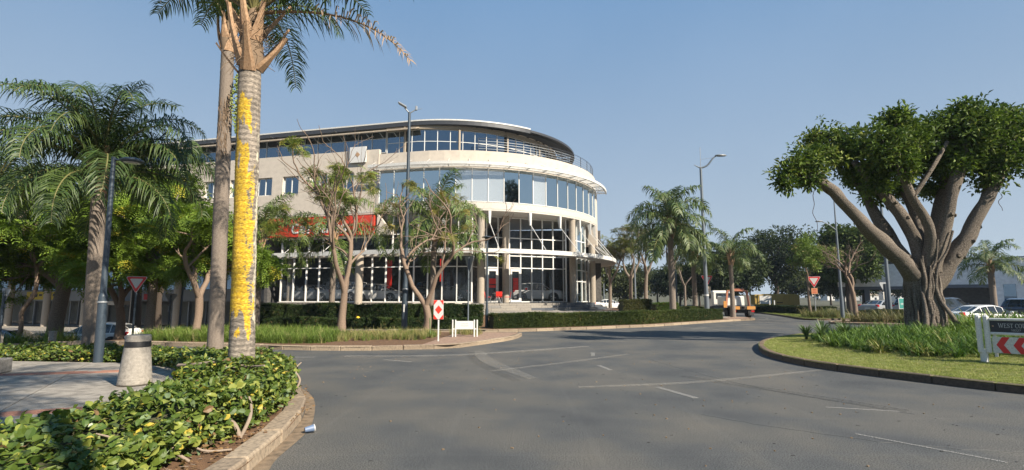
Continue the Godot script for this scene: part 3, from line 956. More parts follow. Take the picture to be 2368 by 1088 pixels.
func showroom() -> void:
	var root := thing("showroom_building", "beige round-fronted car showroom with curved glass bands and white canopies", "building", BO)
	# plinth and floors
	bpart(root, "plinth", M.concrete, -13.6, 27.0, -11.5, -0.35, -0.6, 1.16)
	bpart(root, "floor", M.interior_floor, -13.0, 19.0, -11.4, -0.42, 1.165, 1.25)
	# landing before the recessed entrance and steps are separate
	# ground and first storey glass of the straight part
	var g0: Material = M.glass
	glazing(root, -11.6, 4.6, 14, -0.6, [1.32, 3.95, 4.78], g0, M.frame, 0.075, 0.16)
	bpart(root, "beam", M.offwhite, -31.0, 4.6, -0.75, -0.4, 4.80, 5.0)
	glazing(root, -11.6, -2.9, 7, -0.6, [5.03, 6.30], g0, M.frame, 0.11, 0.2)
	glazing(root, -2.9, 4.6, 7, -0.6, [5.03, 6.45, 8.1], g0, M.frame, 0.075, 0.16)
	bpart(root, "sill", M.offwhite, -11.7, 4.7, -0.7, -0.42, 1.17, 1.30)
	# the recessed entrance front
	var A := Vector2(-2.05, -41.1)
	var B := Vector2(4.35, -43.9)
	var E := fp(4.6, -0.6)
	var F := fp(14.0, -0.9)
	line_glazing(root, E, A, 2, [1.3, 3.95, 5.0, 6.45, 8.1], g0, M.frame)
	line_glazing(root, A, B, 7, [1.3, 4.02, 5.0, 6.45, 8.1], g0, M.frame, 0.085)
	line_glazing(root, B, F, 1, [1.3, 4.02, 5.0, 6.45, 8.1], g0, M.frame)
	glazing(root, 14.4, 17.6, 3, -0.7, [1.3, 3.0, 3.95, 5.0, 6.45, 8.1], M.glass_tint, M.frame, 0.08, 0.14)
	glazing(root, 17.6, 20.0, 2, -0.7, [1.3, 3.95, 5.0], g0, M.frame, 0.08, 0.14)
	# doors in the first and third bay of the entrance
	var dv := (B - A) / 7.0
	var turn := atan2(-dv.y, dv.x)
	var nrm := Vector2(-dv.y, dv.x).normalized()
	if nrm.y < 0: nrm = -nrm
	for k in [0, 2]:
		var c: Vector2 = A + dv * (k + 0.5)
		var d := MB.new()
		var bs := Basis(Vector3.UP, turn)
		var c3 := Vector3(c.x + nrm.x * 0.09, 0, c.y + nrm.y * 0.09) - BO
		var W := dv.length() - 0.1
		for sx in [-1, 1]: d.box(c3 + bs * Vector3(sx * (W / 2 - 0.075), 0, 0) + Vector3(0, 2.6, 0), Vector3(0.15, 2.66, 0.06), bs)
		d.box(c3 + Vector3(0, 3.83, 0), Vector3(W - 0.3, 0.2, 0.06), bs)
		d.box(c3 + Vector3(0, 1.36, 0), Vector3(W - 0.3, 0.18, 0.06), bs)
		var dr := part(root, "door", d, M.white)
		var hb := MB.new()
		hb.bar(c3 + bs * Vector3(W / 2 - 0.16, 2.1, 0.09), c3 + bs * Vector3(W / 2 - 0.16, 2.7, 0.09), 0.02)
		part(dr, "handle", hb, M.chrome)
		var pb := MB.new()
		if k == 0: pb.box(c3 + bs * Vector3(0, 2.78, 0.02), Vector3(W - 0.31, 0.72, 0.02), bs)
		else: pb.box(c3 + bs * Vector3(0.02, 2.72, 0.02), Vector3(W * 0.5, 0.98, 0.02), bs)
		part(dr, "red_panel", pb, M.red)
		for q in ([[0.0, 2.66, 0.55, 0.07]] if k == 0 else [[0.0, 2.92, 0.36, 0.045], [0.02, 2.62, 0.2, 0.05], [0.0, 2.5, 0.3, 0.02]]):
			var tbx := MB.new() # lines of small print that cannot be read from here
			tbx.box(c3 + bs * Vector3(q[0], q[1], 0.034), Vector3(q[2], q[3], 0.004), bs)
			part(dr, "print_line", tbx, M.black if k == 0 else M.tail)
	var nb := MB.new()
	var c4 := A + dv * 3.5
	nb.box(Vector3(c4.x + nrm.x * 0.03, 2.35, c4.y + nrm.y * 0.03) - BO, Vector3(0.3, 0.3, 0.01), Basis(Vector3.UP, turn))
	part(root, "notice", nb, M.sign_white)
	var nb2 := MB.new()
	nb2.box(Vector3(c4.x + nrm.x * 0.04, 2.34, c4.y + nrm.y * 0.04) - BO, Vector3(0.18, 0.17, 0.008), Basis(Vector3.UP, turn))
	part(root, "notice_print", nb2, M.red)
	# grey stickers on the return glass
	for q in [[0.35, 2.6], [0.75, 2.3], [0.3, 1.9], [0.8, 1.75], [0.55, 3.0]]:
		var p := E.lerp(A, q[0] * 0.6)
		var sb := MB.new()
		var u := (A - E).normalized()
		sb.box(Vector3(p.x, q[1], p.y) - BO + Vector3(u.y, 0, -u.x) * -0.03, Vector3(0.2, 0.22, 0.01), Basis(Vector3.UP, atan2(-u.y, u.x)))
		part(root, "sticker", sb, M.pole_grey)
	# columns
	for s in [[5.3, -0.45, 8.15], [14.1, -0.3, 8.15], [18.3, -0.2, 6.35], [-11.0, -0.95, 4.8]]:
		column(root, fp(s[0], s[1]), 0.27, 1.2, s[2], M.plaster_col)
	column(root, A + dv * 1.5 + nrm * 0.45, 0.27, 1.2, 8.15, M.plaster_col)
	column(root, fp(-4.2, 0.12), 0.3, 0.9, 4.8, M.plaster_col)
	for s in [-15.0, -20.0, -25.0, -30.0]:
		column(root, fp(s, -3.6), 0.3, -1.3, 6.3, M.plaster_col)
	# insides
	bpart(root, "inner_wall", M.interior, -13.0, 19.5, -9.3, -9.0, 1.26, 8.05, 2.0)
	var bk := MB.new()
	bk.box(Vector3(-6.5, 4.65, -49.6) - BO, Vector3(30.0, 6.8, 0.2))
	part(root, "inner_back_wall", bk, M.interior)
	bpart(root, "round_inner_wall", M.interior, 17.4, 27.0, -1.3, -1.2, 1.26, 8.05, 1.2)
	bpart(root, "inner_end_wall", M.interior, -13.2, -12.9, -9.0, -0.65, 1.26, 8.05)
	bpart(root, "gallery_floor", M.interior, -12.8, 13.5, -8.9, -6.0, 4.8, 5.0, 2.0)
	bpart(root, "soffit", M.offwhite, -31.0, 20.4, -11.0, 0.02, 8.12, 8.24)
	for q in [[-3.6, -3.2], [-8.6, -4.2], [1.4, -3.0], [6.0, -5.4]]:
		bpart(root, "red_banner", M.red, q[0], q[0] + 0.42, q[1], q[1] + 0.04, 2.2, 4.7)
	# first-floor bay
	bpart(root, "bay_band", M.offwhite, -2.9, 19.3, -0.3, 0.04, 8.25, 8.74, 1.22)
	var pale := [5, 6, 7, 10]
	glazing(root, -2.8, 19.2, 18, -0.02, [8.80, 11.36], func(k, _q): return M.glass_pale if k in pale else M.glass_tint, M.frame, 0.055, 0.1)
	for k in 18:
		if k in pale or k in [8, 9]:
			var s0 := -2.8 + 22.0 / 18.0 * k
			var cm := MB.new()
			for j in 6: # folds of the curtain
				var a := s0 + 0.05 + j * 0.19
				band(cm, a, a + 0.1, -0.52, -0.48, 8.85, 11.3)
				band(cm, a + 0.1, a + 0.19, -0.49, -0.45, 8.85, 11.3)
			part(root, "curtain", cm, M.curtain)
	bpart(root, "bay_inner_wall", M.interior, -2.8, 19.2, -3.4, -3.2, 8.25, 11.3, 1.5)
	bpart(root, "bay_end_wall", M.plaster, -3.0, -2.85, -3.2, 0.04, 8.25, 11.4)
	bpart(root, "parapet_slab", M.plaster, -2.9, 24.0, -4.5, -0.2, 11.42, 11.74, 1.2)
	bpart(root, "parapet", M.plaster, -2.9, 24.0, -0.45, -0.06, 11.745, 12.72, 1.2)
	# the hanging pier at the end of the bay
	bpart(root, "pier", M.plaster, 19.3, 21.0, -1.6, 0.06, 6.4, 11.42, 0.6)
	bpart(root, "round_wall", M.plaster, 21.0, 30.0, -0.8, -0.4, 0.0, 11.42, 1.2)
	# sunshade of the bay: rails, slats and arms
	bpart(root, "sunshade_edge", M.white, -3.3, 20.9, 0.86, 0.98, 11.40, 11.62, 0.6)
	bpart(root, "sunshade_rail", M.white, -3.3, 20.9, -0.02, 0.04, 11.44, 11.58, 0.6)
	for k in 6: bpart(root, "sunshade_slat", M.white, -3.28, 20.88, 0.12 + k * 0.125, 0.17 + k * 0.125, 11.50, 11.545, 0.6)
	for k in 17:
		var s := -3.2 + 24.0 / 16.0 * k
		bpart(root, "sunshade_arm", M.white, s - 0.03, s + 0.03, 0.0, 0.86, 11.44, 11.49)
		var br := MB.new()
		br.bar(fp3(s, 0.75, 11.62), fp3(s, -0.05, 12.05), 0.022, 5)
		part(root, "sunshade_stay", br, M.white)
	# the straight wing
	wall_with_windows(root, -31.0, -2.9, -0.3, 0.0, 8.0, 13.1, [[-27.4, -25.9, 9.9, 11.4], [-24.6, -23.1, 9.9, 11.4], [-21.9, -20.4, 9.9, 11.4], [-19.2, -17.7, 9.9, 11.4], [-16.6, -15.1, 9.9, 11.4], [-14.0, -12.5, 9.9, 11.4], [-11.5, -10.0, 9.9, 11.4], [-8.95, -7.4, 9.9, 11.4], [-6.5, -5.05, 9.9, 11.4]], M.plaster)
	bpart(root, "wall_lower", M.plaster, -31.0, -2.9, -0.7, -0.28, 6.32, 8.0)
	# slanting end of the wing under the bay
	var sl := MB.new()
	sl.hexa([fp3(-2.9, -0.28, 6.4), fp3(-1.6, -0.28, 6.4), fp3(-1.6, 0.0, 6.4), fp3(-2.9, 0.0, 6.4), fp3(-2.9, -0.28, 8.0), fp3(-2.85, -0.28, 8.0), fp3(-2.85, 0.0, 8.0), fp3(-2.9, 0.0, 8.0)])
	part(root, "wing_end", sl, M.plaster)
	var sg := bpart(root, "sign_board", M.red_sign, -12.6, -3.1, -0.2, 0.1, 6.42, 7.92)
	text_part(sg, "Car Sales", M.white_paint, fp3(-7.9, 0.12, 7.05), atan2(fdir(-1).x, fdir(-1).y), 0.82, 0.05)
	var lg := bpart(root, "logo_board", M.white_paint, -5.35, -3.95, 0.05, 0.2, 12.1, 13.35)
	var db := MB.new()
	var lc := fp3(-4.65, 0.205, 12.72)
	db.box(lc, Vector3(0.3, 0.3, 0.02), Basis(Vector3.UP, atan2(fdir(-1).x, fdir(-1).y)) * Basis(Vector3.BACK, PI / 4))
	part(lg, "logo", db, M.boot)
	# top storey
	glazing(root, -2.6, 26.0, 27, off_top, [12.2, 13.7, 14.62], M.glass_dark, M.frame, 0.045, 0.1)
	glazing(root, -31.0, -2.7, 23, off_top, [13.0, 14.15, 14.7], M.glass_dark, M.frame, 0.04, 0.1)
	bpart(root, "top_lintel", M.louvre_beige, -2.6, 26.0, plus(off_top, -0.3), plus(off_top, 0.22), 14.66, 14.9, 0.9)
	bpart(root, "roof", M.white, -31.5, 10.0, -11.8, plus(off_roof, -0.16), 15.2, 15.3, 0.8)
	bpart(root, "roof", M.white, 10.0, 27.0, -11.8, plus(off_top, 0.1), 15.2, 15.3, 0.8)
	bpart(root, "roof_edge", M.white, -31.5, 10.0, plus(off_roof, -0.16), off_roof, 15.23, 15.34, 0.6)
	bpart(root, "roof_edge", M.dark_metal, 10.0, 26.0, plus(off_roof, -0.16), off_roof, 15.02, 15.2, 0.6)
	bpart(root, "roof_gutter", M.dark_metal, -31.5, 10.0, plus(off_roof, -0.34), plus(off_roof, -0.02), 14.92, 15.195, 0.6)
	bpart(root, "roof_gutter", M.dark_metal, 10.0, 26.0, plus(off_roof, -0.34), plus(off_roof, -0.165), 15.0, 15.19, 0.6)
	bpart(root, "top_soffit", M.dark_metal, -31.5, -1.0, -2.4, -0.72, 15.05, 15.15)
	for k in 9:
		var f := (k + 0.5) / 9.0
		var fo1 := func(s: float) -> float: return lerpf(off_top(s) + 0.25, off_roof(s) - 0.36, f)
		bpart(root, "roof_slat", M.dark_metal, -1.0, 26.0, fo1, plus(fo1, 0.07), 14.93, 15.04, 0.8)
	for k in 19:
		var s := -1.0 + 27.0 / 18.0 * k
		bpart(root, "roof_rafter", M.dark_metal, s - 0.04, s + 0.04, plus(off_top, -0.4), plus(off_roof, -0.17), 15.055, 15.18)
		if k % 3 == 0: bpart(root, "top_post", M.louvre_beige, s - 0.07, s + 0.07, plus(off_top, 0.12), plus(off_top, 0.27), 12.2, 14.95)
	# tilted beige sun panels below the eaves of the wing
	for k in 26:
		var s := -31.0 + 1.2 * k
		var tp := MB.new()
		tp.hexa([fp3(s + 0.03, -0.6, 14.74), fp3(s + 1.17, -0.6, 14.74), fp3(s + 1.17, 0.12, 14.46), fp3(s + 0.03, 0.12, 14.46), fp3(s + 0.03, -0.6, 14.84), fp3(s + 1.17, -0.6, 14.84), fp3(s + 1.17, 0.12, 14.54), fp3(s + 0.03, 0.12, 14.54)])
		part(root, "sun_panel", tp, M.louvre_beige)
	for k in 5:
		var s := -31.0 + 6.0 * k
		bpart(root, "panel_beam", M.dark_metal, s - 0.05, s + 0.05, -1.0, 0.0, 14.86, 14.94)
	# terrace railing
	for k in 14:
		var s := 5.0 + 20.0 / 13.0 * k
		bpart(root, "rail_post", M.dark_metal, s - 0.02, s + 0.02, -0.3, -0.26, 12.72, 13.75)
	for h in [12.95, 13.15, 13.35, 13.55, 13.76]:
		bpart(root, "rail", M.dark_metal if h > 13.7 else M.galv, 5.0, 25.0, -0.295, -0.265, h - 0.014, h + 0.014, 0.7)
	# the ground-floor canopy: solid round the entrance, open slats along the wing
	var fo := func(s: float) -> float: return lerpf(0.55, 1.72, smoothstep(-12.0, 5.0, s))
	var cv := MB.new()
	ring_var(cv, -13.0, 26.5, fo, 0.12, 4.80, 5.12)
	part(root, "canopy_edge", cv, M.white)
	var cp := MB.new()
	var n := 44
	for k in n:
		var a := lerpf(0.5, 26.5, float(k) / n)
		var b := lerpf(0.5, 26.5, float(k + 1) / n)
		var oa: float = fo.call(a) - 0.125
		var ob: float = fo.call(b) - 0.125
		var ia := -0.38 - 0.3 * smoothstep(4.8, 6.5, a) * (1.0 - smoothstep(12.0, 13.5, a))
		var ib := -0.38 - 0.3 * smoothstep(4.8, 6.5, b) * (1.0 - smoothstep(12.0, 13.5, b))
		cp.hexa([fp3(a, ia, 5.0), fp3(b, ib, 5.0), fp3(b, ob, 4.93), fp3(a, oa, 4.93), fp3(a, ia, 5.05), fp3(b, ib, 5.05), fp3(b, ob, 4.98), fp3(a, oa, 4.98)])
	part(root, "canopy_deck", cp, M.white)
	for k in 20:
		var s := -12.6 + k * 0.65
		bpart(root, "canopy_slat", M.white, s, s + 0.3, -0.38, fo.call(s) - 0.13, 4.95, 4.985)
	for k in 27:
		var s := 0.6 + k * 0.97
		bpart(root, "canopy_rib", M.white, s - 0.03, s + 0.03, -0.36, fo.call(s) - 0.13, 4.86, 4.925)
	# white fins under the bay and the rods that carry the canopy
	for s in [2.4, 5.9, 9.2, 12.2, 14.9, 17.2, 18.9]:
		var q := MB.new()
		q.hexa([fp3(s - 0.06, -0.12, 7.15), fp3(s + 0.06, -0.12, 7.15), fp3(s + 0.06, 0.02, 7.15), fp3(s - 0.06, 0.02, 7.15), fp3(s - 0.11, -0.3, 8.11), fp3(s + 0.11, -0.3, 8.11), fp3(s + 0.11, 0.02, 8.11), fp3(s - 0.11, 0.02, 8.11)])
		part(root, "fin", q, M.white)
		var rd := MB.new()
		rd.bar(fp3(s, -0.02, 7.2), fp3(s + 0.35, fo.call(s) - 0.1, 5.12), 0.028, 6)
		part(root, "tie_rod", rd, M.white)
	for s in [-9.6, -6.2]:
		var rd := MB.new()
		rd.bar(fp3(s, -0.25, 6.35), fp3(s - 0.9, 0.6, 5.1), 0.03, 6)
		part(root, "tie_rod", rd, M.white)
	for s in [20.2, 21.4, 22.6]:
		var rd := MB.new()
		rd.bar(fp3(s, -0.3, 6.6), fp3(s + 0.3, 1.6, 5.1), 0.028, 6)
		part(root, "tie_rod", rd, M.white)

func entrance_steps() -> void:
	var root := thing("entrance_steps", "curved grey stone steps leading up to the showroom doors", "steps", Vector3(0, 0.4, -37))
	rng.seed = 5
	# the landing in front of the recessed doors
	for k in 4:
		var h1 := 1.22 - 0.175 * k
		var o1 := 0.15 + 0.42 * k
		var s0 := 4.6
		while s0 < 17.4 + k * 0.5:
			var s1 := minf(s0 + rnd(0.75, 1.3), 17.6 + k * 0.5)
			var mb := MB.new()
			var hh := h1 + rnd(-0.003, 0.003)
			var a := s0 + 0.006
			var b := s1 - 0.006
			band(mb, a, b, (-4.6 if k == 0 else o1 - 0.46), o1, hh - 0.17, hh, 0.7)
			var o := part(root, "stone_slab", mb, M["slab%d" % (rng.randi() % 3)] if s0 < 10.5 + rnd(-2.5, 2.5) else M["slate%d" % (rng.randi() % 3)])
			o.position = BO - root.position
			s0 = s1
	var fill := MB.new()
	for k in 4: band(fill, 4.6, 17.4 + k * 0.45, -3.0, 0.10 + 0.42 * k, -0.4, 1.04 - 0.175 * k, 0.7)
	var fo := part(root, "foundation", fill, M.slab1)
	fo.position = BO - root.position

# ------------------------------------------------------------------ ground
func gh(x: float, z: float) -> float:
	var l := smoothstep(-13.0, -20.0, x) * smoothstep(-17.0, -24.0, z)
	var kz := -24.7 - maxf(0.0, x + 0.9) * 0.71 # the kerb line of the garden; the ground rises behind it
	var b := smoothstep(2.5, 6.5, kz - z) * smoothstep(-19.0, -15.0, x) * (1.0 - smoothstep(9.0, 15.0, x)) * 0.52
	return -1.25 * l + b

func island_h(x: float, z: float) -> float:
	var d := Vector2(x - 15.3, z + 14.6).length()
	return 0.14 + 0.34 * smoothstep(7.6, 2.5, d)

func area_mesh(poly: PackedVector2Array, hf: Callable, cell: float) -> MB:
	var mb := MB.new()
	var lo := poly[0]
	var hi := poly[0]
	for p in poly:
		lo = lo.min(p); hi = hi.max(p)
	var nx := int(ceil((hi.x - lo.x) / cell))
	var nz := int(ceil((hi.y - lo.y) / cell))
	for a in nx:
		for b in nz:
			var c0 := lo + Vector2(a, b) * cell
			var sq := PackedVector2Array([c0, c0 + Vector2(cell, 0), c0 + Vector2(cell, cell), c0 + Vector2(0, cell)])
			for piece in Geometry2D.intersect_polygons(sq, poly):
				var ix := Geometry2D.triangulate_polygon(piece)
				var base := mb.v.size()
				for p in piece:
					var h: float = hf.call(p.x, p.y)
					var nn := Vector3(hf.call(p.x - 0.05, p.y) - hf.call(p.x + 0.05, p.y), 0.1, hf.call(p.x, p.y - 0.05) - hf.call(p.x, p.y + 0.05)).normalized()
					mb.vert(Vector3(p.x, h, p.y), nn, p)
				for q in range(0, ix.size(), 3):
					var A: Vector2 = piece[ix[q]]; var B: Vector2 = piece[ix[q + 1]]; var D: Vector2 = piece[ix[q + 2]]
					if (B - A).cross(D - A) < 0.0: mb.i.append_array([base + ix[q], base + ix[q + 2], base + ix[q + 1]])
					else: mb.i.append_array([base + ix[q], base + ix[q + 1], base + ix[q + 2]])
	return mb

func resample(path: PackedVector2Array, step: float) -> PackedVector2Array:
	var out := PackedVector2Array([path[0]])
	var need := step
	for k in path.size() - 1:
		var a := path[k]
		var b := path[k + 1]
		var L := a.distance_to(b)
		var x := 0.0
		while x + need <= L:
			x += need
			out.append(a.lerp(b, x / L))
			need = step
		need -= L - x
	return out

# a row of kerbstones whose outer top edge follows the path; side +1 when the raised ground lies to the left of travel (seen from above, x right, z down)
func kerb(parent: Node, path: PackedVector2Array, w: float, top: float, hf: Callable, mats: String, step: float, side: float, sd: int) -> void:
	rng.seed = sd
	var key := "kerbstone_%s" % str([w, top])
	if not SHAPE.has(key):
		var mb := MB.new()
		mb.cbox(Vector3(0, -0.15, 0), Vector3(1, 0.3, w), 0.02)
		SHAPE[key] = mb.mesh()
	var pts := resample(path, step)
	for k in pts.size() - 1:
		var a := pts[k]
		var b := pts[k + 1]
		var d := (b - a).normalized()
		var inner := Vector2(d.y, -d.x) * side
		var c := (a + b) / 2 + inner * (w / 2 + rnd(-0.008, 0.008))
		var y: float = hf.call((a.x + b.x) / 2, (a.y + b.y) / 2) + top + rnd(-0.006, 0.006)
		var o := part(parent, "kerbstone", SHAPE[key], M[mats + str(rng.randi() % 3)], Vector3(c.x, y, c.y), atan2(-d.y, d.x) + rnd(-0.008, 0.008))
		o.scale = Vector3(a.distance_to(b) - 0.012, 1, 1)

var LEFT_KERB := [Vector2(-2.15, 5), Vector2(-2.2, 1), Vector2(-2.28, -2.5), Vector2(-2.40, -4.68), Vector2(-2.47, -5.29), Vector2(-2.55, -5.95), Vector2(-2.71, -6.81), Vector2(-2.95, -7.64), Vector2(-3.34, -8.5), Vector2(-3.85, -9.4), Vector2(-4.7, -10.7), Vector2(-6.0, -12.2), Vector2(-8.2, -13.6), Vector2(-11.5, -14.6), Vector2(-16, -15.2), Vector2(-24, -15.6)]
var MEDIAN_FRONT := [Vector2(-22, -19.4), Vector2(-16, -18.6), Vector2(-11, -17.6), Vector2(-8.25, -16.9), Vector2(-7.31, -16.5), Vector2(-5.87, -16.2), Vector2(-4.41, -16.2), Vector2(-3.3, -16.5), Vector2(-2.38, -16.7), Vector2(-1.72, -17.1), Vector2(-0.96, -18.4), Vector2(-0.07, -20.1), Vector2(0.42, -22.2), Vector2(0.25, -22.9)]
var MEDIAN_BACK := [Vector2(0.25, -22.9), Vector2(-0.3, -23.15), Vector2(-2.0, -23.2), Vector2(-6, -23.9), Vector2(-12, -24.4), Vector2(-18, -25), Vector2(-22, -25.5)]
var GARDEN_FRONT := [Vector2(-14.6, -36), Vector2(-14.8, -30), Vector2(-13.8, -27), Vector2(-11, -25.2), Vector2(-6, -24.65), Vector2(-0.89, -24.7), Vector2(2.49, -26.2), Vector2(7.6, -29.3), Vector2(11.18, -32.6), Vector2(15.1, -36.2), Vector2(16.9, -37.5), Vector2(17.8, -38.4), Vector2(18.3, -40), Vector2(18.2, -41.6), Vector2(17.2, -43.2), Vector2(17.0, -47), Vector2(18, -54), Vector2(22, -68)]
var ISLAND := [Vector2(7.57, -16.17), Vector2(6.98, -14.3), Vector2(6.93, -12.6), Vector2(7.3, -11.3), Vector2(7.78, -10.24), Vector2(8.56, -8.93), Vector2(9.8, -7.6), Vector2(11.6, -6.5), Vector2(14.5, -5.9), Vector2(18, -6.6), Vector2(21.5, -9), Vector2(23.3, -13), Vector2(22.5, -17.5), Vector2(19.5, -21), Vector2(15.5, -22.6), Vector2(12.5, -22.2), Vector2(10.2, -20.2), Vector2(8.6, -18.2)]
var VERGE := [Vector2(27.8, -62), Vector2(25.0, -51), Vector2(22.8, -43), Vector2(21.6, -39.3), Vector2(21.9, -38.0), Vector2(23.6, -38.3), Vector2(26.5, -40), Vector2(29, -45), Vector2(30.5, -53), Vector2(32, -62)]
var RIGHT_MEDIAN := [Vector2(19.9, -32.7), Vector2(20.3, -31.8), Vector2(24, -29.6), Vector2(30, -27.6), Vector2(33, -28.0), Vector2(31, -31), Vector2(26, -34.8), Vector2(22, -34.8), Vector2(20.4, -33.8)]

func ground_and_roads() -> void:
	# the land to the horizon
	var gx := [-900.0, -400.0, -200.0, -110.0, -70.0]
	for k in 56: gx.append(-55.0 + k * 2.0)
	gx.append_array([70.0, 110.0, 200.0, 400.0, 900.0])
	var gz := [260.0, 120.0, 60.0, 30.0]
	for k in 46: gz.append(14.0 - k * 2.0)
	gz.append_array([-95.0, -130.0, -200.0, -320.0, -600.0, -1200.0])
	var g := MB.new()
	for b in gz.size():
		for a in gx.size():
			g.vert(Vector3(gx[a], gh(gx[a], gz[b]) - 0.07, gz[b]), Vector3.UP, Vector2(gx[a], gz[b]))
	for b in gz.size() - 1:
		for a in gx.size() - 1:
			var q: int = b * gx.size() + a
			var w: int = gx.size()
			g.i.append_array([q, q + w, q + 1, q + 1, q + w, q + w + 1])
	struct("ground", g, M.ground)
	struct("road", area_mesh(PackedVector2Array([Vector2(-58, 12), Vector2(58, 12), Vector2(58, -82), Vector2(-58, -82)]), gh, 2.0), M.asphalt)
	# plaza and planted corner on the near side
	var lk := smooth(LEFT_KERB, 5)
	var flat := func(_x: float, _z: float) -> float: return 0.0
	var bed := PackedVector2Array(lk)
	bed.append_array(PackedVector2Array([Vector2(-24, -12.6), Vector2(-12.3, -12.5), Vector2(-8.9, -12.1), Vector2(-7.2, -11.3), Vector2(-5.7, -9.4), Vector2(-4.75, -7.6), Vector2(-4.3, -6.2), Vector2(-4.2, -5.2), Vector2(-4.7, -4.3), Vector2(-6.2, -3.2), Vector2(-6.5, 5)]))
	struct("planting_bed", area_mesh(bed, func(x, z): return 0.105 + 0.02 * sin(x * 5.0) * sin(z * 4.0), 0.5), M.soil)
	var k1 := structnode("kerb")
	kerb(k1, lk, 0.24, 0.15, flat, "kerb", 1.0, 1.0, 3)
	var plaza := PackedVector2Array([Vector2(-24, -12.6), Vector2(-12.3, -12.5), Vector2(-8.9, -12.1), Vector2(-7.2, -11.3), Vector2(-5.7, -9.4), Vector2(-4.75, -7.6), Vector2(-4.3, -6.2), Vector2(-4.2, -5.2), Vector2(-4.7, -4.3), Vector2(-6.2, -3.2), Vector2(-6.5, 5), Vector2(-24, 5)])
	# concrete slabs with open joints over a darker base
	struct("plaza_base", area_mesh(plaza, func(_x, _z): return 0.108, 4.0), M.dust)
	var pz := structnode("pavement")
	var dirx := Vector2(0.86, -0.5)
	var dirz := Vector2(0.5, 0.86)
	rng.seed = 9
	for a in range(-9, 9):
		for b in range(-8, 6):
			var c := Vector2(-9.5, -7.5) + dirx * a * 2.2 + dirz * b * 2.2
			var sq := PackedVector2Array([c, c + dirx * 2.185, c + (dirx + dirz) * 2.185, c + dirz * 2.185])
			for piece in Geometry2D.intersect_polygons(sq, plaza):
				var mb := MB.new()
				mb.prism(piece, 0.08, 0.13 + rnd(-0.003, 0.003), Transform3D(), false)
				part(pz, "paving_slab", mb, M.paving)
	# red brick bands let into the plaza
	var bricks := structnode("brick_band")
	var bmesh := MB.new()
	bmesh.cbox(Vector3.ZERO, Vector3(0.215, 0.05, 0.105), 0.006)
	SHAPE.brick = bmesh.mesh()
	for L in [[Vector2(-13.2, -9.35), Vector2(-7.25, -11.1)], [Vector2(-9.6, -5.6), Vector2(-5.05, -7.55)]]:
		var d: Vector2 = (L[1] - L[0]).normalized()
		var nn := Vector2(-d.y, d.x)
		for k in int(L[0].distance_to(L[1]) / 0.225):
			for r in 3:
				if (k + r) % 17 == 5 and r == 0: continue
				var p: Vector2 = L[0] + d * (k * 0.225 + 0.11 * (r % 2)) + nn * r * 0.115
				part(bricks, "brick", SHAPE.brick, M["brick%d" % (rng.randi() % 3)], Vector3(p.x, 0.113 + rnd(-0.002, 0.002), p.y), atan2(-d.y, d.x))
	# sandy gutter along the kerb
	var gut := PackedVector2Array()
	var outer := []
	for k in range(0, lk.size()):
		gut.append(lk[k])
	for k in range(lk.size() - 1, -1, -1):
		var d := (lk[mini(k + 1, lk.size() - 1)] - lk[maxi(k - 1, 0)]).normalized()
		var wv := 0.15 + 0.02 * sin(k * 0.5)
		gut.append(lk[k] + Vector2(-d.y, d.x) * wv)
	struct("gutter", area_mesh(gut, func(x, z): return gh(x, z) + 0.006, 2.0), M.dust)
	# the grassed median with its trees
	var mf := smooth(MEDIAN_FRONT, 5)
	var mk := smooth(MEDIAN_BACK, 4)
	var med := PackedVector2Array(mf)
	for k in range(1, mk.size()): med.append(mk[k])
	struct("median", area_mesh(med, func(x, z): return gh(x, z) + 0.115, 1.0), M.soil)
	var tip := PackedVector2Array([Vector2(-2.9, -16.75), Vector2(-2.4, -16.85), Vector2(-1.8, -17.3), Vector2(-1.1, -18.5), Vector2(-0.25, -20.2), Vector2(0.22, -22.2), Vector2(0.05, -22.75), Vector2(-2.3, -22.9), Vector2(-2.6, -20)])
	struct("median_paving", area_mesh(tip, func(x, z): return gh(x, z) + 0.122, 1.0), M.redpave)
	var k2 := structnode("kerb")
	kerb(k2, mf, 0.16, 0.14, gh, "kerb", 0.95, 1.0, 4)
	kerb(k2, mk, 0.16, 0.14, gh, "kerb", 0.95, 1.0, 5)
	# garden before the building
	var gf := smooth(GARDEN_FRONT, 5)
	var gar := PackedVector2Array(gf)
	gar.append_array(PackedVector2Array([Vector2(22.5, -80), Vector2(-14.6, -80)]))
	struct("garden", area_mesh(gar, func(x, z): return gh(x, z) + 0.11, 1.5), M.soil)
	var pathp := PackedVector2Array([Vector2(-14.2, -29.9), Vector2(8.4, -31.6), Vector2(13.5, -36.6), Vector2(17.2, -41), Vector2(17.6, -50), Vector2(12.4, -50), Vector2(10.3, -40.5), Vector2(-14.2, -39.4)])
	struct("terrace", area_mesh(pathp, func(x, z): return gh(x, z) + 0.125, 1.5), M.paving)
	var foot := PackedVector2Array([Vector2(-13.4, -26.2), Vector2(-11, -25.05), Vector2(-6, -24.5), Vector2(-1.2, -24.55), Vector2(-1.2, -25.0), Vector2(-6, -25.1), Vector2(-11, -25.7)])
	struct("footpath", area_mesh(foot, func(x, z): return gh(x, z) + 0.126, 1.5), M.concrete)
	var tp2 := PackedVector2Array([Vector2(15.2, -36.5), Vector2(16.7, -37.7), Vector2(17.4, -38.5), Vector2(18.0, -40.0), Vector2(17.9, -41.4), Vector2(16.9, -42.9), Vector2(15.6, -38.8)])
	struct("corner_paving", area_mesh(tp2, func(x, z): return gh(x, z) + 0.122, 1.5), M.redpave)
	var k3 := structnode("kerb")
	kerb(k3, gf, 0.16, 0.13, gh, "kerb", 1.0, 1.0, 6)
	# the round island
	var isl := smooth(ISLAND, 6, true)
	struct("island_lawn", area_mesh(isl, island_h, 0.6), M.turf)
	var k4 := structnode("kerb")
	var ring := PackedVector2Array(isl)
	ring.append(isl[0])
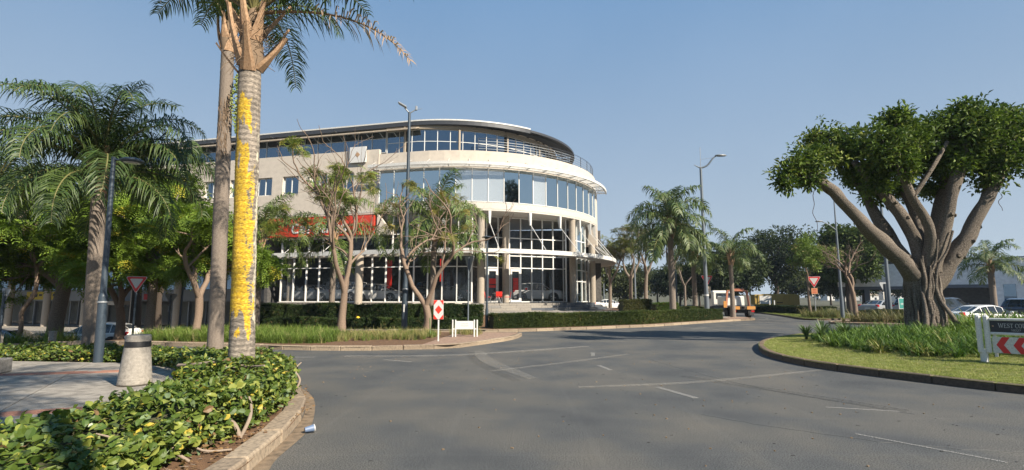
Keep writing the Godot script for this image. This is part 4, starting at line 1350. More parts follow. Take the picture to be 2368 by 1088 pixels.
	kerb(k4, ring, 0.17, 0.15, func(_x, _z): return 0.0, "kerbdark", 0.92, 1.0, 7)
	# grass verge and small median of the far arm
	var vg := smooth(VERGE, 4, true)
	struct("verge", area_mesh(vg, func(_x, _z): return 0.11, 2.0), M.turf)
	var k5 := structnode("kerb")
	vg.append(vg[0])
	kerb(k5, vg, 0.16, 0.13, func(_x, _z): return 0.0, "kerbdark", 1.2, 1.0, 8)
	var rm := smooth(RIGHT_MEDIAN, 4, true)
	struct("small_median", area_mesh(rm, func(_x, _z): return 0.12, 2.0), M.soil)
	var k6 := structnode("kerb")
	rm.append(rm[0])
	kerb(k6, rm, 0.16, 0.14, func(_x, _z): return 0.0, "kerb", 1.0, 1.0, 9)
	# road paint, worn
	var pm := structnode("road_marking")
	for L in [[-3.34, -13.82, -2.55, -13.36, 0.1], [-6.28, -14.42, -5.36, -14.42, 0.1], [2.07, -12.68, 2.2, -11.86, 0.11], [2.63, -9.61, 2.96, -8.59, 0.11], [2.38, -15.6, 2.25, -14.7, 0.11], [4.63, -7.9, 5.49, -7.6, 0.05], [4.07, -6.38, 4.84, -5.3, 0.045], [4.9, -5.2, 5.3, -4.7, 0.045], [20.6, -45.5, 21.4, -48.5, 0.12], [19.6, -40.2, 20.3, -42.0, 0.12], [13.2, -31.0, 14.8, -32.4, 0.12], [9.3, -27.4, 10.6, -28.6, 0.12]]:
		var mb := MB.new()
		var a := Vector2(L[0], L[1])
		var b := Vector2(L[2], L[3])
		var nn: Vector2 = (b - a).normalized().orthogonal() * L[4] / 2
		mb.prism(PackedVector2Array([a + nn, b + nn, b - nn, a - nn]), 0.002, 0.006, Transform3D(), false)
		part(pm, "paint_dash", mb, M.paint)
	var sm := structnode("road_stain")
	for L in [[[-0.51, -11.66], [1.2, -13.1], [3.36, -15.18], 0.07, M.faint], [[1.2, -9.6], [3.6, -10.2], [6.91, -11.86], 0.07, M.faint], [[-1.0, -15.9], [-0.6, -13.5], [0.4, -10.6], 0.2, M.faint], [[-1.25, -15.6], [-0.85, -13.2], [0.1, -10.3], 0.12, M.rubber_mark], [[-4.6, -14.6], [-1.5, -14.9], [2.5, -17.5], 0.12, M.faint], [[3.5, -10.9], [4.6, -9.2], [5.6, -7.6], 0.1, M.rubber_mark]]:
		var pth := smooth([Vector2(L[0][0], L[0][1]), Vector2(L[1][0], L[1][1]), Vector2(L[2][0], L[2][1])], 8)
		var pa := PackedVector2Array()
		var pb := PackedVector2Array()
		for k in pth.size():
			var d := (pth[mini(k + 1, pth.size() - 1)] - pth[maxi(k - 1, 0)]).normalized().orthogonal()
			var wv: float = L[3] * (0.55 + 0.45 * sin(PI * k / (pth.size() - 1.0)))
			pa.append(pth[k] + d * wv); pb.append(pth[k] - d * wv)
		pb.reverse()
		pa.append_array(pb)
		var mb := MB.new()
		mb.prism(pa, 0.004, 0.009 + 0.002 * sm.get_child_count(), Transform3D(), false)
		part(sm, "stain", mb, L[4])
	# fine meandering cracks
	rng.seed = 31
	var cr := structnode("road_crack")
	for L in [[[3.6, -13.9], [4.0, -11.4], [4.5, -9.4], [5.6, -7.4]], [[2.6, -7.4], [3.4, -6.6], [4.4, -5.9], [5.6, -5.6]]]:
		var pth := resample(smooth(L.map(func(e): return Vector2(e[0], e[1])), 10), 0.12)
		var pa := PackedVector2Array()
		var pb := PackedVector2Array()
		for k in pth.size():
			var d := (pth[mini(k + 1, pth.size() - 1)] - pth[maxi(k - 1, 0)]).normalized().orthogonal()
			var c := pth[k] + d * rnd(-0.03, 0.03)
			var w := rnd(0.0015, 0.005)
			pa.append(c + d * w); pb.append(c - d * w)
		pb.reverse()
		pa.append_array(pb)
		var mb := MB.new()
		mb.prism(pa, 0.0, 0.0035, Transform3D(), false)
		part(cr, "crack", mb, M.crack)
	# darker repair seams and tar crumbs
	rng.seed = 77
	var tb := MB.new()
	for k in 150:
		var p := Vector2(rnd(-3, 12), rnd(-12, -4.2))
		if p.x > 6.4 and p.y < -8: continue
		var a := rnd(-0.5, 0.5)
		var l := rnd(0.012, 0.045)
		tb.box(Vector3(p.x, 0.001, p.y), Vector3(l, 0.008, rnd(0.006, 0.014)), Basis(Vector3.UP, a))
	var tc := struct("tar_crumbs", tb, M.asphalt_patch)
	tc.set_meta("kind", "stuff")
	# small pale stones and leaf litter
	var lb := MB.new()
	for k in 240:
		var p := Vector2(rnd(-4, 12), rnd(-16, -4.2))
		if p.x > 6.4 and p.y < -8 or p.x < -2.3 and p.y > -10: continue
		lb.box(Vector3(p.x, 0.005, p.y), Vector3(rnd(0.01, 0.035), 0.012, rnd(0.008, 0.02)), Basis(Vector3.UP, rnd(0, 3)))
	var ls := struct("litter", lb, M.dust)
	ls.set_meta("kind", "stuff")

# ------------------------------------------------------------------ vehicles
# stations from the tail (x<0) to the nose: x, bottom, belt, top, half width
const SUV := [[-2.2, 0.5, 0.86, 0.9, 0.80], [-2.16, 0.34, 0.95, 1.0, 0.86], [-2.06, 0.28, 1.0, 1.22, 0.88], [-1.86, 0.26, 1.02, 1.55, 0.89], [-1.5, 0.25, 1.02, 1.62, 0.90], [-0.5, 0.25, 1.0, 1.66, 0.90], [0.2, 0.25, 0.98, 1.63, 0.90], [0.45, 0.25, 0.98, 1.56, 0.90], [1.12, 0.25, 0.99, 1.07, 0.90], [1.5, 0.25, 0.97, 1.03, 0.89], [1.95, 0.26, 0.90, 0.97, 0.87], [2.12, 0.30, 0.80, 0.86, 0.82], [2.2, 0.42, 0.66, 0.70, 0.74]]
const HATCH := [[-2.0, 0.5, 0.8, 0.84, 0.76], [-1.95, 0.32, 0.9, 0.96, 0.82], [-1.82, 0.26, 0.94, 1.12, 0.84], [-1.5, 0.24, 0.94, 1.36, 0.85], [-1.1, 0.23, 0.93, 1.44, 0.85], [-0.3, 0.23, 0.91, 1.48, 0.86], [0.2, 0.23, 0.9, 1.43, 0.86], [0.5, 0.23, 0.9, 1.34, 0.86], [1.2, 0.23, 0.9, 0.95, 0.85], [1.55, 0.24, 0.82, 0.88, 0.83], [1.85, 0.27, 0.72, 0.77, 0.79], [2.0, 0.4, 0.58, 0.62, 0.70]]
const SEDAN := [[-2.3, 0.5, 0.84, 0.88, 0.78], [-2.25, 0.32, 0.94, 0.98, 0.84], [-2.1, 0.26, 0.97, 1.02, 0.86], [-1.6, 0.24, 0.97, 1.06, 0.87], [-0.95, 0.23, 0.95, 1.36, 0.88], [-0.5, 0.23, 0.93, 1.43, 0.88], [0.0, 0.23, 0.92, 1.45, 0.88], [0.45, 0.23, 0.91, 1.36, 0.88], [1.2, 0.23, 0.9, 0.96, 0.88], [1.7, 0.24, 0.84, 0.90, 0.86], [2.1, 0.27, 0.74, 0.80, 0.82], [2.3, 0.4, 0.58, 0.62, 0.72]]

func car_section(st: Array) -> Array:
	var b: float = st[1]; var bl: float = st[2]; var tp: float = st[3]; var w: float = st[4]
	var wt := w - maxf(tp - bl, 0.0) * 0.36 - 0.05
	var half := [Vector2(w * 0.80, b), Vector2(w * 0.96, b + 0.06), Vector2(w, lerpf(b, bl, 0.5)), Vector2(w * 0.985, bl - 0.06), Vector2(w * 0.955, bl), Vector2(wt, tp - 0.045), Vector2(wt - 0.09, tp - 0.005), Vector2(wt * 0.5, tp + 0.012)]
	var out := []
	for p in half: out.append(p)
	for k in range(half.size() - 1, -1, -1): out.append(Vector2(-half[k].x, half[k].y))
	return out

func car(label: String, at: Vector3, turn: float, kind: Array, paint: Material, group := "", called := "car") -> Node3D:
	var root := thing(called, label, "car", at, turn, group)
	var body := MB.new()
	var glass := {}
	var secs := kind.map(func(s): return car_section(s))
	var m: int = secs[0].size()
	for k in kind.size() - 1:
		var tall: bool = kind[k][3] - kind[k][2] > 0.3 and kind[k + 1][3] - kind[k + 1][2] > 0.3
		var slope: bool = absf(kind[k + 1][3] - kind[k][3]) > 0.2
		for j in m - 1:
			var a: Vector2 = secs[k][j]; var b: Vector2 = secs[k][j + 1]; var d: Vector2 = secs[k + 1][j + 1]; var e: Vector2 = secs[k + 1][j]
			var x0: float = kind[k][0]; var x1: float = kind[k + 1][0]
			var A := Vector3(x0, a.y, a.x); var B := Vector3(x0, b.y, b.x); var D := Vector3(x1, d.y, d.x); var E := Vector3(x1, e.y, e.x)
			var key := ""
			if j == 4 or j == 10:
				if tall or slope: key = "side_window%d" % (0 if j == 4 else 1)
			elif slope and j >= 6 and j <= 8: key = "windscreen" if kind[k][0] > 0.0 else "rear_window"
			if key:
				if not glass.has(key): glass[key] = MB.new()
				# a painted frame round the pane: shrink the glass towards its middle
				var c := (A + B + D + E) / 4.0
				var f := 0.93
				var out := Vector3(0.0, 0.004, 0.004 * signf(c.z))
				glass[key].face([c + (A - c) * f + out, c + (B - c) * f + out, c + (D - c) * f + out, c + (E - c) * f + out], Vector3(0, 0.8, 0))
			body.face([A, B, D, E], Vector3((x0 + x1) / 2, 0.75, 0))
	for e in [0, kind.size() - 1]:
		var pts := []
		for p in secs[e]: pts.append(Vector3(kind[e][0], p.y, p.x))
		body.face(pts, Vector3(0, 0.7, 0))
	body.face([Vector3(kind[2][0], 0.27, -0.7), Vector3(kind[2][0], 0.27, 0.7), Vector3(kind[-2][0], 0.27, 0.7), Vector3(kind[-2][0], 0.27, -0.7)], Vector3(0, 1, 0))
	part(root, "body", body, paint)
	for key in glass: part(root, key.trim_suffix("0").trim_suffix("1"), glass[key], M.car_glass)
	var L0: float = kind[0][0]
	var L1: float = kind[-1][0]
	var wy: float = 0.33 if kind != SUV else 0.37
	for x in [lerpf(L0, L1, 0.19), lerpf(L0, L1, 0.815)]:
		for s in [-1.0, 1.0]:
			var w: float = kind[5][4]
			var arch := MB.new()
			arch.tube([Vector3(x, wy + 0.02, s * (w - 0.2)), Vector3(x, wy + 0.02, s * (w + 0.006))], [wy + 0.085, wy + 0.085], 20)
			part(root, "wheel_arch", arch, M.plastic)
			var ty := MB.new()
			ty.tube([Vector3(0, 0, -0.1), Vector3(0, 0, -0.09), Vector3(0, 0, 0.09), Vector3(0, 0, 0.1)], [wy - 0.03, wy, wy, wy - 0.03], 22)
			var wh := part(root, "wheel", ty, M.tyre, Vector3(x, wy, s * (w - 0.07)))
			var rm := MB.new()
			rm.tube([Vector3(0, 0, s * 0.06), Vector3(0, 0, s * 0.088)], [wy * 0.68, wy * 0.68], 18)
			part(wh, "rim", rm, M.plastic)
			var sp := MB.new()
			for q in 5:
				var a := TAU * q / 5.0
				sp.box(Vector3(cos(a), sin(a), 0) * wy * 0.34 + Vector3(0, 0, s * 0.1), Vector3(wy * 0.66, 0.075, 0.025), Basis(Vector3.BACK, a))
			sp.tube([Vector3(0, 0, s * 0.088), Vector3(0, 0, s * 0.116)], [0.07, 0.06], 10)
			part(wh, "spokes", sp, M.rim)
	for s in [-1.0, 1.0]:
		var n: Array = kind[-2]
		var hl := MB.new()
		hl.cbox(Vector3(n[0] - 0.12, n[2] - 0.02, s * (n[4] - 0.16)), Vector3(0.36, 0.14, 0.34), 0.04, Basis(Vector3.UP, s * 0.35) * Basis(Vector3.BACK, -0.12))
		part(root, "headlight", hl, M.lens)
		var t: Array = kind[1]
		var tl := MB.new()
		tl.cbox(Vector3(t[0] + 0.10, t[2] - 0.02, s * (t[4] - 0.12)), Vector3(0.24, 0.24, 0.26), 0.04)
		part(root, "tail_light", tl, M.tail)
		var mr := MB.new()
		mr.cbox(Vector3(0.72, kind[7][2] + 0.12, s * (kind[7][4] + 0.09)), Vector3(0.12, 0.14, 0.2), 0.04)
		part(root, "mirror", mr, paint)
		for x in [-0.42, 0.42]:
			var hd := MB.new()
			hd.cbox(Vector3(x, kind[5][2] - 0.12, s * (kind[5][4] + 0.005)), Vector3(0.2, 0.03, 0.03), 0.01)
			part(root, "door_handle", hd, paint)
	var gr := MB.new()
	gr.cbox(Vector3(L1 - 0.02, kind[-1][2] - 0.02, 0), Vector3(0.08, 0.14, 0.9), 0.02)
	part(root, "grille", gr, M.plastic)
	var bp := MB.new()
	bp.cbox(Vector3(L1 - 0.08, 0.40, 0), Vector3(0.14, 0.1, 1.2), 0.03)
	part(root, "bumper", bp, M.plastic)
	for e in [[L1 + 0.03, 0.5], [L0 - 0.02, 0.72]]:
		var np := MB.new()
		np.box(Vector3(e[0], e[1], 0), Vector3(0.02, 0.11, 0.44))
		part(root, "number_plate", np, M.sign_white)
	return root

func paint(c: Color) -> StandardMaterial3D: return mat(c, 0.32, {"coat": 0.8})

func tow_truck() -> void:
	var root := thing("tow_truck", "white flatbed recovery truck with orange frame driving away past the palms", "truck", Vector3(18.75, 0.01, -45.0), PI / 2 - 0.03)
	root.scale = Vector3.ONE * 0.86
	# nose along +x; the tail (x<0) faces the viewer
	var white := paint(Color(0.66, 0.64, 0.60))
	var orange := mat(Color(0.36, 0.13, 0.07), 0.6, {"coat": 0.2})
	var amber := mat(Color(0.45, 0.20, 0.04), 0.6)
	var mb := MB.new()
	mb.cbox(Vector3(2.5, 1.75, 0), Vector3(1.7, 1.75, 2.2), 0.12)
	var cab := part(root, "cab", mb, white)
	mb = MB.new(); mb.cbox(Vector3(1.65, 2.05, 0), Vector3(0.04, 0.62, 1.5), 0.02)
	part(cab, "rear_window", mb, M.car_glass)
	for s in [-1.0, 1.0]:
		mb = MB.new(); mb.cbox(Vector3(2.6, 2.1, s * 1.1), Vector3(0.9, 0.6, 0.03), 0.01); part(cab, "side_window", mb, M.car_glass)
		mb = MB.new(); mb.cbox(Vector3(3.0, 1.95, s * 1.32), Vector3(0.1, 0.45, 0.22), 0.03); part(cab, "mirror", mb, M.plastic)
	mb = MB.new(); mb.cbox(Vector3(-0.6, 0.98, 0), Vector3(5.2, 0.16, 2.35), 0.03)
	part(root, "bed", mb, M.plastic)
	mb = MB.new(); mb.cbox(Vector3(-0.2, 1.55, 0.0), Vector3(2.4, 1.0, 1.8), 0.1)
	part(root, "load_box", mb, white)
	# orange headboard frame leaning over the bed
	for s in [-1.0, 1.0]:
		mb = MB.new(); mb.hexa([Vector3(-2.0, 1.06, s * 1.0), Vector3(-1.8, 1.06, s * 1.0), Vector3(-1.8, 1.06, s * 1.18), Vector3(-2.0, 1.06, s * 1.18), Vector3(-1.95, 2.5, s * 0.84), Vector3(-1.8, 2.5, s * 0.84), Vector3(-1.8, 2.5, s * 1.0), Vector3(-1.95, 2.5, s * 1.0)])
		part(root, "frame_post", mb, orange)
		mb = MB.new(); mb.cbox(Vector3(-3.22, 0.93, s * 0.72), Vector3(0.06, 0.3, 0.78), 0.01)
		part(root, "tail_board", mb, amber)
		mb = MB.new(); mb.cbox(Vector3(-3.24, 0.62, s * 0.85), Vector3(0.06, 0.16, 0.3), 0.01)
		part(root, "tail_light", mb, M.tail)
		for x in [-1.9, 2.5]:
			mb = MB.new(); mb.tube([Vector3(x, 0.45, s * 0.8), Vector3(x, 0.45, s * 1.13)], [0.45, 0.45], 20); part(root, "wheel", mb, M.tyre)
		mb = MB.new(); mb.cbox(Vector3(-2.75, 0.48, s * 0.95), Vector3(0.03, 0.5, 0.42), 0.01); part(root, "mud_flap", mb, M.plastic)
	mb = MB.new(); mb.cbox(Vector3(-1.88, 2.55, 0), Vector3(0.2, 0.12, 2.0), 0.03); part(root, "frame_beam", mb, orange)
	mb = MB.new(); mb.cbox(Vector3(-1.88, 2.68, 0), Vector3(0.2, 0.12, 1.3), 0.04); part(root, "light_bar", mb, orange)
	mb = MB.new(); mb.cbox(Vector3(-3.2, 0.92, 0), Vector3(0.1, 0.26, 0.6), 0.02); part(root, "winch", mb, M.bark_dark)
	mb = MB.new(); mb.cbox(Vector3(-0.6, 0.6, 0), Vector3(4.6, 0.3, 0.9), 0.03); part(root, "chassis", mb, M.black)
	mb = MB.new(); mb.cbox(Vector3(-2.6, 1.25, -1.45), Vector3(0.04, 0.62, 0.3), 0.02); part(root, "side_marker", mb, amber)
	mb = MB.new(); mb.bar(Vector3(-2.58, 0.98, -1.12), Vector3(-2.58, 0.98, -1.45), 0.03); part(root, "marker_arm", mb, M.galv)

# ------------------------------------------------------------------ signs and lamps
func plate(parent: Node, called: String, pts: Array, z0: float, z1: float, m: Material) -> MeshInstance3D: # pts x, y up, facing +z
	var p := PackedVector2Array()
	for q in pts: p.append(Vector2(q[0], -q[1]))
	var mb := MB.new()
	mb.prism(p, z0, z1, Transform3D(Basis(Vector3.RIGHT, PI / 2), Vector3.ZERO))
	return part(parent, called, mb, m)

func tri_pts(r: float, cy: float, soft := 0.12) -> Array: # a triangle on its tip with rounded corners; r from centre to corner
	var out := []
	for k in 3:
		var a := PI / 2 + PI / 3 + k * TAU / 3
		var c := Vector2(cos(a), sin(a)) * r * (1.0 - soft)
		for j in [-1, 0, 1]:
			var b: float = a + j * 0.7
			out.append([c.x + cos(b) * r * soft, c.y + sin(b) * r * soft + cy])
	return out

func yield_sign(label: String, at: Vector3, turn: float, side: float, cy: float, board := 0.0, pole: Material = null, small := 0.0) -> Node3D:
	var root := thing("yield_sign", label, "road sign", at, turn, "give way signs")
	var r := side / sqrt(3.0)
	var pm := MB.new()
	pm.tube([Vector3(0, -0.3, -0.05), Vector3(0, cy + r * 0.35, -0.05)], [0.04, 0.036], 10)
	part(root, "post", pm, pole if pole else M.pole)
	plate(root, "back_plate", tri_pts(r, cy), -0.012, 0.0, M.galv)
	plate(root, "border", tri_pts(r * 0.985, cy), 0.001, 0.005, M.sign_white)
	plate(root, "red_triangle", tri_pts(r * 0.93, cy), 0.006, 0.009, M.sign_red)
	plate(root, "white_triangle", tri_pts(r * 0.60, cy), 0.010, 0.013, M.sign_white)
	for s in [-1.0, 1.0]:
		var b := MB.new()
		b.box(Vector3(0, cy + r * 0.2 + s * 0.1, -0.04), Vector3(0.12, 0.03, 0.06))
		part(root, "clamp", b, M.galv)
	if board > 0.0:
		plate(root, "board", [[-board / 2, cy - r - 0.08], [board / 2, cy - r - 0.08], [board / 2, cy - r - 0.08 - board * 1.05], [-board / 2, cy - r - 0.08 - board * 1.05]], -0.006, 0.006, mat(Color(0.62, 0.27, 0.13), 0.6) if small == 0.0 else mat(Color(0.66, 0.52, 0.36), 0.6))
		for k in 3:
			plate(root, "print_line", [[-board * 0.32, cy - r - 0.17 - k * board * 0.27], [board * 0.32, cy - r - 0.17 - k * board * 0.27], [board * 0.32, cy - r - 0.21 - k * board * 0.27], [-board * 0.32, cy - r - 0.21 - k * board * 0.27]], 0.007, 0.009, M.sign_red if small == 0.0 else M.pole_grey)
	elif small > 0.0:
		plate(root, "board", [[-small / 2, cy - r - 0.1], [small / 2, cy - r - 0.1], [small / 2, cy - r - 0.1 - small * 1.3], [-small / 2, cy - r - 0.1 - small * 1.3]], -0.006, 0.006, M.galv)
	return root

func street_furniture() -> void:
	# near lamp with a dished head
	var t := thing("street_lamp", "blue lamp post with flat dish head beside the litter bin", "street lamp", Vector3(-9.53, 0.13, -12.2), 0.0, "street lamps")
	var mb := MB.new()
	mb.lathe(Vector3.ZERO, [Vector2(0.0, 0), Vector2(0.1, 0.0), Vector2(0.092, 1.5), Vector2(0.088, 1.52), Vector2(0.066, 1.6), Vector2(0.048, 4.85), Vector2(0.0, 4.86)], 16)
	part(t, "pole", mb, M.pole).rotation.z = 0.018
	mb = MB.new(); mb.lathe(Vector3(-0.025, 1.36, 0), [Vector2(0.101, 0), Vector2(0.106, 0.0), Vector2(0.106, 0.04), Vector2(0.101, 0.04)], 16); part(t, "band", mb, M.galv)
	mb = MB.new(); mb.tube([Vector3(-0.08, 4.78, 0), Vector3(0.1, 4.78, 0.02), Vector3(0.22, 4.77, 0.03)], [0.03, 0.028, 0.025], 8); part(t, "arm", mb, M.pole)
	mb = MB.new(); mb.lathe(Vector3(0.40, 4.70, 0.05), [Vector2(0.0, 0.0), Vector2(0.2, -0.01), Vector2(0.25, 0.03), Vector2(0.24, 0.06), Vector2(0.16, 0.10), Vector2(0.0, 0.12)], 22); part(t, "lamp_head", mb, M.pole)
	mb = MB.new(); mb.lathe(Vector3(0.40, 4.682, 0.05), [Vector2(0.0, 0.0), Vector2(0.15, 0.002), Vector2(0.18, 0.012)], 20); part(t, "lens", mb, M.lens)
	# tall lamp before the showroom
	t = thing("street_lamp", "tall slim lamp post with a small angled head before the showroom glass", "street lamp", Vector3(-4.9, 0.12, -23.9), 0.0, "street lamps")
	mb = MB.new(); mb.lathe(Vector3.ZERO, [Vector2(0.14, -0.2), Vector2(0.135, 2.0), Vector2(0.125, 2.02), Vector2(0.10, 2.3), Vector2(0.065, 10.3)], 14); part(t, "pole", mb, M.pole)
	mb = MB.new(); mb.lathe(Vector3(0, 1.85, 0), [Vector2(0.136, 0), Vector2(0.142, 0.0), Vector2(0.142, 0.07), Vector2(0.136, 0.07)], 14); part(t, "band", mb, M.galv)
	mb = MB.new(); mb.bar(Vector3(0, 10.25, 0), Vector3(-0.22, 10.5, 0.05), 0.035); mb.bar(Vector3(0, 10.25, 0), Vector3(0.28, 10.42, 0), 0.03); part(t, "arm", mb, M.galv)
	mb = MB.new(); mb.cbox(Vector3(-0.32, 10.62, 0.1), Vector3(0.46, 0.09, 0.26), 0.03, Basis(Vector3.BACK, -0.55)); part(t, "lamp_head", mb, M.galv)
	mb = MB.new(); mb.cbox(Vector3(0.32, 10.5, 0), Vector3(0.1, 0.22, 0.1), 0.02); part(t, "sensor", mb, M.galv)
	mb = MB.new(); mb.bar(Vector3(0.3, 10.45, 0), Vector3(0.58, 10.47, 0), 0.012, 5); part(t, "antenna", mb, M.galv)
	plate(t, "sticker", [[-0.03, 1.2], [0.03, 1.2], [0.03, 0.85], [-0.03, 0.85]], 0.137, 0.139, M.sign_white)
	# low lamp with a flat cap beside the steps
	t = thing("street_lamp", "short dark lamp post with flat cap standing before the entrance steps", "street lamp", Vector3(-1.28, 0.12, -26.6), 0.0, "street lamps")
	mb = MB.new(); mb.lathe(Vector3.ZERO, [Vector2(0.085, -0.1), Vector2(0.08, 0.9), Vector2(0.055, 1.0), Vector2(0.05, 4.4)], 12); part(t, "pole", mb, M.pole)
	mb = MB.new(); mb.lathe(Vector3(0, 4.4, 0), [Vector2(0.05, 0), Vector2(0.09, 0.02), Vector2(0.1, 0.16), Vector2(0.28, 0.18), Vector2(0.27, 0.22), Vector2(0.05, 0.27), Vector2(0.0, 0.28)], 18); part(t, "lamp_head", mb, M.pole)
	# curved-arm lamp by the palms
	t = thing("street_lamp", "tall lamp post with a sweeping curved arm between the two palms", "street lamp", Vector3(14.9, 0.12, -40.0), 0.0, "street lamps")
	t.scale = Vector3.ONE * 0.94
	mb = MB.new(); mb.lathe(Vector3.ZERO, [Vector2(0.2, -0.2), Vector2(0.19, 2.0), Vector2(0.16, 2.2), Vector2(0.1, 12.4)], 14); part(t, "pole", mb, M.pole_grey)
	mb = MB.new(); mb.tube(smooth3([Vector3(-0.55, 12.7, 0), Vector3(0, 12.45, 0), Vector3(0.55, 12.65, 0.05), Vector3(1.0, 13.2, 0.1), Vector3(1.25, 13.4, 0.1)], 5), lerps([0.02, 0.08, 0.07, 0.05], 21), 8); part(t, "arm", mb, M.pole_grey)
	mb = MB.new(); mb.bar(Vector3(0, 12.4, 0), Vector3(0.02, 14.2, 0), 0.022, 6); mb.bar(Vector3(0.01, 13.15, 0), Vector3(1.0, 13.28, 0.1), 0.012, 5); part(t, "mast", mb, M.galv)
	mb = MB.new(); mb.lathe(Vector3(1.68, 13.4, 0.12), [Vector2(0.0, -0.02), Vector2(0.4, 0.0), Vector2(0.52, 0.05), Vector2(0.42, 0.13), Vector2(0.0, 0.18)], 18, 1.0, 0.42); part(t, "lamp_head", mb, M.galv)
	mb = MB.new(); mb.lathe(Vector3(0, 1.75, 0), [Vector2(0.192, 0), Vector2(0.2, 0.0), Vector2(0.2, 0.12), Vector2(0.19, 0.12)], 14); part(t, "band", mb, M.white)
	# far lamps
	t = thing("street_lamp", "lamp post with a drooping arm standing beside the bare tree", "street lamp", Vector3(24.6, 0.1, -39.0), 0.0, "street lamps")
	mb = MB.new(); mb.lathe(Vector3.ZERO, [Vector2(0.14, -0.2), Vector2(0.13, 1.6), Vector2(0.1, 1.7), Vector2(0.07, 6.0), Vector2(0.03, 9.6)], 12); part(t, "pole", mb, M.pole_grey)
	mb = MB.new(); mb.tube(smooth3([Vector3(0, 6.6, 0), Vector3(-0.5, 7.0, 0), Vector3(-1.0, 7.25, 0)], 4), lerps([0.05, 0.03], 9), 6); part(t, "arm", mb, M.pole_grey)
	mb = MB.new(); mb.lathe(Vector3(-1.25, 7.25, 0), [Vector2(0.0, -0.02), Vector2(0.28, 0.0), Vector2(0.3, 0.06), Vector2(0.0, 0.12)], 14, 1.0, 0.5); part(t, "lamp_head", mb, M.galv)
	t = thing("street_lamp", "tall plain pole rising behind the fig tree's branches", "street lamp", Vector3(26.0, 0.0, -36.0), 0.0, "street lamps")
	mb = MB.new(); mb.lathe(Vector3.ZERO, [Vector2(0.14, -0.2), Vector2(0.12, 2.0), Vector2(0.08, 9.3)], 12); part(t, "pole", mb, M.pole_grey)
	for e in [["slim distant pole beside the showroom's far corner", Vector3(13.0, 0.1, -55), 7.2], ["slim distant pole between the two leaning trunks behind the palms", Vector3(24.0, 0.0, -76), 9.0], ["slim distant pole behind the showroom's tree row", Vector3(13.2, 0, -75), 6.0]]:
		t = thing("light_pole", e[0], "pole", e[1], 0.0, "distant poles")
		mb = MB.new(); mb.lathe(Vector3.ZERO, [Vector2(0.13, -0.2), Vector2(0.07, e[2])], 10); part(t, "pole", mb, M.pole_grey)
		mb = MB.new(); mb.cbox(Vector3(0.25, e[2], 0), Vector3(0.7, 0.08, 0.2), 0.02); part(t, "lamp_head", mb, M.galv)
	# give way signs
	yield_sign("red and white give way sign on a blue post above the litter bin", Vector3(-14.72, -0.1, -20.4), 0.25, 0.7, 2.32, 0.0, M.pole)
	yield_sign("back of a give way sign by the meandering thin tree at the plaza's edge", Vector3(-15.9, -0.2, -16.4), PI - 0.35, 0.42, 1.95, 0.0, M.pole, 0.09)
	yield_sign("back of a give way sign before the dark undercroft between two trees", Vector3(-15.8, -0.35, -24.2), PI + 0.2, 0.52, 1.98, 0.0, M.pole, 0.2)
	yield_sign("back of a give way sign seen edge-on on a grey post behind the name board", Vector3(-2.05, 0.12, -25.0), PI - 1.0, 0.9, 3.2, 0.0, M.pole_grey)
	yield_sign("give way sign half hidden by the curved-arm lamp post", Vector3(15.75, 0.12, -42.0), 0.0, 0.9, 3.0, 0.52, M.galv, 1.0)
	yield_sign("give way sign with a small orange board on the far verge", Vector3(24.95, 0.11, -43.0), -0.3, 0.98, 2.95, 0.45, M.galv)
	# trapezoid back of a sign and the green information board by the fig
	t = thing("road_sign", "back of a sign on a grey post between the bare tree and green board", "road sign", Vector3(26.2, 0.1, -36.6), 0.2)
	mb = MB.new(); mb.tube([Vector3(0, -0.2, 0.04), Vector3(0, 2.5, 0.04)], [0.12, 0.1], 10); part(t, "post", mb, M.pole_grey)
	plate(t, "panel", [[-0.42, 2.6], [0.42, 2.6], [0.42, 2.48], [0.14, 2.0], [-0.14, 2.0], [-0.42, 2.48]], -0.03, 0.0, M.galv)
	t = thing("information_board", "green information board with white print beside the fig trunk", "sign", Vector3(24.8, 0.1, -33.0), 0.1)
	mb = MB.new(); mb.tube([Vector3(-0.05, -0.2, -0.05), Vector3(-0.05, 0.9, -0.05)], [0.05, 0.05], 8); part(t, "post", mb, M.galv)
	plate(t, "panel", [[-0.42, 1.5], [0.62, 1.5], [0.62, 0.82], [-0.42, 0.82]], -0.02, 0.0, M.sign_white)
	plate(t, "face", [[-0.39, 1.47], [0.59, 1.47], [0.59, 0.85], [-0.39, 0.85]], 0.001, 0.004, M.green_sign)
	for q in [[0.15, 1.38, 0.3, 0.06], [-0.3, 1.18, 0.3, 0.03], [0.15, 1.06, 0.34, 0.05], [-0.3, 1.1, 0.22, 0.025]]:
		plate(t, "print_line", [[q[0], q[1]], [q[0] + q[2], q[1]], [q[0] + q[2], q[1] - q[3]], [q[0], q[1] - q[3]]], 0.005, 0.007, M.sign_white)
	# hazard marker on the median
	t = thing("hazard_marker", "red and white hazard plate with a red diamond on a thin white post", "road sign", Vector3(-2.55, 0.11, -18.2), 0.0)
	mb = MB.new(); mb.cbox(Vector3(0, 0.7, -0.02), Vector3(0.05, 1.4, 0.03), 0.006); part(t, "post", mb, M.white_paint)
	plate(t, "panel", [[-0.17, 1.42], [0.17, 1.42], [0.17, 0.76], [-0.17, 0.76]], 0.0, 0.012, M.sign_white)
	plate(t, "diamond", [[0, 1.24], [0.125, 1.09], [0, 0.94], [-0.125, 1.09]], 0.013, 0.016, M.sign_red_bright)
	for q in [[-1, 1], [1, 1], [-1, -1], [1, -1]]:
		plate(t, "corner", [[q[0] * 0.165, 1.09 + q[1] * 0.325], [q[0] * 0.165, 1.09 + q[1] * 0.16], [q[0] * 0.035, 1.09 + q[1] * 0.325]], 0.013, 0.016, M.sign_red_bright)
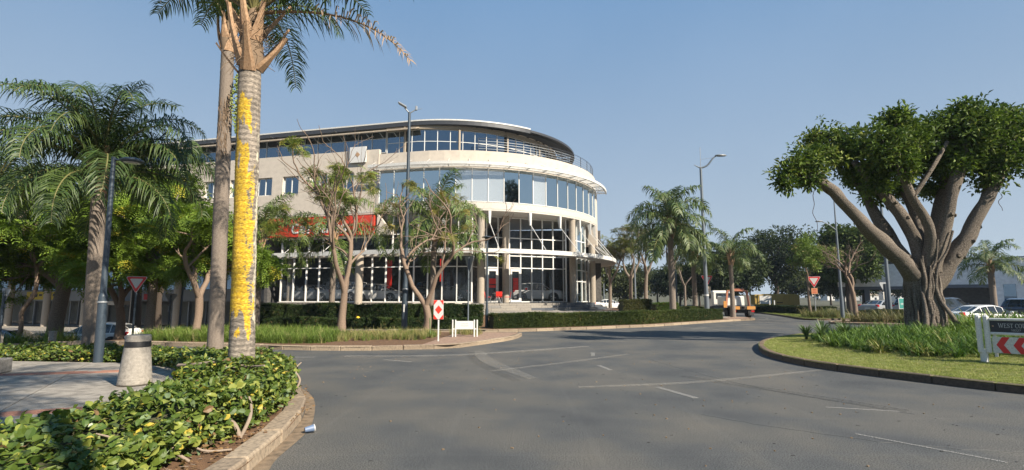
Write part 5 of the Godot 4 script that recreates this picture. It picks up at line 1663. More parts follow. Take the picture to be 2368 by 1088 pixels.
	# low white name board on the median
	t = thing("name_board", "low white name board between paired posts on the median tip", "sign", Vector3(-1.82, 0.12, -20.3), 0.08)
	for s in [-1.0, 1.0]:
		for d in [0.0, 0.11]:
			mb = MB.new(); mb.cbox(Vector3(s * (0.36 + d), 0.32, 0), Vector3(0.055, 0.66, 0.07), 0.012); part(t, "post", mb, M.white_paint)
		mb = MB.new(); mb.box(Vector3(s * 0.415, 0.3, 0), Vector3(0.06, 0.04, 0.05)); part(t, "spacer", mb, M.white_paint)
	plate(t, "board", [[-0.33, 0.6], [0.33, 0.6], [0.33, 0.29], [-0.33, 0.29]], -0.02, 0.02, M.white_paint)
	for q in [[-0.14, 0.51, 0.27, 0.035], [-0.16, 0.43, 0.3, 0.03], [-0.31, 0.54, 0.02, 0.04]]:
		plate(t, "print_line", [[q[0], q[1]], [q[0] + q[2], q[1]], [q[0] + q[2], q[1] - q[3]], [q[0], q[1] - q[3]]], 0.021, 0.023, M.letter_grey)
	# chevron and name sign on the island
	t = thing("chevron_sign", "white-framed sign with WEST COURT name board above red and white chevrons", "sign", Vector3(10.26, 0.2, -11.5), -0.86)
	mb = MB.new(); mb.tube([Vector3(0, -0.2, -0.03), Vector3(0, 0.3, -0.03)], [0.07, 0.07], 16); part(t, "foot", mb, M.white_paint)
	for d in [0.0, 0.13, 1.62, 1.75]:
		mb = MB.new(); mb.cbox(Vector3(d - 0.04, 0.62, 0), Vector3(0.1, 0.82, 0.1), 0.03); part(t, "post", mb, M.white_paint)
	mb = MB.new(); mb.tube([Vector3(1.7, -0.2, -0.03), Vector3(1.7, 0.3, -0.03)], [0.07, 0.07], 16); part(t, "foot", mb, M.white_paint)
	for y in [0.945, 0.645]:
		mb = MB.new(); mb.cbox(Vector3(0.84, y, 0), Vector3(1.4, 0.055, 0.08), 0.012); part(t, "rail", mb, M.white_paint)
	var nb := plate(t, "name_panel", [[0.15, 0.917], [1.53, 0.917], [1.53, 0.675], [0.15, 0.675]], -0.02, 0.02, M.navy)
	var tx := text_part(nb, "WEST COURT", M.letter_grey, Vector3(0.55, 0.815, 0.022), 0.0, 0.09, 0.006, "Droid Serif", 400, 0.68)
	text_part(nb, "10227", M.letter_grey, Vector3(0.55, 0.722, 0.022), 0.0, 0.04, 0.006, "Droid Sans", 400)
	plate(nb, "badge", [[0.18, 0.815], [0.21, 0.815], [0.21, 0.79], [0.18, 0.79]], 0.021, 0.024, M.boot)
	var cb := plate(t, "chevron_panel", [[0.16, 0.575], [1.53, 0.575], [1.53, 0.235], [0.16, 0.235]], -0.015, 0.015, M.sign_white)
	for k in 5:
		var x := 0.22 + k * 0.265
		plate(cb, "chevron", [[x, 0.405], [x + 0.1, 0.573], [x + 0.22, 0.573], [x + 0.12, 0.405], [x + 0.22, 0.237], [x + 0.1, 0.237]], 0.016, 0.019, M.sign_red)
	for x in [0.2, 1.48]:
		mb = MB.new(); mb.box(Vector3(x, 0.4, -0.03), Vector3(0.05, 0.5, 0.025)); part(t, "bracket", mb, M.white_paint)
	# litter bin
	t = thing("litter_bin", "tapered concrete litter bin with a black band on the paved plaza", "litter bin", Vector3(-6.45, 0.13, -9.1))
	mb = MB.new(); mb.lathe(Vector3.ZERO, [Vector2(0.0000, 0.0000), Vector2(0.2501, 0.0000), Vector2(0.2526, 0.0465), Vector2(0.2476, 0.0558), Vector2(0.2509, 0.0698), Vector2(0.2460, 0.0837), Vector2(0.2444, 0.0930), Vector2(0.2485, 0.1070), Vector2(0.2427, 0.1209), Vector2(0.2411, 0.1395), Vector2(0.2452, 0.1535), Vector2(0.2386, 0.1674), Vector2(0.1935, 0.6324), Vector2(0.1902, 0.6417)], 40); part(t, "body", mb, M.concrete)
	mb = MB.new(); mb.lathe(Vector3.ZERO, [Vector2(0.1870, 0.6231), Vector2(0.1935, 0.6371), Vector2(0.1952, 0.6510), Vector2(0.1911, 0.7301), Vector2(0.1853, 0.7347)], 40); part(t, "black_band", mb, M.black)
	mb = MB.new(); mb.lathe(Vector3.ZERO, [Vector2(0.1820, 0.7301), Vector2(0.1919, 0.7366), Vector2(0.1870, 0.8277), Vector2(0.1755, 0.8417), Vector2(0.1312, 0.8370), Vector2(0.1230, 0.7626), Vector2(0.0000, 0.7440)], 40); part(t, "rim", mb, M.concrete)
	# block at the plaza's edge
	t = thing("concrete_block", "low concrete block at the edge of the paved plaza", "block", Vector3(-10.45, 0.13, -10.35), 0.3)
	mb = MB.new(); mb.cbox(Vector3(0, 0.14, 0), Vector3(0.9, 0.28, 0.5), 0.02); part(t, "block", mb, M.slab1)
	# posts among the grass
	for e in [["small square concrete post in the long grass beside the broad trunk", Vector3(-15.0, 0.05, -17.2), 0.16, 0.45], ["pale square concrete post at the foot of the thin tree", Vector3(-16.1, 0.05, -16.5), 0.2, 0.4], ["short white marker post in the grass behind the left palm pair", Vector3(-11.3, 0.1, -19.8), 0.1, 0.5]]:
		t = thing("marker_post", e[0], "post", e[1], 0.2, "short marker posts")
		mb = MB.new(); mb.cbox(Vector3(0, e[3] / 2, 0), Vector3(e[2], e[3], e[2]), 0.015); part(t, "post", mb, M.concrete)
		mb = MB.new(); mb.cbox(Vector3(0, e[3] + 0.012, 0), Vector3(e[2] * 1.08, 0.03, e[2] * 1.08), 0.01); part(t, "cap", mb, M.concrete)
	t = thing("thin_pole", "thin dark pole with a white foot before the dark undercroft", "pole", Vector3(-15.6, -0.6, -24.6))
	mb = MB.new(); mb.bar(Vector3(0, -0.2, 0), Vector3(0.1, 4.6, 0), 0.045, 8); part(t, "pole", mb, M.pole)
	mb = MB.new(); mb.bar(Vector3(0, 0.3, 0), Vector3(0.01, 0.75, 0), 0.06, 8); part(t, "foot", mb, M.galv)
	t = thing("garden_stake", "thin green stake leaning beside the hazard plate", "stake", Vector3(-3.1, 0.1, -20.0))
	mb = MB.new(); mb.bar(Vector3(0, -0.1, 0), Vector3(-0.03, 0.75, 0), 0.02, 6); part(t, "stake", mb, mat(Color(0.1, 0.16, 0.06), 0.7))
	# yellow hydrant
	t = thing("hydrant", "small yellow hydrant head showing above the low hedge", "hydrant", Vector3(-7.55, 0.12, -25.7))
	mb = MB.new(); mb.lathe(Vector3.ZERO, [Vector2(0.05, -0.05), Vector2(0.05, 0.36), Vector2(0.1, 0.38), Vector2(0.1, 0.41), Vector2(0.075, 0.42), Vector2(0.1, 0.48), Vector2(0.085, 0.56), Vector2(0.0, 0.6)], 14); part(t, "body", mb, M.yellow)
	mb = MB.new(); mb.bar(Vector3(-0.12, 0.49, 0), Vector3(0.12, 0.49, 0), 0.035, 10); part(t, "nozzle", mb, M.yellow)
	# a crushed cup against the kerb
	t = thing("drink_cup", "discarded blue and white paper cup lying against the kerb", "cup", Vector3(-2.42, 0.045, -6.42), 0.6)
	mb = MB.new(); mb.tube([Vector3(-0.05, 0, 0), Vector3(0.05, 0.01, 0)], [0.028, 0.042], 14); part(t, "cup", mb, mat(Color(0.12, 0.17, 0.27), 0.5))
	mb = MB.new(); mb.tube([Vector3(0.052, 0.01, 0), Vector3(0.062, 0.011, 0)], [0.045, 0.043], 14); part(t, "lid", mb, M.white_paint)
	# cafe set on the landing
	t = thing("cafe_table", "round grey cafe table among red chairs by the doors", "table", Vector3(-1.1, 1.225, -39.2))
	mb = MB.new(); mb.lathe(Vector3.ZERO, [Vector2(0.0, 0.71), Vector2(0.4, 0.71), Vector2(0.41, 0.73), Vector2(0.4, 0.745), Vector2(0.0, 0.745)], 20); part(t, "table_top", mb, M.galv)
	for k in 4:
		mb = MB.new(); mb.bar(Vector3(0, 0.7, 0), Vector3(cos(k * PI / 2 + 0.4) * 0.32, 0, sin(k * PI / 2 + 0.4) * 0.32), 0.02); part(t, "leg", mb, M.galv)
	for e in [[-0.72, 0.15, PI / 2, "red plastic chair farthest from the entrance column, beside the cafe table", 0], [0.15, 0.72, PI, "red plastic chair with its back to the road at the cafe table", 0], [0.78, -0.05, -PI / 2, "red plastic chair by the door with the upright red panel", 0], [-0.05, -0.7, 0.0, "black round-backed chair behind the cafe table", 1]]:
		t = thing("cafe_chair", e[3], "chair", Vector3(-1.1 + e[0], 1.225, -39.2 + e[1]), e[2], "chairs at the showroom entrance")
		var cm: Material = M.red if e[4] == 0 else M.black
		mb = MB.new(); mb.cbox(Vector3(0, 0.45, 0), Vector3(0.46, 0.04, 0.44), 0.015); part(t, "seat", mb, cm)
		mb = MB.new(); mb.cbox(Vector3(0, 0.68, -0.22), Vector3(0.46, 0.34, 0.03), 0.012, Basis(Vector3.RIGHT, -0.15)); part(t, "backrest", mb, cm)
		for x in [-0.2, 0.2]:
			for z in [-0.19, 0.19]:
				mb = MB.new(); mb.bar(Vector3(x, 0.44, z), Vector3(x * 1.15, 0, z * 1.15), 0.014); part(t, "leg", mb, M.galv)

# ------------------------------------------------------------------ other buildings
func box_part(root: Node, called: String, m: Material, at: Vector3, size: Vector3, bs := Basis()) -> MeshInstance3D:
	var mb := MB.new()
	mb.box(at, size, bs)
	return part(root, called, mb, m)

func shop_row() -> void:
	var root := thing("shop_row", "dark two-storey row of shops in the shade under the beige wing", "building", BO)
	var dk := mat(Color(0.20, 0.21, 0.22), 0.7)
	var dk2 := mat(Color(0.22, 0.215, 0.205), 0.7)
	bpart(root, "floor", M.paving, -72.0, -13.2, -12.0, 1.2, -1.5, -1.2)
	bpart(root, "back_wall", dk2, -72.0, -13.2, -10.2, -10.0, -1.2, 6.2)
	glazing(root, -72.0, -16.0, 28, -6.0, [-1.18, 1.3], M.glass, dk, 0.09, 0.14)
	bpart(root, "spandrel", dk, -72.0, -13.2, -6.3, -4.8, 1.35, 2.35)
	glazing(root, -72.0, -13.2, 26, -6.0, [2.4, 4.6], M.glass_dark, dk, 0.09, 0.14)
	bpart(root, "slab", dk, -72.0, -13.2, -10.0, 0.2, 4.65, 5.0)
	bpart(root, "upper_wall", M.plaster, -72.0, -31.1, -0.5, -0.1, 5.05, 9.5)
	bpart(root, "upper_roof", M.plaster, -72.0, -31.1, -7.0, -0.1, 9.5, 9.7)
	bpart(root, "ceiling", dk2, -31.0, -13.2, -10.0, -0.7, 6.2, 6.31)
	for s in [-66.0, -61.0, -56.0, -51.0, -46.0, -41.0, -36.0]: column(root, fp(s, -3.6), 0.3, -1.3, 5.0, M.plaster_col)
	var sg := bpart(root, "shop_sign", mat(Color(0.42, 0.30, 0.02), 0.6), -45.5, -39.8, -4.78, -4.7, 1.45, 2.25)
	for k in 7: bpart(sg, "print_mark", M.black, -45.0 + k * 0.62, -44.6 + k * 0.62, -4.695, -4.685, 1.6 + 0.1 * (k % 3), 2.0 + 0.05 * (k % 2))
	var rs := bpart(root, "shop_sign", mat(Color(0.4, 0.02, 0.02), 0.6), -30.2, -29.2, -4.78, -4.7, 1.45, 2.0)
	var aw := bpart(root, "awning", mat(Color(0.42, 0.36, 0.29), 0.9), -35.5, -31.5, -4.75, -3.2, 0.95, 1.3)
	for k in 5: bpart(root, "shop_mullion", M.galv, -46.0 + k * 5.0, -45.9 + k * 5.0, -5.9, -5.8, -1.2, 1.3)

func right_building() -> void:
	# front runs from far left to near right and lies in shade
	var P0 := Vector2(37.6, -58.6)
	var u := Vector2(0.75, 0.66).normalized()
	var root := thing("white_building", "long white single-storey building with dark carport openings beyond the fig", "building", Vector3(P0.x, 0, P0.y), -atan2(u.y, u.x))
	# local x along the front, z towards the viewer
	var wl := mat(Color(0.80, 0.80, 0.80), 0.85, {"tex": noise_tex(51, 0.02, [[0.0, grey(0.85)], [1.0, grey(1.0)]], 5), "scale": 0.3})
	var dk := mat(Color(0.085, 0.095, 0.115), 0.6)
	box_part(root, "upper_wall", wl, Vector3(3.0, 4.05, -0.2), Vector3(7.6, 2.4, 0.3))
	box_part(root, "upper_wall", wl, Vector3(14.6, 4.2, -0.2), Vector3(15.6, 2.5, 0.3))
	box_part(root, "coping", dk, Vector3(11.0, 5.52, -0.2), Vector3(24.0, 0.07, 0.42))
	box_part(root, "beam", dk, Vector3(2.9, 2.68, -0.15), Vector3(7.4, 0.32, 0.3))
	box_part(root, "beam", dk, Vector3(9.4, 2.78, -0.15), Vector3(5.0, 0.32, 0.3))
	for x in [-0.5, 1.9, 6.5]: box_part(root, "post", dk, Vector3(x, 1.3, -0.2), Vector3(0.45, 2.6, 0.45))
	box_part(root, "name_board", wl, Vector3(1.6, 3.75, 0.0), Vector3(3.6, 1.1, 0.09))
	for k in 6: box_part(root, "print_mark", dk, Vector3(0.9 + k * 0.34, 3.9, 0.05), Vector3(0.2, 0.3, 0.02))
	box_part(root, "wall", wl, Vector3(7.4, 1.3, -0.2), Vector3(1.3, 2.9, 0.3))
	# solid part with windows
	var xs := [[11.9, 12.85], [13.75, 14.5], [15.4, 22.3]]
	for q in xs: box_part(root, "wall", wl, Vector3((q[0] + q[1]) / 2, 1.45, -0.2), Vector3(q[1] - q[0], 3.0, 0.3))
	for q in [[12.85, 13.75], [14.5, 15.4]]:
		box_part(root, "wall", wl, Vector3((q[0] + q[1]) / 2, 0.2, -0.2), Vector3(q[1] - q[0], 0.5, 0.3))
		var w := box_part(root, "window", dk, Vector3((q[0] + q[1]) / 2, 1.7, -0.28), Vector3(q[1] - q[0], 0.07, 0.08))
		box_part(w, "pane", M.glass_dark, Vector3((q[0] + q[1]) / 2, 1.7, -0.32), Vector3(q[1] - q[0], 2.5, 0.03))
	var pb := box_part(root, "porch_band", wl, Vector3(17.4, 4.1, 0.15), Vector3(6.6, 1.5, 0.4))
	text_part(pb, "IMCO", dk, Vector3(15.05, 4.35, 0.36), 0.0, 0.5, 0.04, "Droid Sans", 700, 0.9)
	# roof and depth
	box_part(root, "roof", dk, Vector3(11.0, 5.4, -6.3), Vector3(23.4, 0.12, 11.8))
	box_part(root, "ceiling", wl, Vector3(9.9, 2.98, -6.0), Vector3(4.2, 0.08, 11.0))
	box_part(root, "back_wall", wl, Vector3(9.9, 1.5, -8.0), Vector3(4.6, 3.0, 0.2))
	box_part(root, "side_wall", wl, Vector3(7.9, 1.5, -4.2), Vector3(0.2, 3.0, 7.4))
	box_part(root, "side_wall", wl, Vector3(12.0, 1.5, -4.2), Vector3(0.2, 3.0, 7.4))
	box_part(root, "rear_wall", wl, Vector3(17.0, 2.6, -12.0), Vector3(10.6, 5.4, 0.2))
	box_part(root, "end_wall", wl, Vector3(22.3, 2.6, -6.0), Vector3(0.2, 5.4, 11.8))

func background() -> void:
	# far hillside with pale houses
	var hb := MB.new()
	for k in 40:
		var x0 := -260.0 + k * 20.0
		var x1 := x0 + 20.0
		var f := func(x: float) -> float: return 5.0 + 2.5 * sin(x * 0.021 + 1.0) + 1.3 * sin(x * 0.06)
		hb.quad(Vector3(x0, -1, -250), Vector3(x1, -1, -250), Vector3(x1, f.call(x1), -330), Vector3(x0, f.call(x0), -330))
		hb.quad(Vector3(x0, f.call(x0), -330), Vector3(x1, f.call(x1), -330), Vector3(x1, -1, -480), Vector3(x0, -1, -480))
	struct("hill", hb, M.ground)
	rng.seed = 19
	for k in 12:
		var x := 165.0 + k * 3.6 + rnd(-1, 1)
		var z := -262.0 - (k % 4) * 14.0
		var y := -1.0 + (-250.0 - z) / 80.0 * 6.0
		var t := thing("house", "small pale house in the row of houses on the far hillside", "house", Vector3(x, y, z), rnd(-0.4, 0.4), "houses on the far hillside")
		var w := rnd(4.0, 6.5)
		var h := rnd(2.6, 4.2)
		box_part(t, "wall", M.white if k % 3 else M.offwhite, Vector3(0, h / 2 - 0.3, 0), Vector3(w, h + 0.6, 5))
		var rb := MB.new()
		rb.prism(PackedVector2Array([Vector2(-w / 2 - 0.3, 0), Vector2(w / 2 + 0.3, 0), Vector2(0, -1.5)]), -2.8, 2.8, Transform3D(Basis(Vector3.RIGHT, PI / 2), Vector3(0, h, 0)))
		part(t, "roof", rb, M.brick2 if k % 2 else M.louvre_beige)
		for q in [-1, 1]: box_part(t, "window", M.car_glass, Vector3(q * w * 0.25, h * 0.5, 2.52), Vector3(1.0, 1.1, 0.06))
	# yellow container on the far verge
	var t := thing("yellow_container", "long yellow site container with a white panel behind the far hedge", "container", Vector3(33.2, 0.55, -66.0), -0.15)
	var ym := mat(Color(0.44, 0.29, 0.06), 0.6, {"tex": noise_tex(52, 0.03, [[0.0, grey(0.8)], [1.0, grey(1.0)]], 5), "scale": 0.6})
	var mb := MB.new(); mb.cbox(Vector3(0, 0.85, 0), Vector3(5.3, 1.3, 1.6), 0.05); part(t, "body", mb, ym)
	box_part(t, "white_panel", M.white, Vector3(-1.35, 0.85, 0.81), Vector3(1.4, 1.0, 0.04))
	box_part(t, "lid", ym, Vector3(0.5, 1.53, 0), Vector3(3.6, 0.07, 1.5))
	for x in [-2.2, -0.3, 0.8, 1.5, 2.1]: box_part(t, "rib", ym, Vector3(x, 0.85, 0.83), Vector3(0.12, 1.24, 0.07))
	box_part(t, "vent", M.bark_dark, Vector3(0.3, 0.5, 0.81), Vector3(0.7, 0.1, 0.03))
	for x in [-2.0, 2.0]: box_part(t, "skid", M.plastic, Vector3(x, 0.08, 0), Vector3(0.3, 0.3, 1.4))
	for e in [["thin white post before the yellow container on the verge", Vector3(27.6, 0.1, -56)], ["small white post beside the yellow container's end", Vector3(28.6, 0.1, -57)]]:
		var p := thing("marker_post", e[0], "post", e[1], 0.0, "short marker posts")
		mb = MB.new(); mb.cbox(Vector3(0, 0.6, 0), Vector3(0.1, 1.25, 0.1), 0.015); part(p, "post", mb, M.white_paint)
		mb = MB.new(); mb.cbox(Vector3(0, 1.235, 0), Vector3(0.11, 0.03, 0.11), 0.008); part(p, "cap", mb, M.white_paint)

# ------------------------------------------------------------------ planting
func lichen_bark(h: float) -> StandardMaterial3D:
	# grey ringed bark with a sheet of yellow lichen on one side and white crusts beside it
	var w := 320
	var hh := 960
	var im := Image.create(w, hh, false, Image.FORMAT_RGB8)
	var f := FastNoiseLite.new(); f.seed = 5; f.frequency = 0.02; f.fractal_octaves = 5
	var f2 := FastNoiseLite.new(); f2.seed = 8; f2.frequency = 0.11; f2.fractal_octaves = 3
	var f3 := FastNoiseLite.new(); f3.seed = 9; f3.frequency = 0.045; f3.noise_type = FastNoiseLite.TYPE_CELLULAR
	for y in hh:
		var m := float(y) / hh * h
		var ringw := 0.5 + 0.5 * sin(m * 68.0 + 3.0 * f.get_noise_2d(0, y * 0.3))
		for x in w:
			var ph := float(x) / w * 360.0
			var a := f.get_noise_2d(x, y * 0.5)
			var b := f2.get_noise_2d(x * 0.5, y * 2.0)
			var tone := 0.53 + 0.13 * a + 0.17 * b - 0.13 * ringw
			var c := Color(tone, tone * 0.93, tone * 0.85)
			# yellow: left-facing half, from knee height to well up
			var side := 1.0 - absf(wrapf(ph - 118.0, -180.0, 180.0)) / 114.0
			var band := smoothstep(0.98, 1.2, m + a * 0.6) * (1.0 - smoothstep(3.4, 4.25, m + a * 1.2 + 0.6 * f.get_noise_2d(x * 1.4, 700.0)))
			var up := smoothstep(4.3, 4.5, m + a * 0.4) * (1.0 - smoothstep(4.75, 4.95, m + a * 0.4)) * 0.55
			var k := (side * 1.6 + a * 0.9 + b * 0.45) * maxf(band, up)
			if k > 0.3:
				var s := clampf((k - 0.3) * 5.0, 0, 1)
				c = c.lerp(Color(0.73 + 0.24 * b + 0.10 * a - 0.08 * ringw, 0.60 + 0.22 * b + 0.07 * a - 0.08 * ringw, 0.10 + 0.3 * maxf(b, 0)), 0.35 + 0.6 * s - 0.18 * smoothstep(0.12, 0.3, f2.get_noise_2d(x * 0.9 + 300.0, y * 0.5)))
			else:
				var wside := 1.0 - absf(wrapf(ph - 2.0, -180.0, 180.0)) / 58.0
				var wb := smoothstep(0.75, 1.2, m) * (1.0 - smoothstep(3.6, 4.4, m + a))
				var wk := (wside * 1.1 + f3.get_noise_2d(x, y * 0.8) * 0.9 + a * 0.5) * wb
				if wk > 0.3: c = c.lerp(Color(0.78 + b * 0.1, 0.76 + b * 0.1, 0.67 + b * 0.1), clampf((wk - 0.3) * 4.0, 0, 0.85))
			im.set_pixel(x, y, c)
	var t := ImageTexture.create_from_image(im)
	var m := StandardMaterial3D.new()
	m.albedo_texture = t
	m.roughness = 0.93
	m.uv1_scale = Vector3(1, 1.0 / h, 1)
	m.cull_mode = BaseMaterial3D.CULL_DISABLED
	return m

func extra_frond(root: Node, mb: MB, top: Vector3, az: float) -> void:
	part(root, "frond", mb, M.frond, top, -az)

func palms() -> void:
	for k in 3: SHAPE["boot%d" % k] = boot_mesh([0.62, 0.8, 0.7][k], [0.24, 0.2, 0.26][k], [0.03, 0.07, -0.02][k]).mesh()
	var ga := Color(0.032, 0.066, 0.018)
	var gb := Color(0.08, 0.115, 0.03)
	frond_set("near", 3.1, 74, 0.80, 0.028, ga, gb, 100)
	frond_set("mid", 2.8, 54, 0.78, 0.036, Color(0.06, 0.11, 0.026), Color(0.145, 0.19, 0.042), 200)
	frond_set("far", 2.6, 44, 0.78, 0.048, Color(0.05, 0.088, 0.026), Color(0.12, 0.155, 0.045), 300)
	# the yellow-lichened palm
	var p := palm("tall palm with bright yellow lichen down its trunk, rising from the front hedge", Vector3(-4.32, 0.1, -8.49), {"h": 5.45, "r0": 0.19, "r1": 0.172, "lean": Vector2(-0.18, 0.0), "fronds": 0, "set": "near", "boots": 0, "rings": 95, "sides": 40, "mat": lichen_bark(5.45), "seed": 2})
	var top := Vector3(-0.18, 5.42, 0)
	rng.seed = 91
	for e in [[0.1, -0.15, 0.95, 0.62], [1.25, -0.2, 0.85, 0.5], [2.0, -0.1, 1.0, 0.2], [2.9, -0.2, 0.8, 0.55], [4.4, 0, 0.9, 0.5], [5.4, 0.1, 0.9, 0.5], [0.75, 0.35, 0.85, 0.3], [1.6, 0.45, 0.9, 0.2], [2.5, 0.55, 0.8, 0.3], [3.5, 0.5, 0.9, 0.3], [5.9, 0.5, 0.9, 0.35]]:
		var b := part(p, "leaf_base", SHAPE["boot%d" % (rng.randi() % 3)], M.boot, top + Vector3(cos(e[0]) * 0.16, e[1] + 0.1, sin(e[0]) * 0.16), -e[0])
		b.scale = Vector3(1.0, 1.25, 1.15) * e[2]
		b.rotation.z = -e[3] * 0.8
	var fib := MB.new()
	for k in 130:
		var a := rnd(0, TAU)
		var y := rnd(0.0, 1.0)
		var q := top + Vector3(cos(a) * 0.2, y, sin(a) * 0.2)
		fib.tube(smooth3([q, q + Vector3(rnd(-0.2, 0.2), rnd(-0.1, 0.15), rnd(-0.2, 0.2)), q + Vector3(rnd(-0.3, 0.3), rnd(-0.3, 0.1), rnd(-0.3, 0.3))], 3), lerps([0.006, 0.003], 7), 4, false)
	tag(part(p, "fibre", fib, M.fibre), "", "", "", "stuff")
	# fronds set one by one: az round y from +x, elevation, droop
	for e in [[0.35, 0.55, 1.5, 3.3, 0.35], [0.05, 0.95, 1.5, 3.4, 0.0], [-0.5, 0.95, 1.4, 3.3, 0.1], [0.12, 0.0, 1.0, 3.15, 1.0], [1.3, 1.0, 1.3, 3.0, 0.0], [1.7, 0.9, 1.5, 3.2, 0.0], [2.3, 0.55, 1.5, 3.3, 0.0], [2.85, 0.9, 1.2, 3.3, 0.3], [3.25, 0.6, 1.0, 3.5, 0.5], [-2.4, 0.8, 1.5, 3.2, 0.0], [-1.7, 0.5, 1.6, 3.2, 0.0], [-1.0, 1.0, 1.6, 3.2, 0.0], [0.6, 1.2, 1.3, 3.0, 0.0], [3.6, 1.15, 1.3, 3.0, 0.0], [0.3, 0.42, 1.25, 3.2, 0.3]]:
		extra_frond(p, frond_mesh(e[1], e[2], e[3], 64, 0.62, 0.026, int(e[0] * 100) + 500, ga, gb, e[4]), top + Vector3(0, 1.0, 0), e[0])
	# the grey palm behind it
	var p2 := palm("slender grey palm with a hanging green seed cluster beside the yellow one", Vector3(-6.96, 0.1, -12.4), {"h": 7.75, "r0": 0.175, "r1": 0.15, "lean": Vector2(-0.2, 0.0), "fronds": 12, "set": "near", "boots": 6, "rings": 70, "sides": 24, "seed": 4, "spin": 0.7, "low": 0.3, "size": 1.05})
	var gm := MB.new()
	rng.seed = 55
	for k in 330:
		var f := rng.randf()
		var wd := 0.13 * sin(PI * clampf(f * 0.9 + 0.08, 0, 1))
		var c := Vector3(0.16 + rnd(-wd, wd) + 0.05 * f, 7.0 - f * 1.5, 0.12 + rnd(-wd, wd))
		gm.col = Color(0.24, 0.27, 0.05).lerp(Color(0.14, 0.20, 0.04), rng.randf())
		gm.box(c, Vector3(0.028, 0.03, 0.028), Basis.from_euler(Vector3(rnd(0, 3), rnd(0, 3), 0)))
	var seedm := mat(Color(1, 1, 1), 0.6, {"vc": true})
	tag(part(p2, "seed_cluster", gm, seedm), "", "", "", "stuff")
	var dm := MB.new()
	for k in 150: # dry flower stalk hanging against the trunk
		var f := rng.randf()
		var c := Vector3(-0.12 + rnd(-0.1, 0.14), 6.5 - f * 1.5, 0.14)
		dm.tube([c, c + Vector3(rnd(-0.05, 0.09), rnd(-0.3, -0.1), rnd(-0.02, 0.06))], [0.007, 0.004], 4, false)
	tag(part(p2, "dry_stalk", dm, M.fibre), "", "", "", "stuff")
	# dark palm beside the lamp
	palm("full dark-green palm beside the blue lamp post", Vector3(-11.64, 0.1, -14.6), {"h": 4.6, "r0": 0.2, "r1": 0.18, "lean": Vector2(-0.2, 0), "fronds": 38, "set": "near", "boots": 9, "rings": 60, "sides": 22, "seed": 6, "spin": 0.3, "size": 1.15, "low": 0.76})
	palm("shaggy palm at the picture's edge with a cut frond stump", Vector3(-24.0, -1.2, -23.6), {"h": 6.6, "r0": 0.22, "r1": 0.2, "lean": Vector2(0.0, 0), "fronds": 32, "set": "near", "boots": 7, "rings": 40, "sides": 18, "seed": 7, "spin": 1.3, "size": 1.4, "low": 0.85})
	palm("small palm with a thin trunk just past the yellow-lichened palm", Vector3(-12.9, 0.13, -26.5), {"h": 4.1, "r0": 0.14, "r1": 0.15, "fronds": 15, "set": "mid", "boots": 6, "rings": 30, "sides": 14, "seed": 8, "spin": 0.1, "size": 1.05, "low": 0.8})
	palm("palm behind the bare tree next to the hazard plate", Vector3(-4.3, 0.12, -27.6), {"h": 4.6, "r0": 0.16, "r1": 0.15, "lean": Vector2(0.15, 0), "fronds": 26, "set": "mid", "boots": 6, "rings": 30, "sides": 14, "seed": 9, "spin": 0.9, "size": 1.3, "low": 0.9})
	palm("palm hidden behind the twisted tree before the red sign", Vector3(-10.0, 0.2, -29.0), {"h": 4.3, "r0": 0.16, "r1": 0.15, "fronds": 12, "set": "mid", "boots": 6, "rings": 30, "sides": 14, "seed": 10, "spin": 2.1, "size": 1.25, "low": 1.0})
	palm("tallest of the far palms, standing behind the long clipped hedge", Vector3(11.25, 0.3, -36.6), {"h": 5.6, "r0": 0.22, "r1": 0.2, "fronds": 32, "set": "far", "boots": 8, "rings": 40, "sides": 14, "seed": 12, "spin": 0.4, "size": 1.5, "low": 0.98})
	palm("palm with a shaggy crown just beside the curved-arm lamp", Vector3(15.2, 0.15, -43.4), {"h": 4.3, "r0": 0.2, "r1": 0.19, "fronds": 22, "set": "far", "boots": 9, "rings": 34, "sides": 14, "seed": 13, "spin": 1.4, "size": 1.1, "low": 0.8})
	palm("slim palm on the paved corner in front of the recovery truck", Vector3(17.3, 0.12, -41.0), {"h": 4.1, "r0": 0.19, "r1": 0.15, "fronds": 13, "set": "far", "boots": 7, "rings": 34, "sides": 14, "seed": 14, "spin": 0.2, "size": 1.2, "low": 0.75})
	palm("short palm before the white building beyond the fig", Vector3(33.2, 0.1, -36.0), {"h": 3.3, "r0": 0.2, "r1": 0.18, "fronds": 17, "set": "far", "boots": 8, "rings": 30, "sides": 14, "seed": 15, "spin": 0.5, "size": 0.95, "low": 0.85})
	# the palm out of view whose shade lies on the plaza
	palm("palm standing beside the viewer that shades the paved plaza", Vector3(2.6, 0.0, 0.9), {"h": 9.6, "r0": 0.11, "r1": 0.1, "fronds": 14, "set": "near", "boots": 5, "rings": 20, "sides": 12, "seed": 16, "spin": 0.5, "size": 1.1, "low": 0.6})

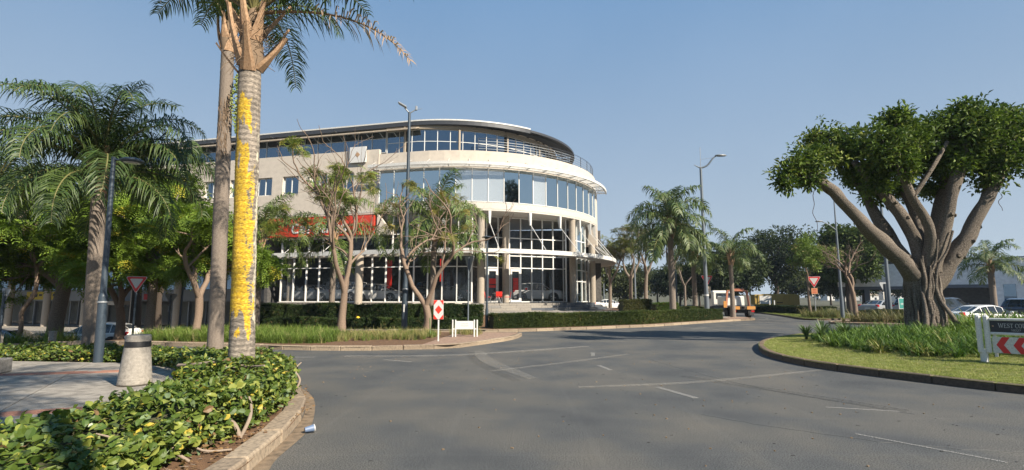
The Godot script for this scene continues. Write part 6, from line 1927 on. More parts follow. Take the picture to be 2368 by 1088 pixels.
func fig_tree() -> void:
	var O := Vector3(13.8, 0.42, -17.5)
	var root := thing("fig_tree", "massive pollarded fig tree with aerial roots on the roundabout island", "tree", O)
	root.scale = Vector3.ONE * 0.94
	rng.seed = 23
	var limbs := [
		[[Vector3(-0.12, 1.83, 0.00), Vector3(-0.78, 2.51, 0.20), Vector3(-1.52, 3.13, 0.40), Vector3(-2.39, 3.78, 0.70), Vector3(-3.23, 4.51, 1.00), Vector3(-3.87, 5.04, 1.20), Vector3(-4.68, 5.38, 1.50)], [0.42, 0.33, 0.29, 0.26, 0.22, 0.2, 0.18]],
		[[Vector3(-0.09, 2.05, -0.10), Vector3(-0.37, 2.98, -0.50), Vector3(-0.67, 4.11, -0.90), Vector3(-1.07, 5.44, -1.20), Vector3(-1.42, 6.59, -1.50)], [0.32, 0.25, 0.23, 0.19, 0.13]],
		[[Vector3(0.01, 2.34, 0.00), Vector3(-0.10, 3.53, -0.10), Vector3(-0.67, 4.68, -0.20), Vector3(-1.27, 5.58, -0.30), Vector3(-1.90, 6.32, -0.30)], [0.34, 0.25, 0.21, 0.17, 0.12]],
		[[Vector3(0.31, 2.35, -0.20), Vector3(0.41, 4.04, -0.50), Vector3(0.37, 5.37, -0.90), Vector3(0.37, 6.75, -1.20)], [0.28, 0.19, 0.16, 0.1]],
		[[Vector3(0.06, 2.33, 0.20), Vector3(0.05, 3.59, 0.50), Vector3(-0.74, 4.84, 0.80), Vector3(-1.24, 5.63, 1.10), Vector3(-1.39, 6.32, 1.20)], [0.3, 0.19, 0.15, 0.13, 0.09]],
		[[Vector3(0.54, 2.36, -0.30), Vector3(1.22, 4.07, -0.70), Vector3(1.87, 5.40, -1.00), Vector3(2.49, 6.78, -1.30)], [0.3, 0.19, 0.17, 0.12]],
		[[Vector3(0.28, 2.26, 0.10), Vector3(0.71, 3.90, 0.40), Vector3(1.09, 5.35, 0.50), Vector3(1.53, 6.51, 0.60), Vector3(1.86, 7.45, 0.70)], [0.34, 0.25, 0.23, 0.19, 0.12]],
		[[Vector3(0.23, 1.61, 0.00), Vector3(0.79, 2.26, 0.10), Vector3(1.14, 2.85, 0.20), Vector3(1.51, 3.42, 0.30), Vector3(2.02, 4.40, 0.40), Vector3(2.39, 5.08, 0.50), Vector3(2.70, 5.92, 0.60), Vector3(2.93, 6.66, 0.60)], [0.4, 0.34, 0.3, 0.27, 0.26, 0.23, 0.19, 0.13]],
		[[Vector3(-0.64, 4.81, 0.80), Vector3(-0.10, 5.61, 0.90), Vector3(0.73, 6.75, 0.80)], [0.1, 0.085, 0.06]]]
	# trunk: fluted, widening into root flares
	var tb := MB.new()
	var tpth := []
	var trad := []
	for k in 15:
		var y := -0.35 + k * 0.19
		tpth.append(Vector3(0.05 * sin(y * 2.0), y, 0))
		trad.append(0.47 + 0.26 * exp(-(y + 0.35) * 1.7) + 0.05 * smoothstep(1.5, 2.3, y) - 0.12 * smoothstep(1.9, 2.4, y))
	tb.tube(tpth, trad, 40, true, 0.16, 4)
	part(root, "trunk", tb, M.bark_fig)
	for L in limbs:
		var mb := MB.new()
		var pth := smooth3(L[0], 6)
		mb.tube(pth, lerps(L[1].map(func(r): return r * 0.86), pth.size()), 18, true, 0.2, rng.randi() % 50)
		for q in 5: # healed knots
			var ix := 4 + rng.randi() % (pth.size() - 6)
			var r: float = lerps(L[1], pth.size())[ix] * 0.86
			var d := Vector3(rnd(-1, 1), rnd(-0.3, 0.6), rnd(0.1, 1)).normalized()
			mb.tube([pth[ix] + d * r * 0.6, pth[ix] + d * r * 1.05, pth[ix] + d * r * 1.22], [r * 0.42, r * 0.34, r * 0.2], 8)
		part(root, "limb", mb, M.bark_fig)
	# aerial roots twisting down the trunk and over the limbs' feet
	for k in 64:
		var mb := MB.new()
		var a := TAU * k / 64.0 + rnd(-0.12, 0.12)
		var y0 := rnd(1.4, 2.9)
		var pts := []
		var n := 8
		var aa := a
		for j in n:
			var f := float(j) / (n - 1)
			var y := lerpf(y0, -0.3, f)
			aa += rnd(-0.16, 0.16)
			var r := 0.46 + 0.29 * exp(-(y + 0.35) * 1.7) + rnd(-0.02, 0.05) + 0.05 * smoothstep(1.5, 2.3, y)
			if y > 2.0: r *= 0.94
			pts.append(Vector3(cos(aa) * r, y, sin(aa) * r))
		var rr := rnd(0.016, 0.05) if k % 4 else rnd(0.05, 0.085)
		var pth := smooth3(pts, 4)
		mb.tube(pth, lerps([rr * 0.6, rr, rr * 1.1, rr * 1.5], pth.size()), 8, true, 0.2, k)
		part(root, "aerial_root", mb, M.bark_fig)
	for e in [[Vector3(0.05, 2.0, 0.42), Vector3(0.12, 1.2, 0.56), Vector3(0.42, 0.5, 0.72), Vector3(0.66, -0.3, 0.9), 0.07], [Vector3(-0.33, 1.7, 0.3), Vector3(-0.38, 1.0, 0.5), Vector3(-0.55, 0.3, 0.7), Vector3(-0.95, -0.3, 1.0), 0.07], [Vector3(0.75, 3.6, 0.62), Vector3(0.5, 2.9, 0.6), Vector3(0.15, 2.3, 0.55), Vector3(0.05, 1.6, 0.5), 0.045], [Vector3(0.2, 3.3, 0.6), Vector3(0.12, 2.6, 0.55), Vector3(-0.1, 2.0, 0.5), Vector3(-0.25, 1.2, 0.5), 0.04]]:
		var mb := MB.new()
		var pth := smooth3([e[0], e[1], e[2], e[3]], 6)
		mb.tube(pth, lerps([e[4] * 0.8, e[4], e[4] * 1.2], pth.size()), 10, true, 0.18, 3)
		part(root, "aerial_root", mb, M.bark_fig)
	# thin roots hanging in the air
	for e in [[Vector3(-4.4, 5.0, 1.4), 1.5], [Vector3(-2.0, 4.9, -0.6), 1.0], [Vector3(2.5, 4.9, 0.7), 0.6], [Vector3(-0.6, 4.9, 0.9), 0.7]]:
		var mb := MB.new()
		var pts := [e[0]]
		for j in 5: pts.append(pts[-1] + Vector3(rnd(-0.12, 0.12), -e[1] / 5.0, rnd(-0.05, 0.05)))
		mb.tube(smooth3(pts, 3), lerps([0.012, 0.008], 16), 5, false)
		part(root, "hanging_root", mb, M.bark_dark)
	# crown: dense clumps at the pollard heads
	var cl := [[-4.98, 5.58, 1.4, 0.54], [-4.33, 5.96, 1.2, 0.48], [-2.34, 7.1, -1.0, 0.65], [-2.78, 7.31, -0.9, 0.43], [-1.87, 7.13, -0.6, 0.57], [-1.91, 6.64, -1.1, 0.51], [-1.33, 6.72, -0.3, 0.62], [-1.57, 6.68, 1.0, 0.77], [-0.94, 7.31, 0.8, 0.57], [-0.34, 6.66, 0.6, 0.64], [-1.04, 6.2, 0.4, 0.6], [0.4, 6.58, -0.9, 0.57], [1.43, 7.44, -0.8, 0.54], [1.38, 6.85, -1.0, 0.51], [2.05, 7.28, -0.8, 0.77], [1.29, 7.46, 0.4, 0.65], [1.76, 7.41, 0.7, 0.71], [1.56, 6.38, 0.3, 0.68], [2.06, 6.56, -1.1, 0.6], [2.7, 7.07, 0.5, 0.71], [3.05, 6.51, 0.6, 0.71], [2.83, 7.72, 0.2, 0.6], [4.07, 7.32, 0.0, 0.71], [4.33, 6.76, 0.3, 0.8], [-5.54, 5.11, 1.6, 0.21], [2.79, 5.91, 0.5, 0.43], [2.92, 6.99, -0.4, 0.62], [5.51, 7.24, -0.2, 0.71], [-1.25, 6.07, -0.5, 0.37], [-1.41, 5.98, -1.1, 0.34], [2.43, 6.1, 0.2, 0.43], [0.17, 7.33, 0.2, 0.43], [3.48, 7.68, 0.3, 0.48], [0.85, 6.28, -1.0, 0.37], [1.68, 7.95, 0.6, 0.34], [-1.2, 7.6, 0.9, 0.31]]
	for e in [[1, 0.74], [1, 0.86], [2, 0.72], [2, 0.86], [3, 0.7], [3, 0.85], [4, 0.74], [4, 0.88], [5, 0.7], [5, 0.84], [6, 0.66], [6, 0.8], [7, 0.74], [7, 0.86], [0, 0.93]]: # shoots lower on the limbs
		var L: Array = smooth3(limbs[e[0]][0], 6)
		var p: Vector3 = L[int(e[1] * (L.size() - 1))]
		cl.append([p.x + rnd(-0.3, 0.3), p.y + rnd(-0.1, 0.25), p.z + rnd(-0.25, 0.35), rnd(0.3, 0.46)])
	var twb := MB.new()
	var lists := {"spray0": [[], []], "spray1": [[], []], "spray2": [[], []]}
	for c in cl:
		var C := Vector3(c[0], c[1], c[2])
		var R: float = c[3]
		for k in 7:
			var d := (dirs(k, 7) + Vector3(rnd(-0.3, 0.3), 0.2, rnd(-0.3, 0.3))).normalized()
			twb.tube(smooth3([C + Vector3(0, -R * 0.7, 0), C + d * R * 0.4, C + d * R * rnd(0.8, 1.2)], 3), lerps([0.035, 0.008], 7), 5, false)
		for k in int(185 * R * R + 36):
			var d := Vector3(rng.randfn(), rng.randfn(), rng.randfn()).normalized()
			var q := pow(rng.randf(), 0.5) * (1.05 + 0.85 * pow(rng.randf(), 3.5) + 0.25 * maxf(0, sin(d.x * 5.0 + c[0]) * sin(d.y * 6.0 + d.z * 4.0)))
			var p := C + d * R * q * Vector3(1.12 + 0.25 * sin(c[0] * 7.0), 0.9 + 0.2 * sin(c[1] * 9.0), 1.0)
			var key := "spray%d" % (rng.randi() % 3)
			lists[key][0].append(Transform3D(Basis.from_euler(Vector3(rnd(-0.7, 0.7), rnd(0, TAU), rnd(-0.7, 0.7))).scaled(Vector3.ONE * rnd(0.8, 1.6)), p))
			var col := Color(0.045, 0.085, 0.018).lerp(Color(0.20, 0.27, 0.05), pow(rng.randf(), 1.4))
			if rng.randf() < 0.05 + (0.22 if c[0] < -2.2 else 0.0): col = Color(0.22, 0.25, 0.06)
			lists[key][1].append(col)
	tag(part(root, "twigs", twb, M.bark_fig), "", "", "", "stuff")
	for k in lists: scatter(root, "crown", SHAPE[k], M.leaf, lists[k][0], lists[k][1])

func front_hedge() -> void:
	rng.seed = 61
	var poly := PackedVector2Array([Vector2(-3.0, -2.6), Vector2(-3.02, -4.6), Vector2(-2.98, -5.6), Vector2(-3.0, -6.6), Vector2(-3.14, -7.5), Vector2(-3.5, -8.5), Vector2(-4.15, -9.6), Vector2(-5.0, -10.8), Vector2(-6.1, -11.9), Vector2(-8.0, -12.9), Vector2(-12, -13.7), Vector2(-18, -14.2), Vector2(-18, -13.0), Vector2(-12.3, -12.65), Vector2(-8.9, -12.2), Vector2(-7.1, -11.2), Vector2(-5.6, -9.3), Vector2(-4.65, -7.5), Vector2(-4.2, -6.2), Vector2(-4.05, -5.2), Vector2(-4.5, -4.2), Vector2(-6.0, -3.1), Vector2(-6.2, -2.2)])
	var O := Vector3(-3.6, 0.11, -6.5)
	var root := thing("hedge", "broad-leaved glossy hedge curving round the near kerb below the yellow palm", "hedge", O)
	var topf := func(x: float, z: float) -> float:
		var n := 0.05 * sin(x * 3.1 + z * 1.3) + 0.05 * sin(z * 2.7 - x * 1.1) + 0.03 * sin(x * 7.0 + z * 5.0)
		return 0.46 + n - 0.10 * smoothstep(-5.6, -4.2, z) * smoothstep(-3.6, -3.0, x) - 0.22 * smoothstep(-9.5, -12.2, z)
	# dark inner mass
	var inner := Geometry2D.offset_polygon(poly, -0.13)
	var core := MB.new()
	var am := area_mesh(inner[0], func(x, z): return 0.11 + topf.call(x, z) - 0.17, 0.4)
	for k in am.v.size(): am.v[k] -= O
	part(root, "inner_twigs", am, M.core)
	var ip: PackedVector2Array = inner[0]
	for k in ip.size():
		var a := ip[k]; var b := ip[(k + 1) % ip.size()]
		core.quad(Vector3(a.x, 0.1, a.y) - O, Vector3(b.x, 0.1, b.y) - O, Vector3(b.x, 0.11 + topf.call(b.x, b.y) - 0.17, b.y) - O, Vector3(a.x, 0.11 + topf.call(a.x, a.y) - 0.17, a.y) - O)
	part(root, "inner_twigs", core, M.core)
	# leaves over the top and the flanks
	var lo := Vector2(-18, -14.3)
	var hi := Vector2(-2.9, -2.2)
	var list := []
	var cols := []
	var near := []
	var put := func(p: Vector3, up: Vector3) -> void:
		var d := Vector3(rnd(-1, 1), rnd(-0.15, 0.75), rnd(-1, 1)).normalized()
		var nn := (up + Vector3(rnd(-0.7, 0.7), rnd(-0.3, 0.5), rnd(-0.7, 0.7))).normalized()
		var z := d.cross(nn).normalized()
		var y := z.cross(d).normalized()
		var bs := Basis(d, y, z).scaled_local(Vector3.ONE * rnd(0.5, 1.3))
		var c := Color(0.050, 0.092, 0.016).lerp(Color(0.13, 0.175, 0.030), pow(rng.randf(), 1.2))
		var q := rng.randf()
		if q < 0.16: c = Color(0.235, 0.265, 0.055)
		elif q < 0.19: c = Color(0.42, 0.34, 0.05)
		elif q < 0.21: c = Color(0.20, 0.125, 0.06)
		elif q < 0.27: c = Color(0.16, 0.22, 0.11)
		list.append(Transform3D(bs, p)); cols.append(c)
	for k in 170000:
		var x := rnd(lo.x, hi.x)
		var z := rnd(lo.y, hi.y)
		var dist := Vector2(x, z).length()
		if rng.randf() > clampf(8.5 / dist, 0.3, 1.0) : continue
		if not Geometry2D.is_point_in_polygon(Vector2(x, z), poly): continue
		if sin(x * 9.0 + z * 4.0) * sin(z * 8.0 - x * 3.0) > 0.75 and rng.randf() < 0.8: continue
		var h: float = topf.call(x, z) + rnd(-0.14, 0.03)
		put.call(Vector3(x, 0.11 + h, z) - O, Vector3.UP)
	for k in poly.size():
		var a := poly[k]; var b := poly[(k + 1) % poly.size()]
		var d := (b - a).normalized()
		var out := Vector2(-d.y, d.x)
		if Geometry2D.is_point_in_polygon((a + b) / 2 + out * 0.05, poly): out = -out
		var dist := ((a + b) / 2).length()
		var cnt := int(a.distance_to(b) * 620 * clampf(9.0 / dist, 0.35, 1.0))
		for q in cnt:
			var p := a.lerp(b, rng.randf()) + out * (rnd(-0.13, 0.04) + 0.03 * sin(q * 0.013 * 7.0))
			var y: float = rng.randf() * topf.call(p.x, p.y)
			if y < 0.1 and rng.randf() < 0.5: continue
			put.call(Vector3(p.x, 0.11 + y, p.y) - O, Vector3(out.x, 0.5, out.y).normalized())
	# the nearest leaves each on their own, the rest as one mass
	var order := range(list.size())
	var camp := Vector3(0, 1.6, 0) - O
	var score := PackedFloat32Array()
	for k in list.size():
		var w: Vector3 = list[k].origin
		var ahead := -(w.z + O.z)
		var rightx := w.x + O.x
		var vis := absf(rightx) < ahead * 0.96 and w.y > 0.3 and (1.6 - (w.y + O.y)) < ahead * 0.33
		score.append(w.distance_to(camp) if vis else 1000.0)
	order.sort_custom(func(a, b): return score[a] < score[b])
	var single := {}
	for k in 280: single[order[k * 2]] = true
	var tones := {}
	for k in single:
		var c: Color = cols[k]
		var key := "%.2f %.2f" % [snappedf(c.r, 0.03), snappedf(c.g, 0.03)]
		if not tones.has(key): tones[key] = mat(c, 0.38, {"back": Color(0.3, 0.32, 0.15), "spec": 0.5})
		var o := part(root, "leaf", SHAPE.hedge_leaf, tones[key])
		o.transform = list[k]
	var l2 := []
	var c2 := []
	for k in list.size():
		if not single.has(k):
			l2.append(list[k]); c2.append(cols[k])
	var l3 := []
	var c3 := []
	for k in range(l2.size() - 1, -1, -1):
		if k % 5 < 2:
			l3.append(l2[k]); c3.append(c2[k])
	l2 = range(l2.size()).filter(func(k): return k % 5 >= 2).map(func(k): return l2[k])
	c2 = range(c2.size()).filter(func(k): return k % 5 >= 2).map(func(k): return c2[k])
	scatter(root, "foliage", SHAPE.hedge_leaf, M.leaf_gloss, l2, c2)
	scatter(root, "foliage", SHAPE.hedge_leaf_long, M.leaf_gloss, l3, c3)
	# bare woody stems at the foot and lying across the top
	for e in [[Vector3(-2.9, 0.12, -5.75), Vector3(-3.0, 0.25, -5.8), Vector3(-3.2, 0.32, -5.9), Vector3(-3.4, 0.4, -6.1), 0.022], [Vector3(-2.9, 0.12, -5.75), Vector3(-2.86, 0.3, -5.85), Vector3(-2.95, 0.4, -6.05), Vector3(-3.02, 0.52, -6.1), 0.018], [Vector3(-4.5, 0.52, -8.0), Vector3(-4.2, 0.64, -7.9), Vector3(-3.9, 0.6, -7.8), Vector3(-3.55, 0.64, -7.6), 0.022], [Vector3(-5.1, 0.58, -8.1), Vector3(-4.7, 0.62, -7.9), Vector3(-4.35, 0.66, -7.8), Vector3(-4.1, 0.58, -7.7), 0.02], [Vector3(-2.95, 0.12, -4.95), Vector3(-3.05, 0.22, -4.9), Vector3(-3.2, 0.34, -5.0), Vector3(-3.3, 0.4, -5.1), 0.013], [Vector3(-2.75, 0.125, -5.3), Vector3(-2.95, 0.16, -5.15), Vector3(-3.1, 0.3, -5.1), Vector3(-3.15, 0.4, -5.2), 0.01], [Vector3(-3.0, 0.12, -4.5), Vector3(-3.1, 0.25, -4.45), Vector3(-3.3, 0.42, -4.5), Vector3(-3.4, 0.5, -4.4), 0.012], [Vector3(-3.3, 0.2, -8.1), Vector3(-3.25, 0.35, -8.15), Vector3(-3.35, 0.5, -8.2), Vector3(-3.3, 0.6, -8.3), 0.016]]:
		var mb := MB.new()
		var pth := smooth3([e[0] - O, e[1] - O, e[2] - O, e[3] - O], 5)
		mb.tube(pth, lerps([e[4] * 1.2, e[4], e[4] * 0.6], pth.size()), 7, true, 0.2, 2)
		part(root, "stem", mb, M.twig)
	# dry twigs and fallen leaves on the soil strip
	var db := MB.new()
	for k in 46:
		var z := rnd(-9.0, -3.5)
		var x := -2.78 - 0.05 * rng.randf() - 0.18 * rng.randf() - smoothstep(-7.0, -9.2, z) * 0.8
		var a := rnd(0, TAU)
		var l := rnd(0.04, 0.16)
		db.tube([Vector3(x, 0.135, z), Vector3(x + cos(a) * l, 0.14 + rnd(0, 0.02), z + sin(a) * l)], [0.003, 0.002], 4, false)
	var dt := struct("dry_twigs", db, M.twig)
	dt.set_meta("kind", "stuff")
	var fl := []; var fc := []
	for k in 240:
		var z := rnd(-9.2, -3.5)
		var x := -2.66 - 0.36 * rng.randf() - smoothstep(-7.0, -9.2, z) * 0.8
		fl.append(Transform3D(Basis.from_euler(Vector3(rnd(-0.3, 0.3), rnd(0, TAU), rnd(-0.3, 0.3))).scaled(Vector3.ONE * rnd(0.3, 0.8)), Vector3(x, 0.14, z)))
		fc.append(Color(0.30, 0.19, 0.09).lerp(Color(0.18, 0.10, 0.05), rng.randf()))
	scatter(self, "fallen_leaves", SHAPE.hedge_leaf, M.leaf, fl, fc)

func bed_fill(called: String, poly: PackedVector2Array, keys: Array, count: int, hf: Callable, s0: float, s1: float, ca: Color, cb: Color, cc: Color, share: float, m: Material) -> void:
	var lo := poly[0]
	var hi := poly[0]
	for p in poly:
		lo = lo.min(p); hi = hi.max(p)
	var lists := {}
	for k in keys: lists[k] = [[], []]
	for k in count:
		var p := Vector2(rnd(lo.x, hi.x), rnd(lo.y, hi.y))
		if not Geometry2D.is_point_in_polygon(p, poly): continue
		var key: String = keys[rng.randi() % keys.size()]
		var s := rnd(s0, s1)
		lists[key][0].append(Transform3D(Basis(Vector3.UP, rnd(0, TAU)).scaled(Vector3(s, s * rnd(0.85, 1.15), s)), Vector3(p.x, hf.call(p.x, p.y) - 0.01, p.y)))
		lists[key][1].append(cc if rng.randf() < share else ca.lerp(cb, rng.randf()))
	for k in keys:
		if lists[k][0].size(): scatter(self, called, SHAPE[k], m, lists[k][0], lists[k][1])

func planting() -> void:
	rng.seed = 301
	# lawn of the island
	var isl := smooth(ISLAND, 6, true)
	var lawn := Geometry2D.offset_polygon(isl, -0.17)[0]
	var view := PackedVector2Array([Vector2(6, -8.3), Vector2(13.5, -8.3), Vector2(15, -11), Vector2(12, -21.5), Vector2(6, -21.5)])
	var vis := Geometry2D.intersect_polygons(lawn, view)[0]
	bed_fill("lawn_grass", vis, ["turf0", "turf1", "turf2"], 42000, island_h, 0.7, 1.15, Color(0.22, 0.26, 0.06), Color(0.36, 0.39, 0.11), Color(0.45, 0.40, 0.19), 0.16, M.leaf)
	bed_fill("verge_grass", smooth(VERGE, 4, true), ["turf0", "turf1"], 9000, func(_x, _z): return 0.11, 1.2, 2.2, Color(0.12, 0.16, 0.03), Color(0.2, 0.23, 0.05), Color(0.3, 0.27, 0.1), 0.1, M.leaf)
	# strap-leaved planting under the fig
	var lily := PackedVector2Array([Vector2(10.3, -18.2), Vector2(9.6, -16.6), Vector2(9.2, -15.2), Vector2(9.15, -13.6), Vector2(9.5, -12.7), Vector2(10.1, -12.0), Vector2(10.9, -11.75), Vector2(11.8, -11.2), Vector2(13.2, -10.2), Vector2(17.5, -11.5), Vector2(20, -15), Vector2(18.5, -19), Vector2(15, -20.5), Vector2(12, -20)])
	var notrunk := func(x: float, z: float) -> float: return island_h(x, z)
	bed_fill("lily_bed", lily, ["clump0", "clump1", "clump2"], 2500, notrunk, 0.5, 0.82, Color(0.065, 0.135, 0.022), Color(0.16, 0.24, 0.045), Color(0.27, 0.26, 0.09), 0.05, M.leaf_gloss)
	var back := PackedVector2Array([Vector2(13.9, -15.9), Vector2(15.0, -13.4), Vector2(16.5, -12.5), Vector2(19, -14), Vector2(18.5, -18), Vector2(15.5, -18.5)])
	bed_fill("tall_lily_bed", back, ["clump0", "clump1", "clump2"], 620, notrunk, 0.95, 1.4, Color(0.07, 0.14, 0.024), Color(0.17, 0.25, 0.05), Color(0.3, 0.3, 0.1), 0.06, M.leaf_gloss)
	for e in [[9.95, -16.9, 1.35], [10.4, -17.6, 1.5], [10.9, -17.2, 1.3], [11.3, -18.0, 1.2], [10.0, -17.9, 1.25]]:
		var t := thing("agave", "spiky grey-green agave at the back of the island planting", "plant", Vector3(e[0], island_h(e[0], e[1]), e[1]), e[2] * 3.0, "agaves on the island")
		var mb := MB.new()
		for k in 22: strap(mb, Vector3.ZERO, k * 2.39996, 0.05 + 0.5 * rng.randf(), 0.5 * e[2], 0.075, rnd(0.9, 1.1), 3)
		for k in mb.c.size(): mb.c[k] *= Color(0.10, 0.15, 0.065)
		part(t, "rosette", mb, M.leaf_gloss)
	# long grass and dry tufts of the median
	var gl := PackedVector2Array([Vector2(-13.6, -19.0), Vector2(-12, -18.3), Vector2(-8.6, -17.6), Vector2(-7.2, -17.3), Vector2(-6.2, -17.5), Vector2(-6.0, -19.5), Vector2(-7.5, -21.5), Vector2(-10, -22.5), Vector2(-13.6, -22.6)])
	var mh := func(x: float, z: float) -> float: return gh(x, z) + 0.115
	bed_fill("long_grass", gl, ["grass0", "grass1", "grass2"], 3600, mh, 0.45, 0.8, Color(0.085, 0.15, 0.024), Color(0.19, 0.26, 0.05), Color(0.36, 0.33, 0.14), 0.08, M.leaf)
	bed_fill("long_grass", PackedVector2Array([Vector2(-19.5, -19.2), Vector2(-16.2, -18.7), Vector2(-16.2, -19.9), Vector2(-19.5, -20.6)]), ["grass0", "grass1"], 170, mh, 0.7, 1.1, Color(0.13, 0.21, 0.03), Color(0.25, 0.33, 0.065), Color(0.36, 0.33, 0.14), 0.1, M.leaf)
	var dry := PackedVector2Array([Vector2(-6.3, -17.8), Vector2(-5.0, -18.6), Vector2(-3.4, -18.7), Vector2(-2.95, -19.4), Vector2(-2.9, -21.8), Vector2(-4.5, -22.4), Vector2(-6.6, -21)])
	bed_fill("dry_grass", dry, ["grass0", "grass1", "grass2"], 560, mh, 0.42, 0.66, Color(0.26, 0.24, 0.08), Color(0.42, 0.36, 0.17), Color(0.16, 0.22, 0.05), 0.35, M.leaf)
	bed_fill("dry_grass", PackedVector2Array([Vector2(-2.5, -20.9), Vector2(-1.3, -20.9), Vector2(-1.2, -22.2), Vector2(-2.6, -22.4)]), ["grass0", "grass1"], 46, mh, 0.5, 0.7, Color(0.26, 0.25, 0.08), Color(0.40, 0.35, 0.16), Color(0.16, 0.22, 0.05), 0.35, M.leaf)
	# rough planting of the small far median and verge foot
	bed_fill("shrub_mass", PackedVector2Array([Vector2(20.8, -33), Vector2(24, -30.4), Vector2(30, -28.4), Vector2(31, -30), Vector2(26, -34), Vector2(22, -34.2)]), ["grass0", "clump1"], 420, func(_x, _z): return 0.12, 1.0, 1.6, Color(0.09, 0.11, 0.035), Color(0.18, 0.17, 0.07), Color(0.28, 0.23, 0.12), 0.25, M.leaf)
	bed_fill("shrub_mass", PackedVector2Array([Vector2(22.6, -40), Vector2(24, -39.2), Vector2(27, -41.2), Vector2(26.6, -43.5), Vector2(23.4, -42.5)]), ["grass0", "grass1"], 260, func(_x, _z): return 0.11, 0.8, 1.4, Color(0.09, 0.12, 0.03), Color(0.2, 0.2, 0.07), Color(0.28, 0.23, 0.12), 0.2, M.leaf)
	# hedges of the garden
	var ha := Color(0.022, 0.045, 0.012)
	var hb := Color(0.06, 0.095, 0.022)
	hedge("tall dark clipped hedge below the showroom's long window", PackedVector2Array([Vector2(-13.6, -28.2), Vector2(-8, -28.0), Vector2(-1.6, -28.2)]), 1.2, 0.11, 1.1, 330, 41, ha, hb)
	hedge("low clipped hedge edging the footpath before the tall hedge", PackedVector2Array([Vector2(-12.2, -26.2), Vector2(-7, -25.7), Vector2(-1.7, -25.5)]), 0.6, 0.11, 0.45, 420, 42, ha, hb)
	hedge("long clipped hedge following the kerb below the entrance steps", PackedVector2Array([Vector2(-1.0, -26.1), Vector2(2.2, -27.5), Vector2(7.2, -30.5), Vector2(10.6, -33.7), Vector2(14.6, -37.4)]), 0.8, 0.11, 0.66, 380, 43, Color(0.035, 0.06, 0.015), Color(0.10, 0.125, 0.03))
	hedge("brownish square-cut hedge at the end of the entrance steps", PackedVector2Array([Vector2(8.0, -38.2), Vector2(10.0, -38.4)]), 1.3, 0.5, 0.95, 300, 44, Color(0.06, 0.075, 0.025), Color(0.12, 0.12, 0.04))
	hedge("bright green square-cut hedge beside the brownish one", PackedVector2Array([Vector2(10.6, -38.9), Vector2(12.2, -39.2)]), 1.0, 0.42, 0.8, 300, 45, Color(0.07, 0.12, 0.02), Color(0.14, 0.20, 0.035))
	hedge("low hedge running back behind the tallest far palm", PackedVector2Array([Vector2(12.2, -41.5), Vector2(14.0, -42.6), Vector2(15.6, -43.2)]), 1.0, 0.2, 0.65, 260, 46, Color(0.05, 0.08, 0.02), Color(0.1, 0.13, 0.03))
	hedge("dark low hedge on the far verge below the yellow container", PackedVector2Array([Vector2(26.5, -56), Vector2(27.2, -50), Vector2(28.2, -46.2)]), 1.2, 0.1, 0.7, 180, 47, Color(0.018, 0.035, 0.01), Color(0.045, 0.07, 0.018))
	hedge("trimmed low hedge edging the parking area behind the bare tree", PackedVector2Array([Vector2(23.5, -35.0), Vector2(27, -36.5), Vector2(31.0, -38.5)]), 1.3, 0.1, 0.62, 220, 48, Color(0.03, 0.045, 0.015), Color(0.075, 0.085, 0.03))

